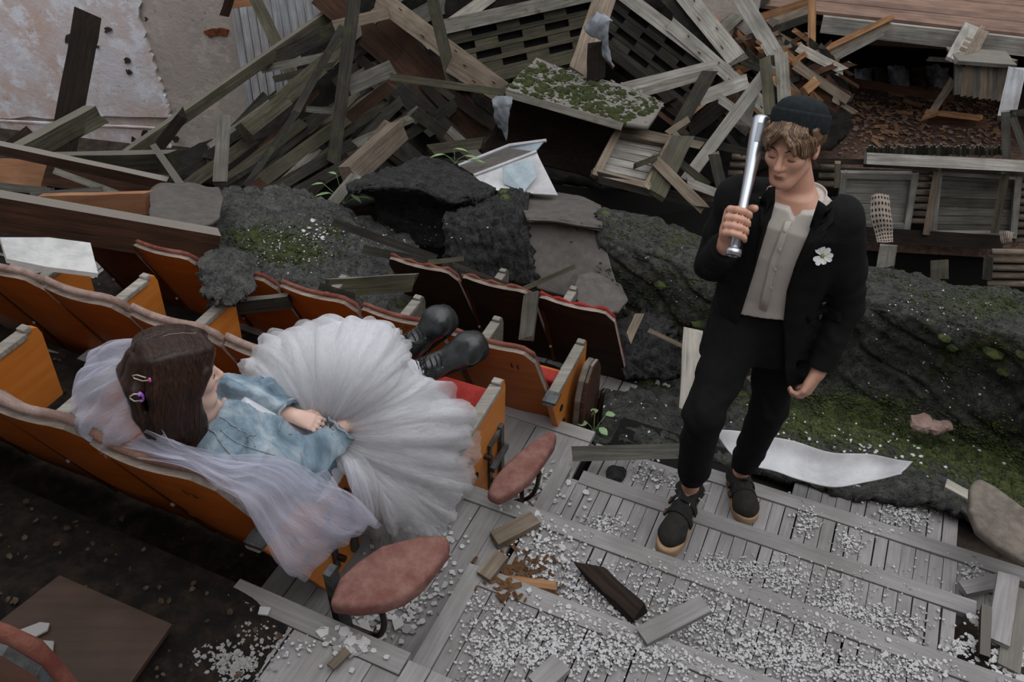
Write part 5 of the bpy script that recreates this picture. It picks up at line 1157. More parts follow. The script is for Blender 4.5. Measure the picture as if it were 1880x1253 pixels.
for s, e, w in ((shR, elR, wrR), (shL, elL, wrL)):
    J.cone(neckB + [0, 0, -.035] + (s - chest) * .15, s + [0, 0, .0], .050, .056, .03)
    J.cone(s - (s - chest) * .08, s * .45 + e * .55, .066, .062, .035); J.cone(s * .45 + e * .55, e, .062, .056, .02); J.cone(e, w + (e - w) * .10, .056, .045, .012)
cutR = wrR + (elR - wrR) * .16; cutL = wrL + (elL - wrL) * .08
def jpost(P, D):
    q = P - chest; x = q @ LAT; y = q @ FW; z = P[:, 2]
    D = D - .004 * wob(P, 4.5, 12) - .0025 * wob(P, 11, 14)
    for s, e, w in ((shR, elR, wrR), (shL, elL, wrL)):
        t = ((P - e) @ (w - e)) / ((w - e) @ (w - e)); r = np.linalg.norm(P - e - np.clip(t, -1, 1)[:, None] * (w - e), axis=-1)
        D = D - np.where(r < .10, .0028 * np.exp(-(t / .5) ** 2) * np.sin(t * 24 + wob(P, 5, 7) * 6), 0)
    for c, e in ((cutR, elR), (cutL, elL)):           # sleeve ends, hollow cuffs
        a = (e - c) / np.linalg.norm(e - c); near = np.linalg.norm(P - c, axis=-1) < .075
        D = np.where(near, np.maximum(D, -((P - c) @ a)), D)
    D0 = D
    D = np.maximum(D, (hemd - z))
    op = np.maximum(np.interp(z, eLz, eLx) - x, x - np.interp(z, eRz, eRx)); op = np.maximum(op, -(y - .0))
    D = np.maximum(D, -op)
    body = (np.abs(x) < .14) & (z < chest[2] + .05)
    D = np.where(body, np.maximum(D, -(D0 + .016)), D)       # shell of cloth
    neck = np.linalg.norm(np.stack([(P - neckB) @ LAT, (P - neckB) @ FW], -1), axis=-1) - (.078 + np.clip(z - neckB[2], -.05, .03) * .5)
    return np.maximum(D, np.where(z > neckB[2] - .05, -neck, -1))
hemd = lz(1330, 700) - .03
jacket = J.mesh('jacket', M['black_cloth'], man, jpost)
# lapels: slabs of cloth laid on the jacket front
from mathutils.bvhtree import BVHTree
def drape(name, target, poly, mat, parent, off=.004, th=.005, n=14, base=None):
    """poly in photo pixels; laid on the target surface along the chest direction"""
    bm = bmesh.new(); bm.from_mesh(target.data); bvh = BVHTree.FromBMesh(bm); bm.free()
    W = wmat(target); d = -Vector(FW)
    P = [at(u, v, 2.08) for u, v in poly]; c = sum(P, Vector()) / len(P); ring = []
    for a, b in zip(P, P[1:] + P[:1]): ring += [a.lerp(b, i / 4) for i in range(4)]
    rows = []
    for k in (0, .35, .7, 1):
        rows.append([c.lerp(q, k) for q in ring])
    vs = []
    for r_ in rows:
        for q in r_:
            o = q - d * .35; hit = bvh.ray_cast(W.inverted() @ o, d, 1.0)
            vs.append((W @ hit[0]) if hit[0] is not None else None)
    ok = [v for v in vs if v is not None]
    if not ok: return None
    plane = sum((v.dot(Vector(FW)) for v in ok)) / len(ok)
    for i, v in enumerate(vs):
        q = rows[i // len(ring)][i % len(ring)]
        if v is None or abs(v.dot(Vector(FW)) - plane) > .09: v = q + Vector(FW) * (plane - q.dot(Vector(FW)))
        vs[i] = v + Vector(FW) * off
    k = len(ring); f = []
    for i in range(3):
        for j in range(k): f.append((i * k + j, i * k + (j + 1) % k, (i + 1) * k + (j + 1) % k, (i + 1) * k + j))
    vs2 = vs + [v + Vector(FW) * th for v in vs]; n0 = len(vs)
    f2 = f + [tuple(n0 + i for i in q[::-1]) for q in f] + [(3 * k + j, 3 * k + (j + 1) % k, n0 + 3 * k + (j + 1) % k, n0 + 3 * k + j) for j in range(k)]
    return fixn(mk(name, vs2, f2, mat, parent, True))
drape('lapel', jacket, [(1503, 366), (1518, 372), (1534, 404), (1508, 410), (1520, 420), (1478, 478), (1448, 545), (1452, 500), (1482, 430)], M['black_cloth'], jacket)
drape('lapel', jacket, [(1414, 362), (1400, 366), (1378, 398), (1392, 402), (1386, 410), (1392, 440), (1376, 520), (1400, 445), (1414, 390)], M['black_cloth'], jacket)
drape('pocket_flap', jacket, [(1478, 592), (1540, 588), (1541, 604), (1480, 608)], M['black_cloth'], jacket, .002, .003)
drape('shirt_placket', shirt, [(1436, 418), (1449, 418), (1420, 500), (1398, 594), (1382, 592), (1408, 490)], M['shirt_white'], shirt, .0015, .003)
for i in range(4):
    u, v = 1437 - i * 9, 430 + i * 38
    o = drape('button', shirt, [(u - 3, v - 3), (u + 3, v - 3), (u + 3, v + 3), (u - 3, v + 3)], M['shirt_white'], shirt, .005, .002)
# stand collar band
m = MB(); ring = []
for k in range(25):
    a = math.radians(118 + k / 24 * 304) ; ring.append(Vector(neckB) + Vector(LAT) * math.cos(a) * .060 + Vector(FW) * math.sin(a) * .059 + EZ * (.022 - .035 * max(0, math.sin(a))))
vs = [p_ + EZ * z + (p_ - Vector(neckB)).normalized() * o for p_ in ring for (z, o) in ((-.015, .006), (.02, .0), (.02, -.004), (-.015, .0))]
fs = [(4 * i + j, 4 * i + (j + 1) % 4, 4 * i + 4 + (j + 1) % 4, 4 * i + 4 + j) for i in range(24) for j in range(4)] + [(0, 1, 2, 3), (96, 97, 98, 99)]
fixn(mk('collar_band', vs, fs, M['shirt_white'], shirt, True))
# hair: fringe parted in the middle, sides over the temples
Hh = Field(.0032)
rh = random.Random(5)
def lock(pts, r0=.007, r1=.003): Hh.chain([hp(*q) for q in pts], [r0 + (r1 - r0) * i / (len(pts) - 1) for i in range(len(pts))], .004)
Hh.ell(hp(0, -.018, .050), np.array([.080, .096, .072]) * HS, np.stack([NV(x) for x in FRM]), .01)
for s in (-1, 1):
    for i in range(24):
        k = i / 23; j = rh.uniform(-.005, .005)
        x0 = s * (.004 + k * .046); y0 = .082 - k * .040; x1 = s * (.032 + k * .048); y1 = .106 - k * .070
        lock([(x0 * .9, y0 - .012, .100 - k * .012), (x0 * 1.15, y0 + .020, .082 - k * .01), (x1, y1 + .004 + j, .050 + j), (x1 + s * .006, y1 - .004, .024 - .010 * k + 2 * j), (x1 + s * (.004 - .006 * k), y1 - .010, .010 - .016 * k + 3 * j)], .0068, .0018)
    for i in range(9):
        k = i / 8; j = rh.uniform(-.003, .003)
        lock([(s * .072, .030 - k * .10, .075), (s * .080, .032 - k * .10 + j, .040), (s * .079, .028 - k * .095 + j, .012 - .012 * k * (1 if k > .4 else -1))], .008, .003)
for i in range(12):
    a = math.pi * (1.08 + .84 * i / 11); lock([(math.cos(a) * .070, math.sin(a) * .098 - .01, .06), (math.cos(a) * .072, math.sin(a) * .098 - .012, .0), (math.cos(a) * .060, math.sin(a) * .088 - .012, -.045 + rh.uniform(-.01, .01))], .010, .004)
Hh.ell(hp(0, .082, .000), np.array([.050, .030, .018]) * HS, np.stack([NV(x) for x in FRM]), .01, True)
hairM = Hh.mesh('hair', M['hair_brown'], man)
hairmat('hair_streak', '#5b4531', '#9a7d60'); hairmat('hair_dark_streak', '#2a1a12', '#553629')
def strands(name, target, paths, mat, parent, r=.0011, off=.0006):
    bm = bmesh.new(); bm.from_mesh(target.data); bv = BVHTree.FromBMesh(bm); bm.free(); m = MB()
    for pts in paths:
        Q = []
        for q in catmull([list(x) for x in pts], 30):
            h = bv.find_nearest(Vector(q))
            if h[0] is not None: Q.append(h[0] + h[1] * off)
        if len(Q) > 4: m.tube(Q, [r * .5] + [r] * (len(Q) - 2) + [r * .3], 4)
    o = m.build(name, mat, parent, True); o['kind'] = 'stuff'; return o
def man_paths(n, sd):
    r_ = random.Random(sd); out = []
    for i in range(n):
        s = r_.choice((-1, 1)); k = r_.random(); x0 = s * (.004 + k * .05); y0 = .082 - k * .05; x1 = s * (.032 + k * .05); y1 = .106 - k * .075; j = r_.uniform(-.006, .006)
        out.append([hp(*q) for q in ((x0 * .9, y0 - .012, .102 - k * .012), (x0 * 1.2, y0 + .022, .084 - k * .01), (x1, y1 + .006, .050 + j), (x1 + s * .008, y1, .022 - .010 * k + j), (x1 + s * .004, y1 - .008, .008 - .016 * k + j))])
    return out
strands('hair_strands', hairM, man_paths(110, 1), M['hair_streak'], man)
strands('hair_strands', hairM, man_paths(70, 2), M['hair_dark_streak'], man)
# ribbed beanie: cuff and cap, real ribs
Rm = Matrix((FRM[0], FRM[1], FRM[2])).transposed()
def beanie(name, prof, ribs, amp, tilt, off, parent, sx=.084, sy=.104):
    vs, fs = [], []; n = ribs * 4; Rt = Matrix.Rotation(math.radians(tilt), 3, 'X')
    for r_, z in prof:
        for k in range(n):
            a = 2 * math.pi * k / n; g = 1 + amp * (abs(math.sin(k * math.pi / 4)) - .5) * (r_ > .2)
            vs.append(Vector(H_C) + Rm @ (Rt @ Vector((math.cos(a) * sx * r_ * g, math.sin(a) * sy * r_ * g, z)) + Vector(off)) * HS)
    for i in range(len(prof) - 1):
        for k in range(n): fs.append((i * n + k, i * n + (k + 1) % n, (i + 1) * n + (k + 1) % n, (i + 1) * n + k))
    fs.append(tuple((len(prof) - 1) * n + k for k in range(n)))
    return mk(name, vs, fs, M['beanie_knit'], parent, True)
cap = [(1.0, .0), (1.005, .02), (.98, .038), (.92, .055), (.80, .070), (.60, .081), (.34, .088), (.1, .091), (.01, .0915)]
beanie('beanie', cap, 56, .035, 24, (0, -.036, .056), man)
cuff = [(.93, -.014), (1.0, -.018), (1.055, -.010), (1.07, .012), (1.06, .036), (1.02, .045), (.95, .043)]
beanie('beanie_cuff', cuff, 56, .03, 24, (0, -.036, .056), man)
# shoes
def shoe(a, t, z, side, spikes=False, tilt=0):
    a = Vector(a); t = Vector(t); f = (t - a); f.z = 0; L = f.length; f.normalize(); l = EZ.cross(f)
    heel = Vector((a.x, a.y, z)) - f * .055; root = None
    pts = [(-.012, .0), (-.006, .022), (.010, .036), (.06, .042), (.12, .044), (.18, .054), (.235, .053), (.268, .042), (.288, .024), (.296, .0)]
    ln = (L + .055) / .245
    poly = [heel + f * x * ln + l * y for x, y in pts] + [heel + f * x * ln - l * y * .96 for x, y in pts[-2:0:-1]]
    m = MB(); m.prism([p_ + EZ * .002 for p_ in poly], EZ * .042); so = o = fixn(m.build('shoe_sole', M['gum_sole'], man, True)); bevel(o, .010, 3)
    U = Field(.0045); q = lambda x, y, zz: NV(heel + f * x * ln + l * y + EZ * zz)
    U.chain([q(.035, 0, .055), q(.12, 0, .058), q(.19, 0, .052), q(.245, 0, .046)], [.037, .040, .043, .034], .02)
    U.chain([q(.22, -.016, .044), q(.22, .016, .044)], [.036, .036], .02)
    U.cone(q(.030, 0, .06), q(.035, 0, .115), .040, .043, .02); U.cone(q(.06, 0, .09), q(.10, 0, .085), .042, .040, .02)
    U.cone(q(.04, 0, .10), q(.04, 0, .16), .033, .035, .006, True)
    up = U.mesh('shoe_upper', M['shoe_suede'], man, lambda P, D: np.maximum(np.maximum(D, z + .030 - P[:, 2]), P[:, 2] - z - .104 - .02 * np.abs((P - NV(heel)) @ NV(l)) / .04))
    par(so, up)
    for x, zz, r_ in ((.105, .100, .043), (.150, .084, .044)):
        m = MB(); arc = [q(x + .008 * math.cos(th), math.cos(th) * (r_ + .007), zz - .052 + math.sin(th) * .066) for th in [math.radians(10 + k * 16) for k in range(11)]]
        vs = []; 
        for p_ in arc:
            p_ = Vector(p_); n_ = (p_ - Vector(q(x, 0, zz - .05))).normalized()
            for dx, dn in ((-.013, 0), (.013, 0), (.013, .006), (-.013, .006)): vs.append(p_ + f * dx + n_ * dn)
        k_ = len(arc); fs = [(4 * i + j, 4 * i + (j + 1) % 4, 4 * i + 4 + (j + 1) % 4, 4 * i + 4 + j) for i in range(k_ - 1) for j in range(4)] + [(0, 1, 2, 3), tuple(4 * k_ - 4 + j for j in range(4))]
        fixn(mk('shoe_strap', vs, fs, M['shoe_strap'], up))
        m = MB(); s_ = Vector(q(x, -side * (r_ + .010), zz - .022)); m.box(s_, f * .013, l * .004, EZ * .007); m.build('strap_buckle', M['dark_steel'], up)
    if spikes:
        ring = MB(); c0 = Vector(a) + EZ * -.022
        ring.tube([c0 + (f * math.cos(th) + l * math.sin(th)) * .047 for th in [2 * math.pi * k / 20 for k in range(21)]], .010, 6, False); astr = ring.build('ankle_strap', M['shoe_strap'], man, True)
        for k in range(9):
            th = 2 * math.pi * k / 9 + .3; d = (f * math.cos(th) + l * math.sin(th) + EZ * .1); p0 = c0 + d * .052
            m = MB(); m.tube([p0, p0 + d * .034], [.004, .0006], 6); m.build('spike', M['pale_metal'], astr, True)
shoe(anR, toR, .15, 1, True); shoe(anL, toL, .0, 1)
# metal bat
t = empty('baseball_bat', bat0, 'silver metal baseball bat resting on the shoulder of the man', 'bat')
L_ = float(np.linalg.norm(bat1 - bat0)); zz = Vector(BA); xx = zz.orthogonal().normalized(); yy = zz.cross(xx)
Mb = Matrix(((xx.x, yy.x, zz.x, bat0[0]), (xx.y, yy.y, zz.y, bat0[1]), (xx.z, yy.z, zz.z, bat0[2]), (0, 0, 0, 1)))
m = MB(); m.lathe([(.013, .012), (.0135, .10), (.0135, .18 * L_ / .45), (.0165, .26 * L_ / .45), (.0215, .33 * L_ / .45), (.024, .38 * L_ / .45), (.0245, L_ - .012), (.022, L_ - .003), (.012, L_), (.001, L_)], Mb, 28); m.build('barrel', M['bat_metal'], t, True)
m = MB(); m.lathe([(.013, .016), (.021, .012), (.0225, .004), (.0215, -.004), (.014, -.007), (.013, -.0055), (.001, -.0055)], Mb, 28); m.build('knob', M['bat_metal'], t, True)
m = MB(); m.lathe([(.004, -.0065), (.004, -.0085), (.001, -.0085)], Mb, 12); m.build('knob_screw', M['bat_dark'], t)
vs = []; n_ = 6
for j in range(2):
    for i in range(n_):
        a_ = (i / (n_ - 1) - .5) * .62; d = Vector(toC) * math.cos(a_) + Vector(RT) * math.sin(a_); vs.append(Vector(bat0) + zz * (L_ - .028 - .055 * j) + d * .0251)
mk('label', vs, [(i, i + 1, n_ + i + 1, n_ + i) for i in range(n_ - 1)], M['bat_label'], t)
# daisy on the lapel side
c0 = None
bm = bmesh.new(); bm.from_mesh(jacket.data); bvh = BVHTree.FromBMesh(bm); bm.free()
r0 = ray(1510, 470).normalized(); hit = bvh.ray_cast(CAM, r0); c0 = (hit[0] if hit[0] is not None else at(1510, 470, 2.05)) - r0 * .012
t = empty('daisy', c0, 'white daisy pinned to the chest of the black jacket', 'flower')
fx = Vector(LAT); fn = Vector(FW) * .9 + EZ * .35; fn.normalize(); fx = (fx - fn * fx.dot(fn)).normalized(); fy = fn.cross(fx)
for i, (ang, ln) in enumerate(((100, .026), (62, .028), (20, .027), (-12, .026), (-60, .022), (-105, .027), (-140, .024), (140, .025))):
    a_ = math.radians(ang); d = fx * math.cos(a_) + fy * math.sin(a_); s_ = fn.cross(d)
    R_ = [(.004, .002, 0), (.3, .0052, .002), (.65, .0078, .004), (.9, .006, .005), (1.0, .001, .004)]; vs = []
    for k_, w_, h_ in R_:
        for sg in (-1, 0, 1): vs.append(c0 + d * (ln * k_ + .003) + s_ * w_ * sg + fn * (h_ + abs(sg) * .0018 + i % 2 * .001))
    mk('petal', vs, [(3 * i_ + j, 3 * i_ + j + 1, 3 * i_ + 4 + j, 3 * i_ + 3 + j) for i_ in range(4) for j in (0, 1)], M['petal'], t, True)
m = MB(); m.lathe([(.0065, 0), (.0065, .003), (.004, .0055), (.001, .006)], Matrix(((fx.x, fy.x, fn.x, c0.x), (fx.y, fy.y, fn.y, c0.y), (fx.z, fy.z, fn.z, c0.z), (0, 0, 0, 1))), 12); m.build('flower_centre', M['flower_eye'], t, True)

# ================================================================ the woman
ts = lambda t_, s_, z_: NV(TS(t_, s_, z_))
wH = ts(-1.462, 1.150, 1.285)
az = math.radians(31); WF = head_frame((math.cos(az), math.sin(az), -.10), -4, (.02, .0, 1)); WS = .90
wsR, wsL = ts(-1.345, 1.13, 1.075), ts(-1.555, 1.30, 1.055)
weR, wwR = NV(atz(552, 868, .87)), NV(atz(634, 779, .955))
weL, wwL = NV(atz(478, 745, .96)), NV(atz(543, 765, .985))
wP = ts(-1.36, 1.40, .80); wN = ts(-1.445, 1.185, 1.125)
hR, hL = ts(-1.30, 1.41, .81), ts(-1.46, 1.46, .81)
kR, kL = ts(-1.25, 1.66, .965), ts(-1.38, 1.71, .985)
aR, aL = ts(-1.225, 1.915, .765), ts(-1.325, 1.995, .770)
tR, tL = ts(-1.045, 2.03, .880), ts(-1.225, 2.085, .905)
WLAT = wsL - wsR; WLAT /= np.linalg.norm(WLAT)
B2 = Field(.0045)
wp_ = head_ops(B2, wH, WF, WS, True)
B2.cone(wN, wp_(0, -.02, -.05), .048, .046, .02)
B2.loft([wP + [0, 0, -.03], wP * .6 + (wsR + wsL) / 2 * .4, (wsR + wsL) / 2 + [0, 0, -.06], (wsR + wsL) / 2 + [0, 0, .02]], [.13, .11, .12, .09], [.09, .075, .085, .05], WLAT, .03)
for s, e, w in ((wsR, weR, wwR), (wsL, weL, wwL)): B2.cone(s, e, .040, .033, .02); B2.cone(e, w, .033, .022, .01)
for h_, k_, a_, t_ in ((hR, kR, aR, tR), (hL, kL, aL, tL)):
    B2.cone(h_, k_, .070, .048, .02); B2.cone(k_, a_, .046, .030, .01); B2.cone(a_, a_ * .7 + t_ * .3 + [0, 0, -.02], .026, .018, .01)
hd = NV(atz(576, 776, .985)) - wwL
curled_hand(B2, wwL + hd * .05, hd, np.array([.05, -.45, .80]), 1.0, -1, .66)
curled_hand(B2, wwR, NV(atz(668, 765, .95)) - wwR, np.array([.1, .1, 1.0]), .8, 1, .9)
woman = B2.mesh('person', M['skin_woman'])
tag(woman, 'woman in veil, denim jacket and white tulle skirt reclining with booted feet up', 'person')
face_bits(wp_, WS, woman, M['lip_pink'])
# hair: long, parted in the middle, to the shoulders
G = Field(.0045); HR = np.stack([NV(x) for x in WF])
G.ell(wp_(0, -.024, .036), np.array([.091, .108, .090]) * WS, HR, .01)
rw = random.Random(3)
def wl(pts, r0, r1): G.chain([wp_(*q) for q in pts], [r0 + (r1 - r0) * i / (len(pts) - 1) for i in range(len(pts))], .016)
for s in (-1, 1):
    for i in range(28):
        k = i / 27; j = rw.uniform(-.004, .004)
        y0 = .072 - k * .15
        ew = math.sqrt(max(.05, 1 - ((y0 + .024) / .125) ** 2))
        wl([(s * .006, y0, .036 + .092 * ew), (s * .060 * ew, y0 + .004, .036 + .074 * ew), (s * (.088 * ew + .004), .034 - k * .115 + j, .030), (s * (.086 * ew + .008 + j), .020 - k * .11, -.05), (s * (.080 * ew + .006), .030 - k * .125 + j, -.12 + j), (s * (.066 - .01 * k), .032 - k * .125 + 2 * j, -.185 - .015 * (i % 3) + .01 * k)], .016, .010)
    for i in range(5):      # front curtain sweeping off the forehead
        k = i / 4; wl([(s * .005, .074 - .01 * k, .116), (s * .040, .088 - .012 * k, .090 - .006 * k), (s * .074, .066 - .016 * k, .046 - .012 * k), (s * .090, .030 - .012 * k, -.010 - .01 * k)], .009, .006)
for i in range(9):
    x = -.06 + .12 * i / 8; wl([(x * .5, -.10, .09), (x, -.130, .03), (x * 1.1, -.128, -.06), (x * 1.05, -.105, -.175 + rw.uniform(-.012, .012))], .016, .011)
def hairpost(P, D):
    q = (P - wH) @ HR.T; a = np.arctan2(q[:, 1] + .02, q[:, 0]); part = np.exp(-(q[:, 0] / .006) ** 2) * (q[:, 2] > .04) * .006
    return D + part - .0012 * np.sin(a * 64 + 2 * np.sin(q[:, 2] * 12)) - .0008 * np.sin(a * 133 + q[:, 2] * 12)
wh_ = G.mesh('hair', M['hair_dark'], woman, hairpost)
bm = bmesh.new(); bm.from_mesh(wh_.data)
for i in range(7): bmesh.ops.smooth_vert(bm, verts=bm.verts, factor=.5, use_axis_x=True, use_axis_y=True, use_axis_z=True)
bm.to_mesh(wh_.data); bm.free()
def woman_paths(n, sd):
    r_ = random.Random(sd); out = []
    for i in range(n):
        s = r_.choice((-1, -1, 1)); k = r_.random(); j = r_.uniform(-.01, .01); y0 = .072 - k * .15; ew = math.sqrt(max(.05, 1 - ((y0 + .024) / .125) ** 2))
        out.append([wp_(*q) for q in ((s * .008, y0, .05 + .092 * ew), (s * .066 * ew, y0 + .004, .05 + .074 * ew), (s * (.1 * ew + .01), .036 - k * .125 + j, .030), (s * (.1 * ew + .012), .012 - k * .12 + j, -.05), (s * (.095 * ew + .01), .0 - k * .11 + j, -.12), (s * .085, -.004 - k * .10 + j, -.17))])
    return out
strands('hair_strands', wh_, woman_paths(260, 3), M['hair_dark_streak'], woman, .0008, .0005)
strands('hair_strands', wh_, woman_paths(160, 4), M['hair_dark'], woman, .0011, .0005)
strands('hair_parting', wh_, [[wp_(-.012, .070 - k * .11, .16 - .03 * (k * 1.2) ** 2) for k in [i / 6 for i in range(7)]]], M['pad_dusty'], woman, .0013, .0)
# hair clips on the side facing the camera
bm = bmesh.new(); bm.from_mesh(bpy.data.objects['hair.001'].data); hb = BVHTree.FromBMesh(bm); bm.free()
def onhair(u, v, off=.004):
    r = ray(u, v).normalized(); h_ = hb.ray_cast(CAM, r); return ((h_[0] if h_[0] is not None else at(u, v, 1.55)) - r * off)
def clip(pts, mats, w):
    P = [onhair(*q) for q in pts]; m = MB(); m.tube(P, w, 6); m.build('hair_clip', mats[0], woman, True)
    m = MB(); m.tube([onhair(*q, .006) for q in mats[2]], w * 2.0, 6); m.build('clip_head', mats[1], woman, True)
clip([(277, 698), (262, 700), (246, 695), (243, 690), (252, 689), (268, 694)], (M['clip_pale'], M['clip_pink'], [(274, 694), (276, 702)]), .0018)
clip([(256, 724), (246, 724), (238, 729)], (M['clip_pale'], M['clip_purple'], [(256, 722), (262, 727), (263, 734), (258, 737)]), .0022)
clip([(258, 736), (246, 737), (238, 731)], (M['clip_pale'], M['clip_purple'], [(257, 722), (255, 728)]), .0022)
# denim jacket
Dj = Field(.0055); sm = (wsR + wsL) / 2
Dj.loft([wP + [0, 0, .0], wP * .6 + sm * .4, sm * .8 + wP * .2, sm + [0, 0, .02], wN + [0, 0, .02]], [.175, .150, .160, .135, .065], [.120, .110, .115, .085, .055], WLAT, .03)
for s, e, w in ((wsR, weR, wwR), (wsL, weL, wwL)):
    Dj.cone(s, s * .4 + e * .6, .072, .066, .03); Dj.cone(s * .4 + e * .6, e, .066, .070, .02); Dj.cone(e, e * .4 + w * .6, .070, .054, .015); Dj.cone(e * .4 + w * .6, w * 1.0, .052, .045, .01)
WFW = np.cross(WLAT, (sm - wP) / np.linalg.norm(sm - wP)); WFW = WFW if WFW @ NV(E2) > 0 else -WFW
def djpost(P, D):
    D = D - .009 * wob(P, 4.2, 31) - .009 * (1 - 2.4 * np.abs(wob(P * np.array([1, 1, 1.6]), 6.5, 33)) ** .7)
    for e, w, s in ((weR, wwR, wsR), (weL, wwL, wsL)):
        t = ((P - e) @ (w - e)) / ((w - e) @ (w - e)); r = np.linalg.norm(P - e - np.clip(t, -1.2, 1)[:, None] * (w - e), axis=-1)
        D = D - np.where(r < .09, .006 * np.exp(-(t / .6) ** 2) * np.sin(t * 22 + wob(P, 4, 7) * 4), 0)
        a = (e - w) / np.linalg.norm(e - w); near = np.linalg.norm(P - w, axis=-1) < .062
        D = np.where(near, np.maximum(D, -((P - (w + a * .012)) @ a)), D)
        inner = np.linalg.norm(P - w - ((P - w) @ a)[:, None] * a, axis=-1) - .036
        D = np.where(near & (((P - w) @ a) < .04), np.maximum(D, -inner), D)
    x = (P - sm) @ WLAT; y = (P - sm) @ WFW; zz = (P - sm) @ ((sm - wP) / np.linalg.norm(sm - wP))
    op = np.maximum(np.abs(x) - np.interp(zz, [-.3, -.1, .1], [.03, .028, .04]), -(y - .045)); D = np.maximum(D, -op)
    nk = np.linalg.norm(P - wN - ((P - wN) @ np.array([0, 0, 1]))[:, None] * np.array([0, 0, 1]), axis=-1) - .056
    return np.maximum(D, np.where(P[:, 2] > wN[2] - .015, -nk, -1))
dj = Dj.mesh('denim_jacket', M['denim'], woman, djpost)
# white bodice showing in the opening
Wb = Field(.007); Wb.loft([wP, wP * .5 + sm * .5, sm * .9 + wP * .1], [.125, .115, .11], [.098, .090, .092], WLAT, .02); Wb.mesh('bodice', M['sock_white'], woman)
bm = bmesh.new(); bm.from_mesh(dj.data); djb = BVHTree.FromBMesh(bm); bm.free()
def onj(u, v, off=.004):
    r = ray(u, v).normalized(); h_ = djb.ray_cast(CAM, r); return ((h_[0] if h_[0] is not None else at(u, v, 1.6)) - r * off)
def seam(name, pts, r_, mat, jit=0, n=26):
    P = catmull([list(q) for q in pts], n); Q = [onj(u + RNG.uniform(-jit, jit), v + RNG.uniform(-jit, jit), .002) for u, v in P]
    Q = [Q[0]] + [q for a, q in zip(Q, Q[1:]) if (q - a).length < .06]
    m = MB(); m.tube(Q, [r_ * RNG.uniform(.7, 1.3) for _ in Q], 5); return m.build(name, mat, dj, True)
seam('frayed_seam', [(372, 788), (392, 792), (405, 812), (420, 830), (428, 838)], .0028, M['denim_fray'], 1.5)
seam('frayed_seam', [(380, 770), (400, 765), (430, 782), (455, 798), (470, 800)], .0022, M['denim_fray'], 1.5)
seam('frayed_seam', [(420, 832), (432, 842), (440, 846)], .0018, M['denim_fray'], .5, 8)
seam('frayed_seam', [(448, 800), (462, 808), (468, 820)], .0018, M['denim_fray'], 1.0, 12)
seam('cuff_seam', [(533, 752), (522, 765), (514, 780), (512, 792)], .002, M['denim_fray'], 1, 12)
seam('cuff_fray', [(562, 762), (556, 776), (545, 788), (530, 798)], .0022, M['denim_fray'], 2, 16)
for e, w in ((weR, wwR), (weL, wwL)):
    a_ = Vector(w - e).normalized(); c_ = Vector(w) - a_ * .018; x_ = a_.orthogonal().normalized(); y_ = a_.cross(x_)
    m = MB(); m.tube([c_ + (x_ * math.cos(t_) + y_ * math.sin(t_)) * (.047 + .002 * math.sin(5 * t_)) + a_ * .003 * math.sin(7 * t_) for t_ in [2 * math.pi * k / 28 for k in range(29)]], .0045, 6, False); m.build('cuff_fray', M['denim_fray'], dj, True)
seam('seam', [(405, 790), (440, 815), (520, 842), (560, 860)], .0015, M['denim_fray'], .3, 20)
# collar of the denim jacket
for a_, b_ in (((350, 758), (385, 800)), ((372, 735), (440, 765))):
    pass
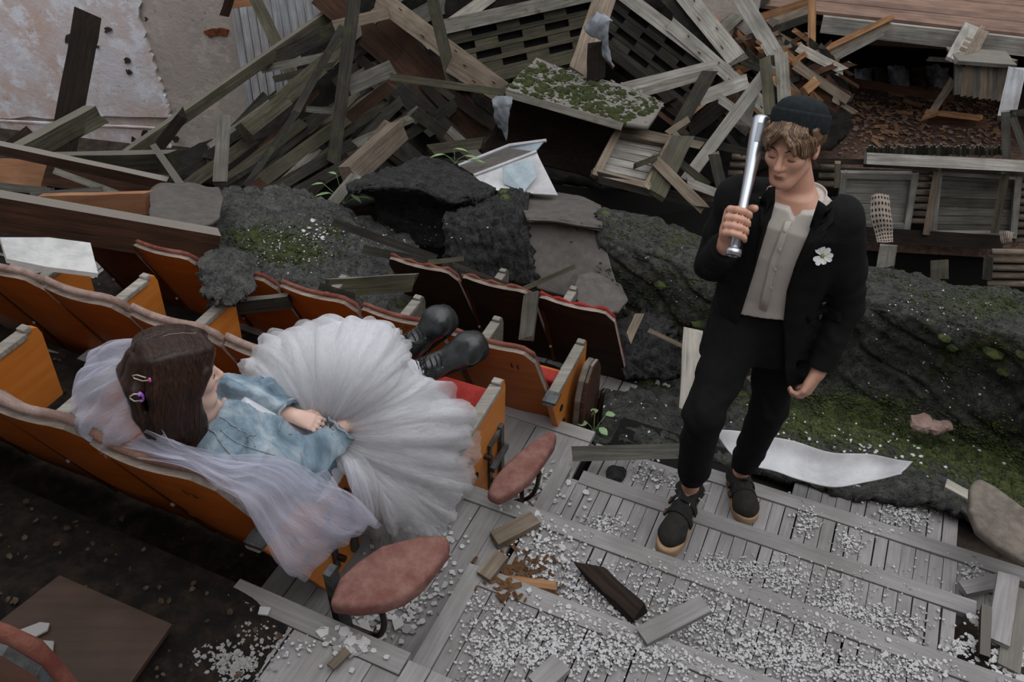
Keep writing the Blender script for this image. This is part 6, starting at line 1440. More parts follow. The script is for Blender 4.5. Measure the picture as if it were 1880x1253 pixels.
# boots
def boot(ank, toe, kn, parent, lab_lace):
    a = Vector(ank); t = Vector(toe); up = (Vector(kn) - a).normalized(); f = (t - a); f = (f - up * f.dot(up) * .75).normalized(); l = up.cross(f).normalized(); up2 = f.cross(l)
    Lf = max(.155, (t - a).length * .95); q = lambda x, y, z: NV(a + f * x + l * y + up2 * z)
    Bt = Field(.0042)
    Bt.chain([q(-.030, 0, -.040), q(.04, 0, -.036), q(Lf * .62, 0, -.040), q(Lf * .9, 0, -.040)], [.038, .040, .045, .044], .02)
    Bt.chain([q(Lf * .80, -.016, -.036), q(Lf * .80, .016, -.036)], [.044, .044], .02)
    Bt.cone(q(-.004, 0, -.02), q(-.012, 0, .085), .042, .045, .02); Bt.cone(q(.03, 0, -.01), q(.06, 0, -.028), .040, .036, .02)
    Bt.cone(q(-.012, 0, .085), q(-.012, 0, .14), .034, .038, .005, True)
    FL = NV(a - up2 * .062); U2 = NV(up2)
    parent = Bt.mesh('boot', M['boot_leather'], parent, lambda P, D: np.maximum(np.maximum(D - .0015 * wob(P, 14, 3), -((P - FL) @ U2)), ((P - FL) @ U2) - .150))
    sole = [(-.078, 0), (-.072, .020), (-.055, .034), (0, .038), (.06, .044), (Lf * .72, .058), (Lf * .80 + .03, .056), (Lf * .80 + .046, .046), (Lf * .80 + .058, .026), (Lf * .80 + .062, 0)]
    poly = [Vector(q(x, y, -.062)) for x, y in sole] + [Vector(q(x, -y, -.062)) for x, y in sole[-2:0:-1]]
    m = MB(); m.prism(poly, -up2 * .020); o = fixn(m.build('boot_sole', M['boot_sole'], parent, True)); bevel(o, .006, 2)
    m = MB(); m.prism([p_ * .0 + Vector(q(x, y, -.082)) for p_, (x, y) in zip(poly, [(-.07, -.03), (-.07, .03), (-.01, .03), (-.01, -.03)])], -up2 * .014); fixn(m.build('boot_heel', M['boot_sole'], parent))
    m = MB(); rim_ = [Vector(q(Lf * .72 + .074 * math.cos(th), .060 * math.sin(th), -.056)) for th in [math.radians(-100 + k * 10) for k in range(21)]]; m.tube(rim_, .004, 5); m.build('welt', M['boot_sole'], parent, True)
    def top(x): return .034 + .055 * max(0, 1 - x / .06) if x < .06 else (.010 - .0 * x)
    path = [(.032, .075), (.036, .055), (.044, .036), (.058, .018), (.074, .010), (.090, .006)]
    for i, (x, z) in enumerate(path):
        m = MB(); m.tube([q(x - .012, -.024, z - .008), q(x + .004, -.010, z + .003), q(x + .006, .010, z + .003), q(x - .012 + .012, .024, z - .010)], .0026, 5); m.build('lace', M['lace'], parent, True)
        for s in (-1, 1): m = MB(); m.tube([q(x - .006, s * .026, z - .010), q(x - .005, s * .0275, z - .006)], .0035, 6); m.build('eyelet', M['steel'], parent)
    for s in (-1, 1):
        m = MB(); m.tube(catmull([q(.040, 0, .065), q(.055, s * .03, .070), q(.070, s * .045, .045), q(.060, s * .035, .020), q(.046, s * .008, .050)], 16), .0024, 5); m.build('lace_loop', M['lace'], parent, True)
    return q
qR = boot(aR, tR, kR, woman, 1); qL = boot(aL, tL, kL, woman, 0)
m = MB(); p0 = Vector(qR(.07, -.02, .03)); m.tube(catmull([p0, p0 + Vector((.005, -.02, -.04)), p0 + Vector((.004, -.03, -.12)), p0 + Vector((.008, -.03, -.20))], 12), .0024, 5); m.build('lace_end', M['lace'], woman, True)
for a_, k_ in ((aR, kR), (aL, kL)):
    Sk = Field(.006); Sk.cone(a_ + (k_ - a_) * .12, a_ + (k_ - a_) * .62, .038, .047, .01); Sk.mesh('sock', M['sock_white'], woman, lambda P, D: D - .002 * wob(P, 12, 2))

# ---------------------------------------------------------------- tulle
def tulle(name, col, lo, hi, scale=(9, 120, 1)):
    m, nt, b = newmat(name); out = nt.nodes['Material Output']; nt.nodes.remove(b)
    tr = nd(nt, 'ShaderNodeBsdfTransparent'); df = nd(nt, 'ShaderNodeBsdfDiffuse'); tl = nd(nt, 'ShaderNodeBsdfTranslucent'); mx = nd(nt, 'ShaderNodeMixShader'); mx2 = nd(nt, 'ShaderNodeMixShader')
    df.inputs[0].default_value = lin(col); tl.inputs[0].default_value = lin(col); mx.inputs[0].default_value = .4
    nt.links.new(df.outputs[0], mx.inputs[1]); nt.links.new(tl.outputs[0], mx.inputs[2])
    n = noise_tex(nt, 1, 5, coord='UV', mapscale=(scale[0], scale[1], 1), dist=.8); mr = nd(nt, 'ShaderNodeMapRange'); mr.inputs[1].default_value = .3; mr.inputs[2].default_value = .75; mr.inputs[3].default_value = lo; mr.inputs[4].default_value = hi
    lw = nd(nt, 'ShaderNodeLayerWeight'); lw.inputs[0].default_value = .35; ad = nd(nt, 'ShaderNodeMath', operation='MULTIPLY_ADD'); ad.inputs[1].default_value = .38; ad.use_clamp = True
    nt.links.new(n.outputs[0], mr.inputs[0]); nt.links.new(lw.outputs['Facing'], ad.inputs[0]); nt.links.new(mr.outputs[0], ad.inputs[2])
    nt.links.new(ad.outputs[0], mx2.inputs[0]); nt.links.new(tr.outputs[0], mx2.inputs[1]); nt.links.new(mx.outputs[0], mx2.inputs[2]); nt.links.new(mx2.outputs[0], out.inputs[0]); MATS[name] = m
tulle('tulle', '#efeff2', .16, .55); tulle('tulle_thin', '#e8e8ea', .04, .30); tulle('tulle_dense', '#f0f0f2', .66, .97, (6, 60, 1)); tulle('veil_tulle', '#e0e0ee', .08, .42, (7, 70, 1))
hem = [(455, 700, .84), (452, 664, .86), (478, 632, .87), (540, 606, .85), (630, 591, .83), (705, 598, .80), (742, 628, .80), (742, 668, .80), (800, 705, .72), (848, 742, .64), (872, 782, .52), (868, 830, .42), (856, 880, .36), (838, 940, .31), (800, 985, .32), (740, 1000, .32), (690, 985, .36), (662, 955, .50)]
mid = [(520, 735, .96), (515, 705, 1.0), (535, 680, 1.04), (580, 650, 1.09), (632, 636, 1.13), (680, 640, 1.14), (705, 665, 1.11), (712, 695, 1.07), (730, 725, 1.0), (748, 755, .95), (760, 785, .90), (760, 820, .84), (750, 852, .78), (735, 880, .74), (718, 900, .73), (695, 905, .74), (665, 895, .79), (640, 880, .84)]
core = [(580, 775, .955), (578, 768, .965), (580, 760, .98), (590, 752, 1.0), (604, 745, 1.01), (618, 744, 1.02), (628, 750, 1.01), (634, 758, 1.0), (638, 766, .98), (642, 774, .965), (645, 782, .95), (646, 790, .93), (645, 798, .915), (642, 806, .90), (638, 812, .89), (632, 817, .885), (626, 820, .88), (620, 822, .88)]
def skirt(name, mat, seed, ext, lift, amp, n_r=34, n_a=260, kmin=0, kmax=17):
    R_ = np.array([[list(atz(*q)) for q in row] for row in ([(600 + (u - 612) * .45, 797 + (v - 785) * .45, .905 + (z - .95) * .5) for u, v, z in core], mid, hem)])
    G_ = np.swapaxes(catmull(np.swapaxes(R_, 0, 1), n_a), 0, 1)      # around
    a0 = G_[0]; a1 = G_[1]; a2 = G_[0] * 0 + G_[1] + (G_[2] - G_[1]) * ext
    t = np.linspace(0, 1, n_r)[:, None, None]
    C_ = (1 - t) ** 2 * a0 + 2 * t * (1 - t) * (2 * a1 - .5 * a0 - .5 * a2) + t * t * a2
    N = gridnorm(C_); N = np.where(((N * np.array([0, -.3, 1])).sum(-1) < 0)[..., None], -N, N)
    r = np.random.default_rng(seed); u = np.linspace(0, 1, n_a)[None, :]; tt = np.linspace(0, 1, n_r)[:, None]; pl = np.zeros((n_r, n_a))
    for i in range(7):
        fq = r.uniform(14, 70); ph = r.uniform(0, 6.28); dr = r.uniform(-1.5, 1.5); pl += np.sin(u * fq * 6.283 / 3 + ph + dr * tt * 2 + .8 * np.sin(tt * r.uniform(3, 7) + ph)) * (24 / (10 + fq))
    pl /= 2.2; env = .12 + tt ** .8
    C_ = C_ + N * (lift * np.sin(np.pi * np.clip(tt * 1.1, 0, 1)) + amp * pl * env)[..., None]
    # ruffle the hem lengthwise too
    d = C_[-1] - C_[-4]; d /= np.linalg.norm(d, axis=-1, keepdims=True) + 1e-9
    jag = (r.normal(size=n_a) * .3 + np.sin(u[0] * r.uniform(40, 80) * 6.28) * .8) * .012
    for k in range(6): C_[-1 - k] += d * (jag * (1 - k / 6))[:, None]
    C_[..., 2] = np.maximum(C_[..., 2], np.where((C_ @ NV(E2)) > 1.86, .02, .325))
    a_, b_ = int(kmin / 17 * (n_a - 1)), int(kmax / 17 * (n_a - 1)) + 1
    o = gridmesh(name, C_[:, a_:b_], M[mat], woman, 0, True); return o
Us = Field(.007)
Us.loft([wP + [0, 0, -.05], wP + (sm - wP) * .22], [.17, .15], [.12, .115], WLAT, .03)
for h_, k_, a_ in ((hR, kR, aR), (hL, kL, aL)): Us.cone(h_, k_, .092, .070, .04); Us.cone(k_, a_ + (k_ - a_) * .45, .070, .060, .03)
Us.mesh('underskirt', M['sock_white'], woman, lambda P, D: D - .006 * wob(P, 6, 77))
skirt('skirt_lining', 'tulle_dense', 1, .62, -.035, .010, kmax=9.6)
skirt('skirt_layer', 'tulle_dense', 2, .86, -.015, .020, kmax=9.2)
skirt('skirt_layer', 'tulle', 3, .80, .0, .024)
skirt('skirt_layer', 'tulle', 4, .92, .008, .028)
skirt('skirt_layer', 'tulle', 5, 1.0, .014, .030)
skirt('skirt_layer', 'tulle_thin', 6, 1.06, .022, .034)
skirt('skirt_layer', 'tulle_thin', 7, 1.0, .030, .036)
skirt('skirt_layer', 'tulle', 8, .72, .02, .03)
def vsheet(name, rows, mat, amp, seed, nu=70, nv=40, fq=3.0, parent=None):
    P = np.array([[list(atz(*q)) for q in r] for r in rows]); G_ = catmull(P, nu); G_ = np.swapaxes(catmull(np.swapaxes(G_, 0, 1), nv), 0, 1)
    N = gridnorm(G_); r = np.random.default_rng(seed); u = np.linspace(0, 1, nu)[:, None]; v = np.linspace(0, 1, nv)[None]; pl = np.zeros((nu, nv))
    for i in range(6): pl += np.sin(v * r.uniform(6, 30) + r.uniform(0, 6) + 2 * np.sin(u * r.uniform(2, 6) + i)) / 3
    G_ = G_ + N * (amp * pl + amp * .6 * wob(G_, fq * 2, seed))[..., None]; return gridmesh(name, G_, M[mat], parent or woman, 0, True)
for k_ in range(3):
    j = lambda u, v, z: (u + RNG.uniform(-5, 5), v + RNG.uniform(-5, 5), z + .012 * k_)
    vsheet('veil', [[j(262, 616, 1.375), j(240, 660, 1.33), j(240, 720, 1.28), j(262, 790, 1.19)], [j(215, 624, 1.33), j(192, 680, 1.29), j(190, 745, 1.22), j(225, 812, 1.15)],
        [j(172, 640, 1.24), j(148, 700, 1.17), j(152, 768, 1.11), j(190, 828, 1.075)], [j(185, 668, 1.16), j(136, 735, 1.09), j(142, 790, 1.06), j(198, 832, 1.06)]], 'veil_tulle', .014, 40 + k_)
for k_ in range(3):
    j = lambda u, v, z: (u + RNG.uniform(-5, 5) * (1 + k_), v + RNG.uniform(-4, 4) * (1 + k_), z + .010 * k_)
    vsheet('veil_train', [[j(285, 780, 1.22), j(240, 808, 1.14), j(196, 832, 1.08)], [j(335, 818, 1.18), j(330, 838, 1.16), j(322, 852, 1.15)], [j(430, 842, 1.135), j(418, 864, 1.14), j(398, 881, 1.145)],
        [j(520, 842, 1.03), j(490, 888, 1.05), j(447, 925, 1.09)], [j(590, 882, .955), j(540, 934, .93), j(480, 985, .95)], [j(648, 912, .90), j(592, 968, .83), j(515, 1035, .80)], [j(688, 952, .78), j(634, 986, .73), j(552, 1068, .64)]], 'veil_tulle', .012, 50 + k_, 90, 50)
vsheet('veil_loop', [[(660, 842, .93), (630, 850, .92)], [(672, 880, .90), (640, 890, .90)], [(686, 930, .84), (655, 925, .86)], [(682, 960, .78), (650, 975, .78)], [(640, 975, .76), (620, 985, .76)]], 'veil_tulle', .006, 61, 50, 16)
vsheet('veil_loop', [[(600, 862, .93), (580, 870, .92)], [(625, 900, .90), (600, 905, .90)], [(640, 940, .84), (610, 945, .85)], [(632, 985, .76), (600, 990, .76)]], 'veil_tulle', .006, 63, 50, 16)

# ================================================================ loose things and litter
def flake(c, r, n=6, th=.004, tilt=.25, name='plaster_flake', mat='flake_white', parent=None, rng=RNG):
    nz = Vector((rng.uniform(-tilt, tilt), rng.uniform(-tilt, tilt), 1)).normalized(); x = nz.orthogonal().normalized(); y = nz.cross(x); a0 = rng.uniform(0, 6.28)
    P = [Vector(c) + (x * math.cos(a0 + 6.283 * k / n) + y * math.sin(a0 + 6.283 * k / n)) * r * rng.uniform(.55, 1.15) for k in range(n)]
    return P, nz * th
def stepz(t, s):
    if t < AL: return .60 if s < 1.03 else .30 if s < 1.86 else 0 if s < 2.59 else -.3
    return .60 if s < 1.03 else .45 if s < 1.46 else .30 if s < 1.86 else .15 if s < 2.23 else 0 if s < 2.59 else -.15
def floor_hit(u, v):
    """where a photo pixel meets the stepped floor (walk the steps from the nearest/highest)"""
    for s0, s1 in ((-1, 1.03), (1.03, 1.46), (1.46, 1.86), (1.86, 2.23), (2.23, 2.59), (2.59, 3.2)):
        for z in ((.60, .45, .30, .15, 0, -.15, -.30)):
            p = atz(u, v, z); t, s = p.dot(E1), p.dot(E2)
            if s0 <= s < s1 and abs(stepz(t, s) - z) < .001: return p
    return None
plain('flake_dim', '#6b6862', .9, c2='#8a867e', scale=30)
CL = [  # litter patches on the stair: centre u,v, spread u,v, tilt, amount, size
 (760, 1030, 70, 60, 300, .009), (800, 960, 35, 30, 70, .007), (640, 1170, 40, 40, 60, .016), (700, 1130, 60, 50, 160, .012), (750, 1090, 40, 40, 120, .010), (980, 905, 50, 30, 140, .012), (1000, 880, 25, 20, 60, .009),
 (1010, 1020, 55, 60, 340, .008), (1080, 1080, 70, 35, 260, .006), (1130, 1130, 70, 30, 220, .006), (1110, 965, 34, 18, 220, .0055),
 (960, 1170, 90, 50, 600, .006), (1050, 1200, 110, 40, 600, .006), (900, 1210, 50, 40, 240, .006), (1180, 1190, 80, 40, 420, .006), (1290, 1140, 70, 30, 320, .0055), (1330, 1200, 110, 40, 800, .0055), (1450, 1200, 90, 40, 600, .0055), (1560, 1230, 110, 26, 500, .0055), (1680, 1230, 60, 25, 220, .006),
 (1300, 1040, 60, 18, 260, .005), (1350, 1055, 70, 22, 380, .005), (1440, 1065, 40, 30, 300, .005), (1530, 1100, 40, 35, 360, .005), (1580, 1130, 60, 25, 260, .0055), (1640, 1150, 60, 25, 180, .006), (1480, 960, 20, 25, 140, .006), (1560, 1000, 25, 18, 160, .005), (1780, 1060, 18, 25, 90, .007), (1755, 1190, 30, 20, 120, .008), (1660, 940, 38, 26, 300, .006), (1650, 960, 60, 24, 100, .006),
 (1250, 1100, 60, 20, 160, .005), (1180, 1060, 50, 30, 120, .005), (1215, 880, 40, 15, 60, .006), (1180, 870, 30, 15, 60, .008), (1500, 1150, 120, 30, 260, .005), (1620, 1060, 120, 30, 120, .004), (1380, 1120, 110, 40, 160, .004), (880, 1120, 40, 40, 100, .005), (1830, 1160, 40, 40, 120, .012), (1850, 1220, 30, 30, 80, .014),
 (280, 1190, 50, 40, 160, .014), (330, 1220, 40, 30, 140, .010), (150, 1190, 60, 40, 60, .016), (430, 1220, 40, 26, 260, .007), (460, 1180, 60, 40, 70, .006), (350, 1130, 60, 30, 60, .009), (540, 1190, 40, 20, 40, .006), (400, 1110, 50, 20, 50, .009)]
small = MB(); grey = MB(); rf = random.Random(21); big = []
for (u, v, su, sv, n, sz) in CL:
    for i in range(n):
        uu, vv = rf.gauss(u, su * .62), rf.gauss(v, sv * .62); p = floor_hit(uu, vv)
        if p is None: continue
        r_ = sz * rf.uniform(.35, 1.25) * (1.7 if rf.random() < .05 else 1)
        if r_ > .0135 and len(big) < 290: big.append((p, r_, v)); continue
        P, d = flake(p + EZ * rf.uniform(.0005, .006), r_, rf.choice((4, 5, 5)), .0025, .35, rng=rf)
        k = len(P); tgt = grey if (rf.random() < .22 or u < 500) else small
        tgt.add(P + [q + d for q in P], [tuple(range(k, 2 * k))] + [(a, (a + 1) % k, k + (a + 1) % k, k + a) for a in range(k)])
tag(small.build('plaster_crumbs', M['flake_white']), 'countless white plaster crumbs strewn over the stair boards', 'debris', kind='stuff')
tag(grey.build('plaster_crumbs', M['flake_grey']), 'grey plaster dust and crumbs strewn among the white ones', 'debris', kind='stuff')
meshes = []
for k in range(10):
    P, d = flake(Vector((0, 0, 0)), 1, 5 + k % 3, .22, .1, rng=rf); n = len(P); me = bpy.data.meshes.new('plaster_flake'); m = MB(); m.prism(P, Vector((0, 0, .22))); me.from_pydata(m.v, [], m.f); me.update(); me.materials.append(M['flake_grey'] if k % 3 == 2 else M['flake_white']); meshes.append(me)
for p, r_, v in big:
    o = bpy.data.objects.new('plaster_flake', rf.choice(meshes)); COL.objects.link(o); o.location = p + EZ * .002; o.scale = (r_, r_, r_); o.rotation_euler = (rf.uniform(-.25, .25), rf.uniform(-.25, .25), rf.uniform(0, 6.28))
    tag(o, 'loose flake of white plaster lying on the floor boards', 'plaster flake', 'larger plaster flakes on the floor')
# large flakes one can point to
def bigflake(pts, lab, mat='flake_grey', dz=.006, th=.006):
    P = []
    z = None
    for u, v in pts:
        q = floor_hit(u, v)
        if q is None: continue
        z = q.z if z is None else z
        P.append(atz(u, v, z + dz))
    m = MB(); m.prism(P, EZ * th); tag(fixn(m.build('plaster_flake', M[mat])), lab, 'plaster flake')
bigflake([(12, 1175), (30, 1162), (75, 1145), (92, 1147), (88, 1160), (60, 1175), (45, 1187)], 'large grey plaster flake on the brown plywood, near the lower left corner', dz=.085)
bigflake([(52, 1190), (75, 1178), (100, 1180), (98, 1200), (80, 1208), (60, 1205)], 'rounded grey plaster flake below the large one on the plywood', dz=.085)
bigflake([(478, 1116), (498, 1118), (492, 1132), (474, 1130)], 'square whitish flake by the foot of seat 13', 'flake_white')
bigflake([(400, 1110), (420, 1094), (426, 1103), (408, 1120)], 'dark grey flake lying at the dirt edge behind seat 13')
bigflake([(660, 1150), (676, 1140), (682, 1160), (668, 1185), (655, 1178)], 'long pale flake under the worn aisle seat', 'flake_white')
bigflake([(720, 1142), (738, 1136), (742, 1150), (725, 1160)], 'pale flake at the edge of the step board by the worn aisle seat', 'flake_white')
bigflake([(130, 1236), (172, 1228), (165, 1262), (140, 1265)], 'bright flake at the bottom edge near the dark padded seat', 'flake_white')
# brown plywood sheet lying on the platform behind the woman's row
m = MB(); m.prism([atz(u, v, .665) for u, v in ((-60, 1195), (112, 1062), (318, 1152), (225, 1285), (60, 1400))], EZ * .014)
tag(fixn(m.build('plywood_sheet', M['ply_brown'])), 'brown plywood sheet lying on the floor in the lower left corner', 'plywood sheet')
# dirt and leaf litter between the seat rows
def litter(name, t0, t1, s0, s1, z, mat, lab, seed, amp=.03):
    n, k = 60, 30; G_ = np.array([[list(TS(t0 + (t1 - t0) * i / (n - 1), s0 + (s1 - s0) * j / (k - 1), z)) for j in range(k)] for i in range(n)])
    i_ = np.linspace(0, 1, n)[:, None]; e = np.minimum(np.minimum(i_, 1 - i_) * 6, 1) * np.ones((1, k)); j_ = np.linspace(0, 1, k)[None]; e = e * np.minimum(np.minimum(j_, 1 - j_) * 5, 1)
    G_[..., 2] += e * (amp * .6 + amp * wob(G_, 3, seed, 6)) + amp * .25 * wob(G_, 14, seed + 1, 6) * e - .008 * (1 - e); return tag(gridmesh(name, G_, M[mat]), lab, 'dirt', kind='stuff')
plain('dirt_litter_shade', '#161210', 1, c2='#3a2d22', scale=16, bmp=1, bscale=50, lo=.45, hi=.75)  # dirt colour darkened further to carry the shade under the seats
litter('dirt', -3.2, -1.12, .62, 1.035, .605, 'dirt_litter_shade', 'dark dirt and rubbish behind the row of seat 13', 3, .035)
litter('dirt', -3.2, -1.30, -.1, .66, .60, 'dirt_litter_shade', 'dark dirt heap behind the near row of seats', 4, .03)
litter('dirt', -4.15, -1.40, 1.05, 1.84, .30, 'dirt_litter_shade', 'dark leaf litter under the seats beside the woman', 5, .03)
litter('dirt', -4.15, -1.25, 1.88, 2.57, 0, 'dirt_litter_shade', 'brown litter under the row with the red cushion', 6, .03)
litter('dirt', -4.15, -1.0, 2.62, 3.28, -.30, 'dirt_litter_shade', 'black litter under the row of seat 11', 7, .03)
lm = MB(); rl = random.Random(9)
for i in range(420):
    k = rl.random(); t, s, z = (rl.uniform(-3, -1.1), rl.uniform(.65, 1.0), .64) if k < .35 else (rl.uniform(-3, -1.45), rl.uniform(1.1, 1.8), .34) if k < .6 else (rl.uniform(-3, -1.3), rl.uniform(.0, .6), .64) if k < .75 else (rl.uniform(-3.4, -1.3), rl.uniform(1.9, 2.5), .04)
    P, d = flake(TS(t, s, z + rl.uniform(-.005, .012)), rl.uniform(.004, .014), 5, .002, .6, rng=rl); n = len(P); lm.add(P + [q + d for q in P], [tuple(range(n, 2 * n))] + [(a, (a + 1) % n, n + (a + 1) % n, n + a) for a in range(n)])
plain('litter_leaf', '#32281e', .95, c2='#57483a', scale=40)
tag(lm.build('leaf_litter', M['litter_leaf']), 'brown leaves and chips scattered between the seat rows', 'litter', kind='stuff')
# planks, chunks and scraps on the stair
def lay(u1, v1, u2, v2, w, mat, lab, th=10, dz=.012, jag=.35, roll=0, name='board', cat=None):
    p, q = floor_hit(u1, v1), floor_hit(u2, v2); z = max(p.z, q.z) + dz; a, b = atz(u1, v1, z), atz(u2, v2, z); k = depth((a + b) / 2) / FPX
    o = board_obj(name, (a + b) / 2 + EZ * th * k * .3, (b - a).length, w * k * 1.25, th * k, M[mat], None, b - a, Matrix.Rotation(math.radians(roll), 3, (b - a).normalized()) @ EZ, jag); return tag(o, lab, cat or 'board')
lay(906, 996, 984, 955, 26, 'tan_wood', 'pale tan board piece lying on the stair beside the worn aisle seats', 14, jag=.1)
lay(892, 1058, 925, 1018, 24, 'tan_wood', 'tan board piece with a rotten end at the corner of the step', 12, jag=.4)
lay(930, 1068, 1030, 1082, 14, 'fresh_wood', 'rotten orange-brown stick along the step edge', 10, jag=.8)
lay(1080, 1048, 1165, 1125, 30, 'charred_wood', 'thick dark rotten stick lying across the step', 20, jag=.8)
lay(1178, 1172, 1296, 1112, 30, 'stair_wood', 'loose grey board lying slantwise on the step', 12, jag=.1)
lay(985, 1262, 1030, 1222, 34, 'stair_wood', 'short grey board end at the bottom edge of the picture', 14, jag=.1)
lay(1800, 1068, 1845, 1085, 24, 'stair_wood', 'loose grey board poking out at the right end of the step', 12, jag=.2)
lay(1765, 1085, 1838, 1070, 22, 'stair_wood', 'grey board lying askew over the step end, right', 12, .03, jag=.1)
lay(1736, 893, 1782, 918, 18, 'pale_wood', 'pale board scrap beside the grey-brown aisle seat', 10, .05, jag=.2)
lay(1850, 1060, 1830, 1180, 30, 'stair_wood', 'loose long board standing off the right end of the stair', 10, .02, jag=.2)
lay(1808, 1120, 1805, 1210, 14, 'dark_wood', 'dark upright splinter in the gap at the right stair end', 14, .03, jag=.4)
lay(1870, 1080, 1850, 1230, 30, 'grey_wood', 'loose long board at the right picture edge', 10, .0, jag=.2)
lay(610, 1225, 640, 1195, 14, 'tan_wood', 'small tan stick in the floor gap by the bottom edge', 8, jag=.3)
rr = random.Random(4); ch = MB()
for i in range(90):
    u, v = rr.gauss(945, 35), rr.gauss(1055, 22); p = floor_hit(u, v)
    if p is None: continue
    d = Vector((rr.uniform(-1, 1), rr.uniform(-1, 1), rr.uniform(-.1, .2))).normalized(); s_ = rr.uniform(.006, .02); o = d.orthogonal().normalized(); ch.box(p + EZ * .008, d * s_, o * s_ * .35, d.cross(o) * s_ * .25)
tag(ch.build('wood_crumbs', M['orange_lath']), 'orange-brown rotten wood crumbs in the corner of the step', 'debris', kind='stuff')
# dark stone chunk by the stair and pale stones on the ground
def stone(u, v, z, r, mat, lab, seed, name='stone', cat='stone', flat=.7, group=None):
    bm = bmesh.new(); bmesh.ops.create_icosphere(bm, subdivisions=2, radius=1); rs = random.Random(seed); c = atz(u, v, z)
    for w in bm.verts:
        n_ = mnoise.noise(w.co * 1.6 + Vector((seed * 3.1, 0, 0))); w.co *= r * (1 + .35 * n_); w.co.z *= flat; w.co += c + EZ * r * flat * .5
    return tag(bmobj(name, bm, M[mat], None, False), lab, cat, group)
stone(1130, 875, 0, .045, 'felt_black', 'black lump of felt on the step below the level board', 3)
stone(1128, 745, -.3, .028, 'pad_dusty', 'pinkish stone on the felt beside the folded aisle seat', 4)
stone(1118, 762, -.3, .018, 'pad_dusty', 'small brownish stone below the pinkish one', 5)
for i, (u, v, r_) in enumerate(((1205, 705, .02), (1220, 710, .018), (1212, 714, .012), (1228, 712, .016), (1195, 712, .012))): stone(u, v, -.32, r_, 'flake_white', 'white stone chip in the cluster beside the round moss cushion', 30 + i, group='white chips beside the moss cushion')
stone(1455, 828, -.02, .045, 'pale_wood', 'brown block of stone behind the white sheet by the trouser leg', 12, flat=.5)
for i, (u, v, r_) in enumerate(((1690, 783, .06), (1715, 790, .045), (1735, 785, .035))): stone(u, v, -.3, r_, 'pad_dusty', 'pale crumbly stone on the moss at the foot of the bank', 50 + i, group='pale crumbly stones on the moss')
# white metal sheet lying beside the man
R_ = [[atz(1308, 800, .16), atz(1360, 803, .12), atz(1430, 815, .10), atz(1520, 838, .08), atz(1600, 845, .08), atz(1672, 856, .12)],
      [atz(1330, 830, .10), atz(1380, 838, .07), atz(1450, 850, .05), atz(1530, 868, .04), atz(1605, 868, .05), atz(1660, 868, .10)],
      [atz(1362, 862, .08), atz(1410, 872, .05), atz(1460, 888, .05), atz(1525, 905, .05), atz(1590, 893, .06), atz(1645, 880, .10)]]
G_ = catmull(np.array([[list(p) for p in r_] for r_ in R_]), 20); G_ = np.swapaxes(catmull(np.swapaxes(G_, 0, 1), 50), 0, 1); G_[..., 2] += .008 * wob(G_, 4, 3) + .03
tag(gridmesh('metal_sheet', G_, M['pale_metal'], None, .004), 'curved white metal sheet lying beside the left shoe of the man', 'metal sheet')
tag(quadobj('plaster_board', [(0, 436, 3.0), (90, 436, 3.1), (166, 446, 3.15), (180, 502, 2.95), (85, 490, 2.9), (12, 475, 2.85)], M['plaster_board'], None, .02), 'white plasterboard piece lying on the seats under the brown beam', 'plasterboard')
tag(quadobj('metal_sheet', [(1378, 690, 3.2), (1410, 680, 3.25), (1420, 700, 3.15), (1390, 712, 3.1)], M['tan_wood'], None, .02), 'small tan sheet scrap on the ground between the legs of the man', 'scrap')
# moss cushions and moss carpet
def cushion(u, v, z, r, lab, seed, mat='moss', fn=None, group=None, flat=.75):
    bm = bmesh.new(); bmesh.ops.create_icosphere(bm, subdivisions=3, radius=1); c = fn if fn is not None else atz(u, v, z)
    for w in bm.verts:
        n_ = mnoise.noise(w.co * 2 + Vector((seed * 2.3, 0, 0))) * .25 + mnoise.noise(w.co * 9 + Vector((seed, 5, 0))) * .12; w.co *= r * (1 + n_); w.co.z *= flat; w.co += c
    return tag(bmobj('moss_cushion', bm, M[mat], None, True), lab, 'moss', group)
def surf(names):
    L = []
    for nme in names:
        o = bpy.data.objects[nme]; bm = bmesh.new(); bm.from_mesh(o.data); L.append(BVHTree.FromBMesh(bm)); bm.free()
    def hit(u, v):
        r = ray(u, v).normalized(); best = None
        for b in L:
            h = b.ray_cast(CAM, r)
            if h[0] is not None and (best is None or h[3] < best[1]): best = (h[0], h[3])
        return None if best is None else best[0]
    return hit
FH = surf(['felt_bank', 'felt_ground', 'felt_mound', 'felt_lump', 'felt_roll', 'felt_flap'])
cushion(1188, 697, -.3, .045, 'round green moss cushion on the black felt left of the man', 2, flat=.9)
for i, (u, v, r_, lb) in enumerate(((1215, 520, .04, 'moss tuft high on the bank left of the black sleeve'), (1282, 592, .04, 'moss tuft on the bank just left of the jacket hem'), (1735, 618, .03, 'upper of the moss tufts on the dark bank face'), (1750, 635, .03, 'middle moss tuft on the dark bank face'), (1826, 643, .05, 'largest moss tuft on the dark bank face'), (1843, 680, .03, 'low moss tuft on the dark bank face'), (1878, 648, .03, 'moss tuft cut by the right edge'), (928, 352, .05, 'moss clump where the rolled felt meets the brown flap'), (930, 362, .04, 'second moss clump below the rolled felt tip'), (1363, 725, .04, 'moss tuft seen between the trouser legs'), (1245, 440, .03, 'small moss tuft on the ridge by the sleeve'), (735, 560, .05, 'moss clump under the tilted olive board'), (1110, 392, .04, 'moss along the side of the brown flap'))):
    h = FH(u, v)
    if h is not None: cushion(u, v, 0, r_, lb, 10 + i, fn=h - EZ * r_ * .3, flat=.55)
rm = random.Random(77)
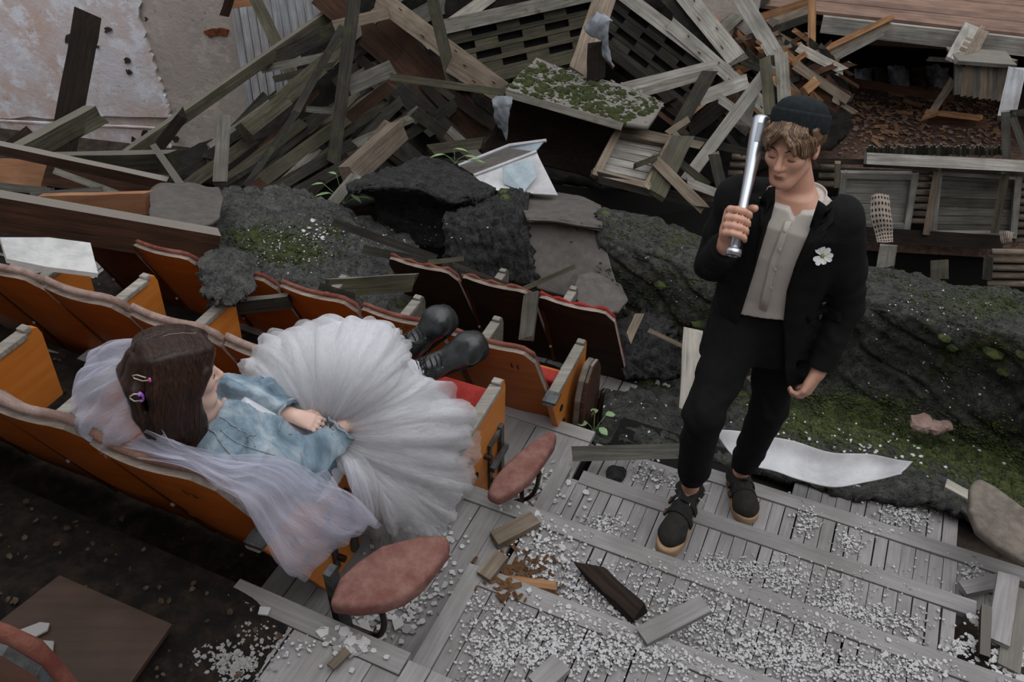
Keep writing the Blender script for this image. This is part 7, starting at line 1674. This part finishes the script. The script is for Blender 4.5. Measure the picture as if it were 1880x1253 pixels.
def mosscarpet(lab, spots, mat, seed):
    vs, fs = [], []; rs = random.Random(seed)
    bm0 = bmesh.new(); bmesh.ops.create_icosphere(bm0, subdivisions=1, radius=1); V0 = [w.co.copy() for w in bm0.verts]; F0 = [[w.index for w in f.verts] for f in bm0.faces]; bm0.free()
    for (u, v, su, sv, n, r_) in spots:
        for i in range(int(n * 1.7)):
            h = FH(rs.gauss(u, su), rs.gauss(v, sv))
            if h is None: continue
            rr_ = r_ * rs.uniform(.25, .8); b = len(vs); vs += [h + Vector((w.x * rr_ * rs.uniform(.8, 1.2), w.y * rr_ * rs.uniform(.8, 1.2), w.z * rr_ * .4)) for w in V0]; fs += [tuple(k + b for k in f) for f in F0]
    tag(mk('moss', vs, fs, M[mat], None, True), lab, 'moss', kind='stuff')
mosscarpet('green moss carpet at the foot of the felt bank', [(1540, 745, 60, 14, 420, .018), (1480, 775, 40, 14, 380, .018), (1560, 790, 60, 16, 420, .016), (1650, 800, 60, 18, 420, .016), (1740, 830, 50, 18, 420, .018), (1830, 850, 40, 25, 520, .02), (1870, 890, 30, 20, 300, .02), (1400, 740, 30, 10, 120, .015), (1620, 760, 50, 16, 260, .016), (1780, 800, 60, 20, 200, .014)], 'moss', 1)
mosscarpet('thin moss speckles on top of the felt bank and mound', [(1750, 545, 80, 14, 200, .012), (1830, 560, 40, 14, 260, .014), (1620, 510, 60, 12, 120, .010), (1180, 420, 50, 14, 140, .012), (1280, 440, 30, 10, 90, .014), (1300, 590, 50, 40, 120, .012), (1250, 500, 40, 30, 120, .012), (1700, 640, 90, 40, 140, .011), (1820, 660, 40, 30, 120, .012), (520, 450, 45, 14, 320, .018), (470, 432, 25, 10, 160, .018), (545, 470, 30, 10, 160, .016), (610, 420, 25, 10, 80, .016), (1130, 520, 20, 20, 80, .014), (1180, 540, 25, 20, 80, .014)], 'moss_dark', 2)
# grit on the mound and white chips over the felt
def chips(lab, spots, mat, seed, hit, name='chips'):
    m = MB(); rs = random.Random(seed)
    for (u, v, su, sv, n, r_) in spots:
        for i in range(n):
            h = hit(rs.gauss(u, su), rs.gauss(v, sv))
            if h is None: continue
            P, d = flake(h + EZ * .004, r_ * rs.uniform(.4, 1.4), 5, .004, .6, rng=rs); k = len(P); m.add(P + [q + d for q in P], [tuple(range(k, 2 * k))] + [(a, (a + 1) % k, k + (a + 1) % k, k + a) for a in range(k)])
    tag(m.build(name, M[mat]), lab, 'debris', kind='stuff')
chips('white plaster chips sprinkled over felt, moss and bank', [(560, 440, 60, 20, 80, .0045), (520, 470, 50, 15, 50, .0045), (590, 430, 20, 10, 20, .012), (420, 520, 30, 20, 40, .004), (1640, 830, 90, 20, 40, .010), (1580, 800, 80, 20, 30, .007), (1700, 740, 120, 50, 30, .005), (1420, 770, 50, 20, 30, .007), (1200, 760, 70, 30, 26, .006), (1300, 520, 80, 50, 30, .004), (1700, 560, 120, 20, 50, .004), (1760, 690, 80, 40, 30, .004), (760, 440, 60, 20, 20, .006)], 'flake_white', 5, FH, 'plaster_chips')
PH = surf(['mossy_panel'])
mm = MB()
def mosspanel():
    vs, fs = [], []; rs = random.Random(3); bm0 = bmesh.new(); bmesh.ops.create_icosphere(bm0, subdivisions=1, radius=1); V0 = [w.co.copy() for w in bm0.verts]; F0 = [[w.index for w in f.verts] for f in bm0.faces]; bm0.free()
    for i in range(330):
        a, b = rs.random(), rs.random(); u = 985 + a * 225 - b * 50 + rs.gauss(0, 4); v = 110 + a * 78 + b * 48 + rs.gauss(0, 4)
        if rs.random() < .35 and a > .75: continue
        h = PH(u, v)
        if h is None: continue
        rr_ = rs.uniform(.010, .038) * (1.4 if rs.random() < .12 else 1); b0 = len(vs); vs += [h + Vector((w.x * rr_, w.y * rr_, w.z * rr_ * .6)) for w in V0]; fs += [tuple(k + b0 for k in f) for f in F0]
    tag(mk('moss', vs, fs, M['moss_dark'], None, True), 'dark moss tufts covering the flat grey panel', 'moss', kind='stuff')
mosspanel()
chips('pale chips and bark among the moss of the flat panel', [(1030, 140, 30, 18, 160, .016), (1090, 165, 40, 18, 220, .016), (1150, 190, 30, 14, 140, .015), (990, 150, 20, 14, 60, .016)], 'flake_dim', 8, PH, 'plaster_chips')
# pit litter: broken laths and chips on the brown floor
pm = MB(); rp = random.Random(31)
for i in range(420):
    u, v = rp.uniform(1540, 1860), rp.gauss(215, 36)
    if not (150 < v < 282) or u < 1545 + max(0, 200 - v) * .2: continue
    p = atz(u, v, -1.24); d = Vector((rp.gauss(0, 1), rp.gauss(0, 1), rp.uniform(-.08, .1))).normalized(); s_ = rp.uniform(.012, .035) * (3.0 if rp.random() < .08 else 1); o = d.orthogonal().normalized(); pm.box(p + EZ * .015, d * s_, o * s_ * .22, d.cross(o) * .006)
tag(pm.build('lath_litter', plain('splinter', '#8f6b50', .9, c2='#b48f6c', scale=40)), 'broken lath splinters littering the brown pit floor', 'litter', kind='stuff')
pm = MB()
for i in range(420):
    u, v = rp.uniform(1540, 1850), rp.gauss(220, 34)
    if not (150 < v < 282): continue
    P, d = flake(atz(u, v, -1.23), rp.uniform(.01, .035), 5, .006, .5, rng=rp); k = len(P); pm.add(P + [q + d for q in P], [tuple(range(k, 2 * k))] + [(a, (a + 1) % k, k + (a + 1) % k, k + a) for a in range(k)])
tag(pm.build('chips', M['pad_dusty']), 'pinkish chips scattered over the brown pit floor', 'debris', kind='stuff')
# small plants
def plant(base, leaves, lab, r=.03, mat='leaf'):
    t = empty('plant', base, lab, 'plant')
    for (dx, dz, dy, ln, w) in leaves:
        tip = base + Vector((dx, dy, dz)); d = (tip - base); m = MB(); m.tube([base, base + d * .5 + EZ * .01, tip], .002, 5); m.build('stem', M[mat], t)
        f = Vector((dx, dy, 0)).normalized() if (abs(dx) + abs(dy)) > .001 else Vector((1, 0, 0)); f = (f + EZ * .1).normalized(); s_ = f.cross(EZ).normalized(); vs = []
        for k, ww in ((0, .1), (.25, .8), (.55, 1), (.8, .65), (1, .05)):
            c = tip + f * ln * k - EZ * ln * .35 * k * k; vs += [c + s_ * w * ww + EZ * .004, c, c - s_ * w * ww + EZ * .004]
        mk('leaf', vs, [(3 * i_ + j, 3 * i_ + j + 1, 3 * i_ + 4 + j, 3 * i_ + 3 + j) for i_ in range(4) for j in (0, 1)], M[mat], t, True)
plant(atz(1090, 795, -.1), [(.02, .05, -.02, .05, .02), (-.03, .06, .0, .045, .018), (.05, .09, .02, .05, .02), (.0, .10, .02, .045, .018), (-.02, .03, -.04, .05, .022)], 'small broad-leaved plant growing at the folded aisle seat')
wb = at(632, 375, 5.0)
plant(wb, [(.06, .10, -.05, .10, .016), (-.08, .08, 0, .11, .016), (.02, .16, 0, .10, .014), (-.03, .2, .03, .1, .014), (.10, .05, 0, .1, .015), (-.12, .14, .02, .09, .013)], 'pale weed sprouting between black plank and felt roll', mat='leaf')
plant(at(835, 300, 5.0), [(.06, .05, 0, .10, .014), (-.06, .06, 0, .1, .014), (.0, .1, 0, .09, .012), (.1, .02, 0, .1, .014)], 'grey-green weed on top of the rolled black felt', mat='leaf')
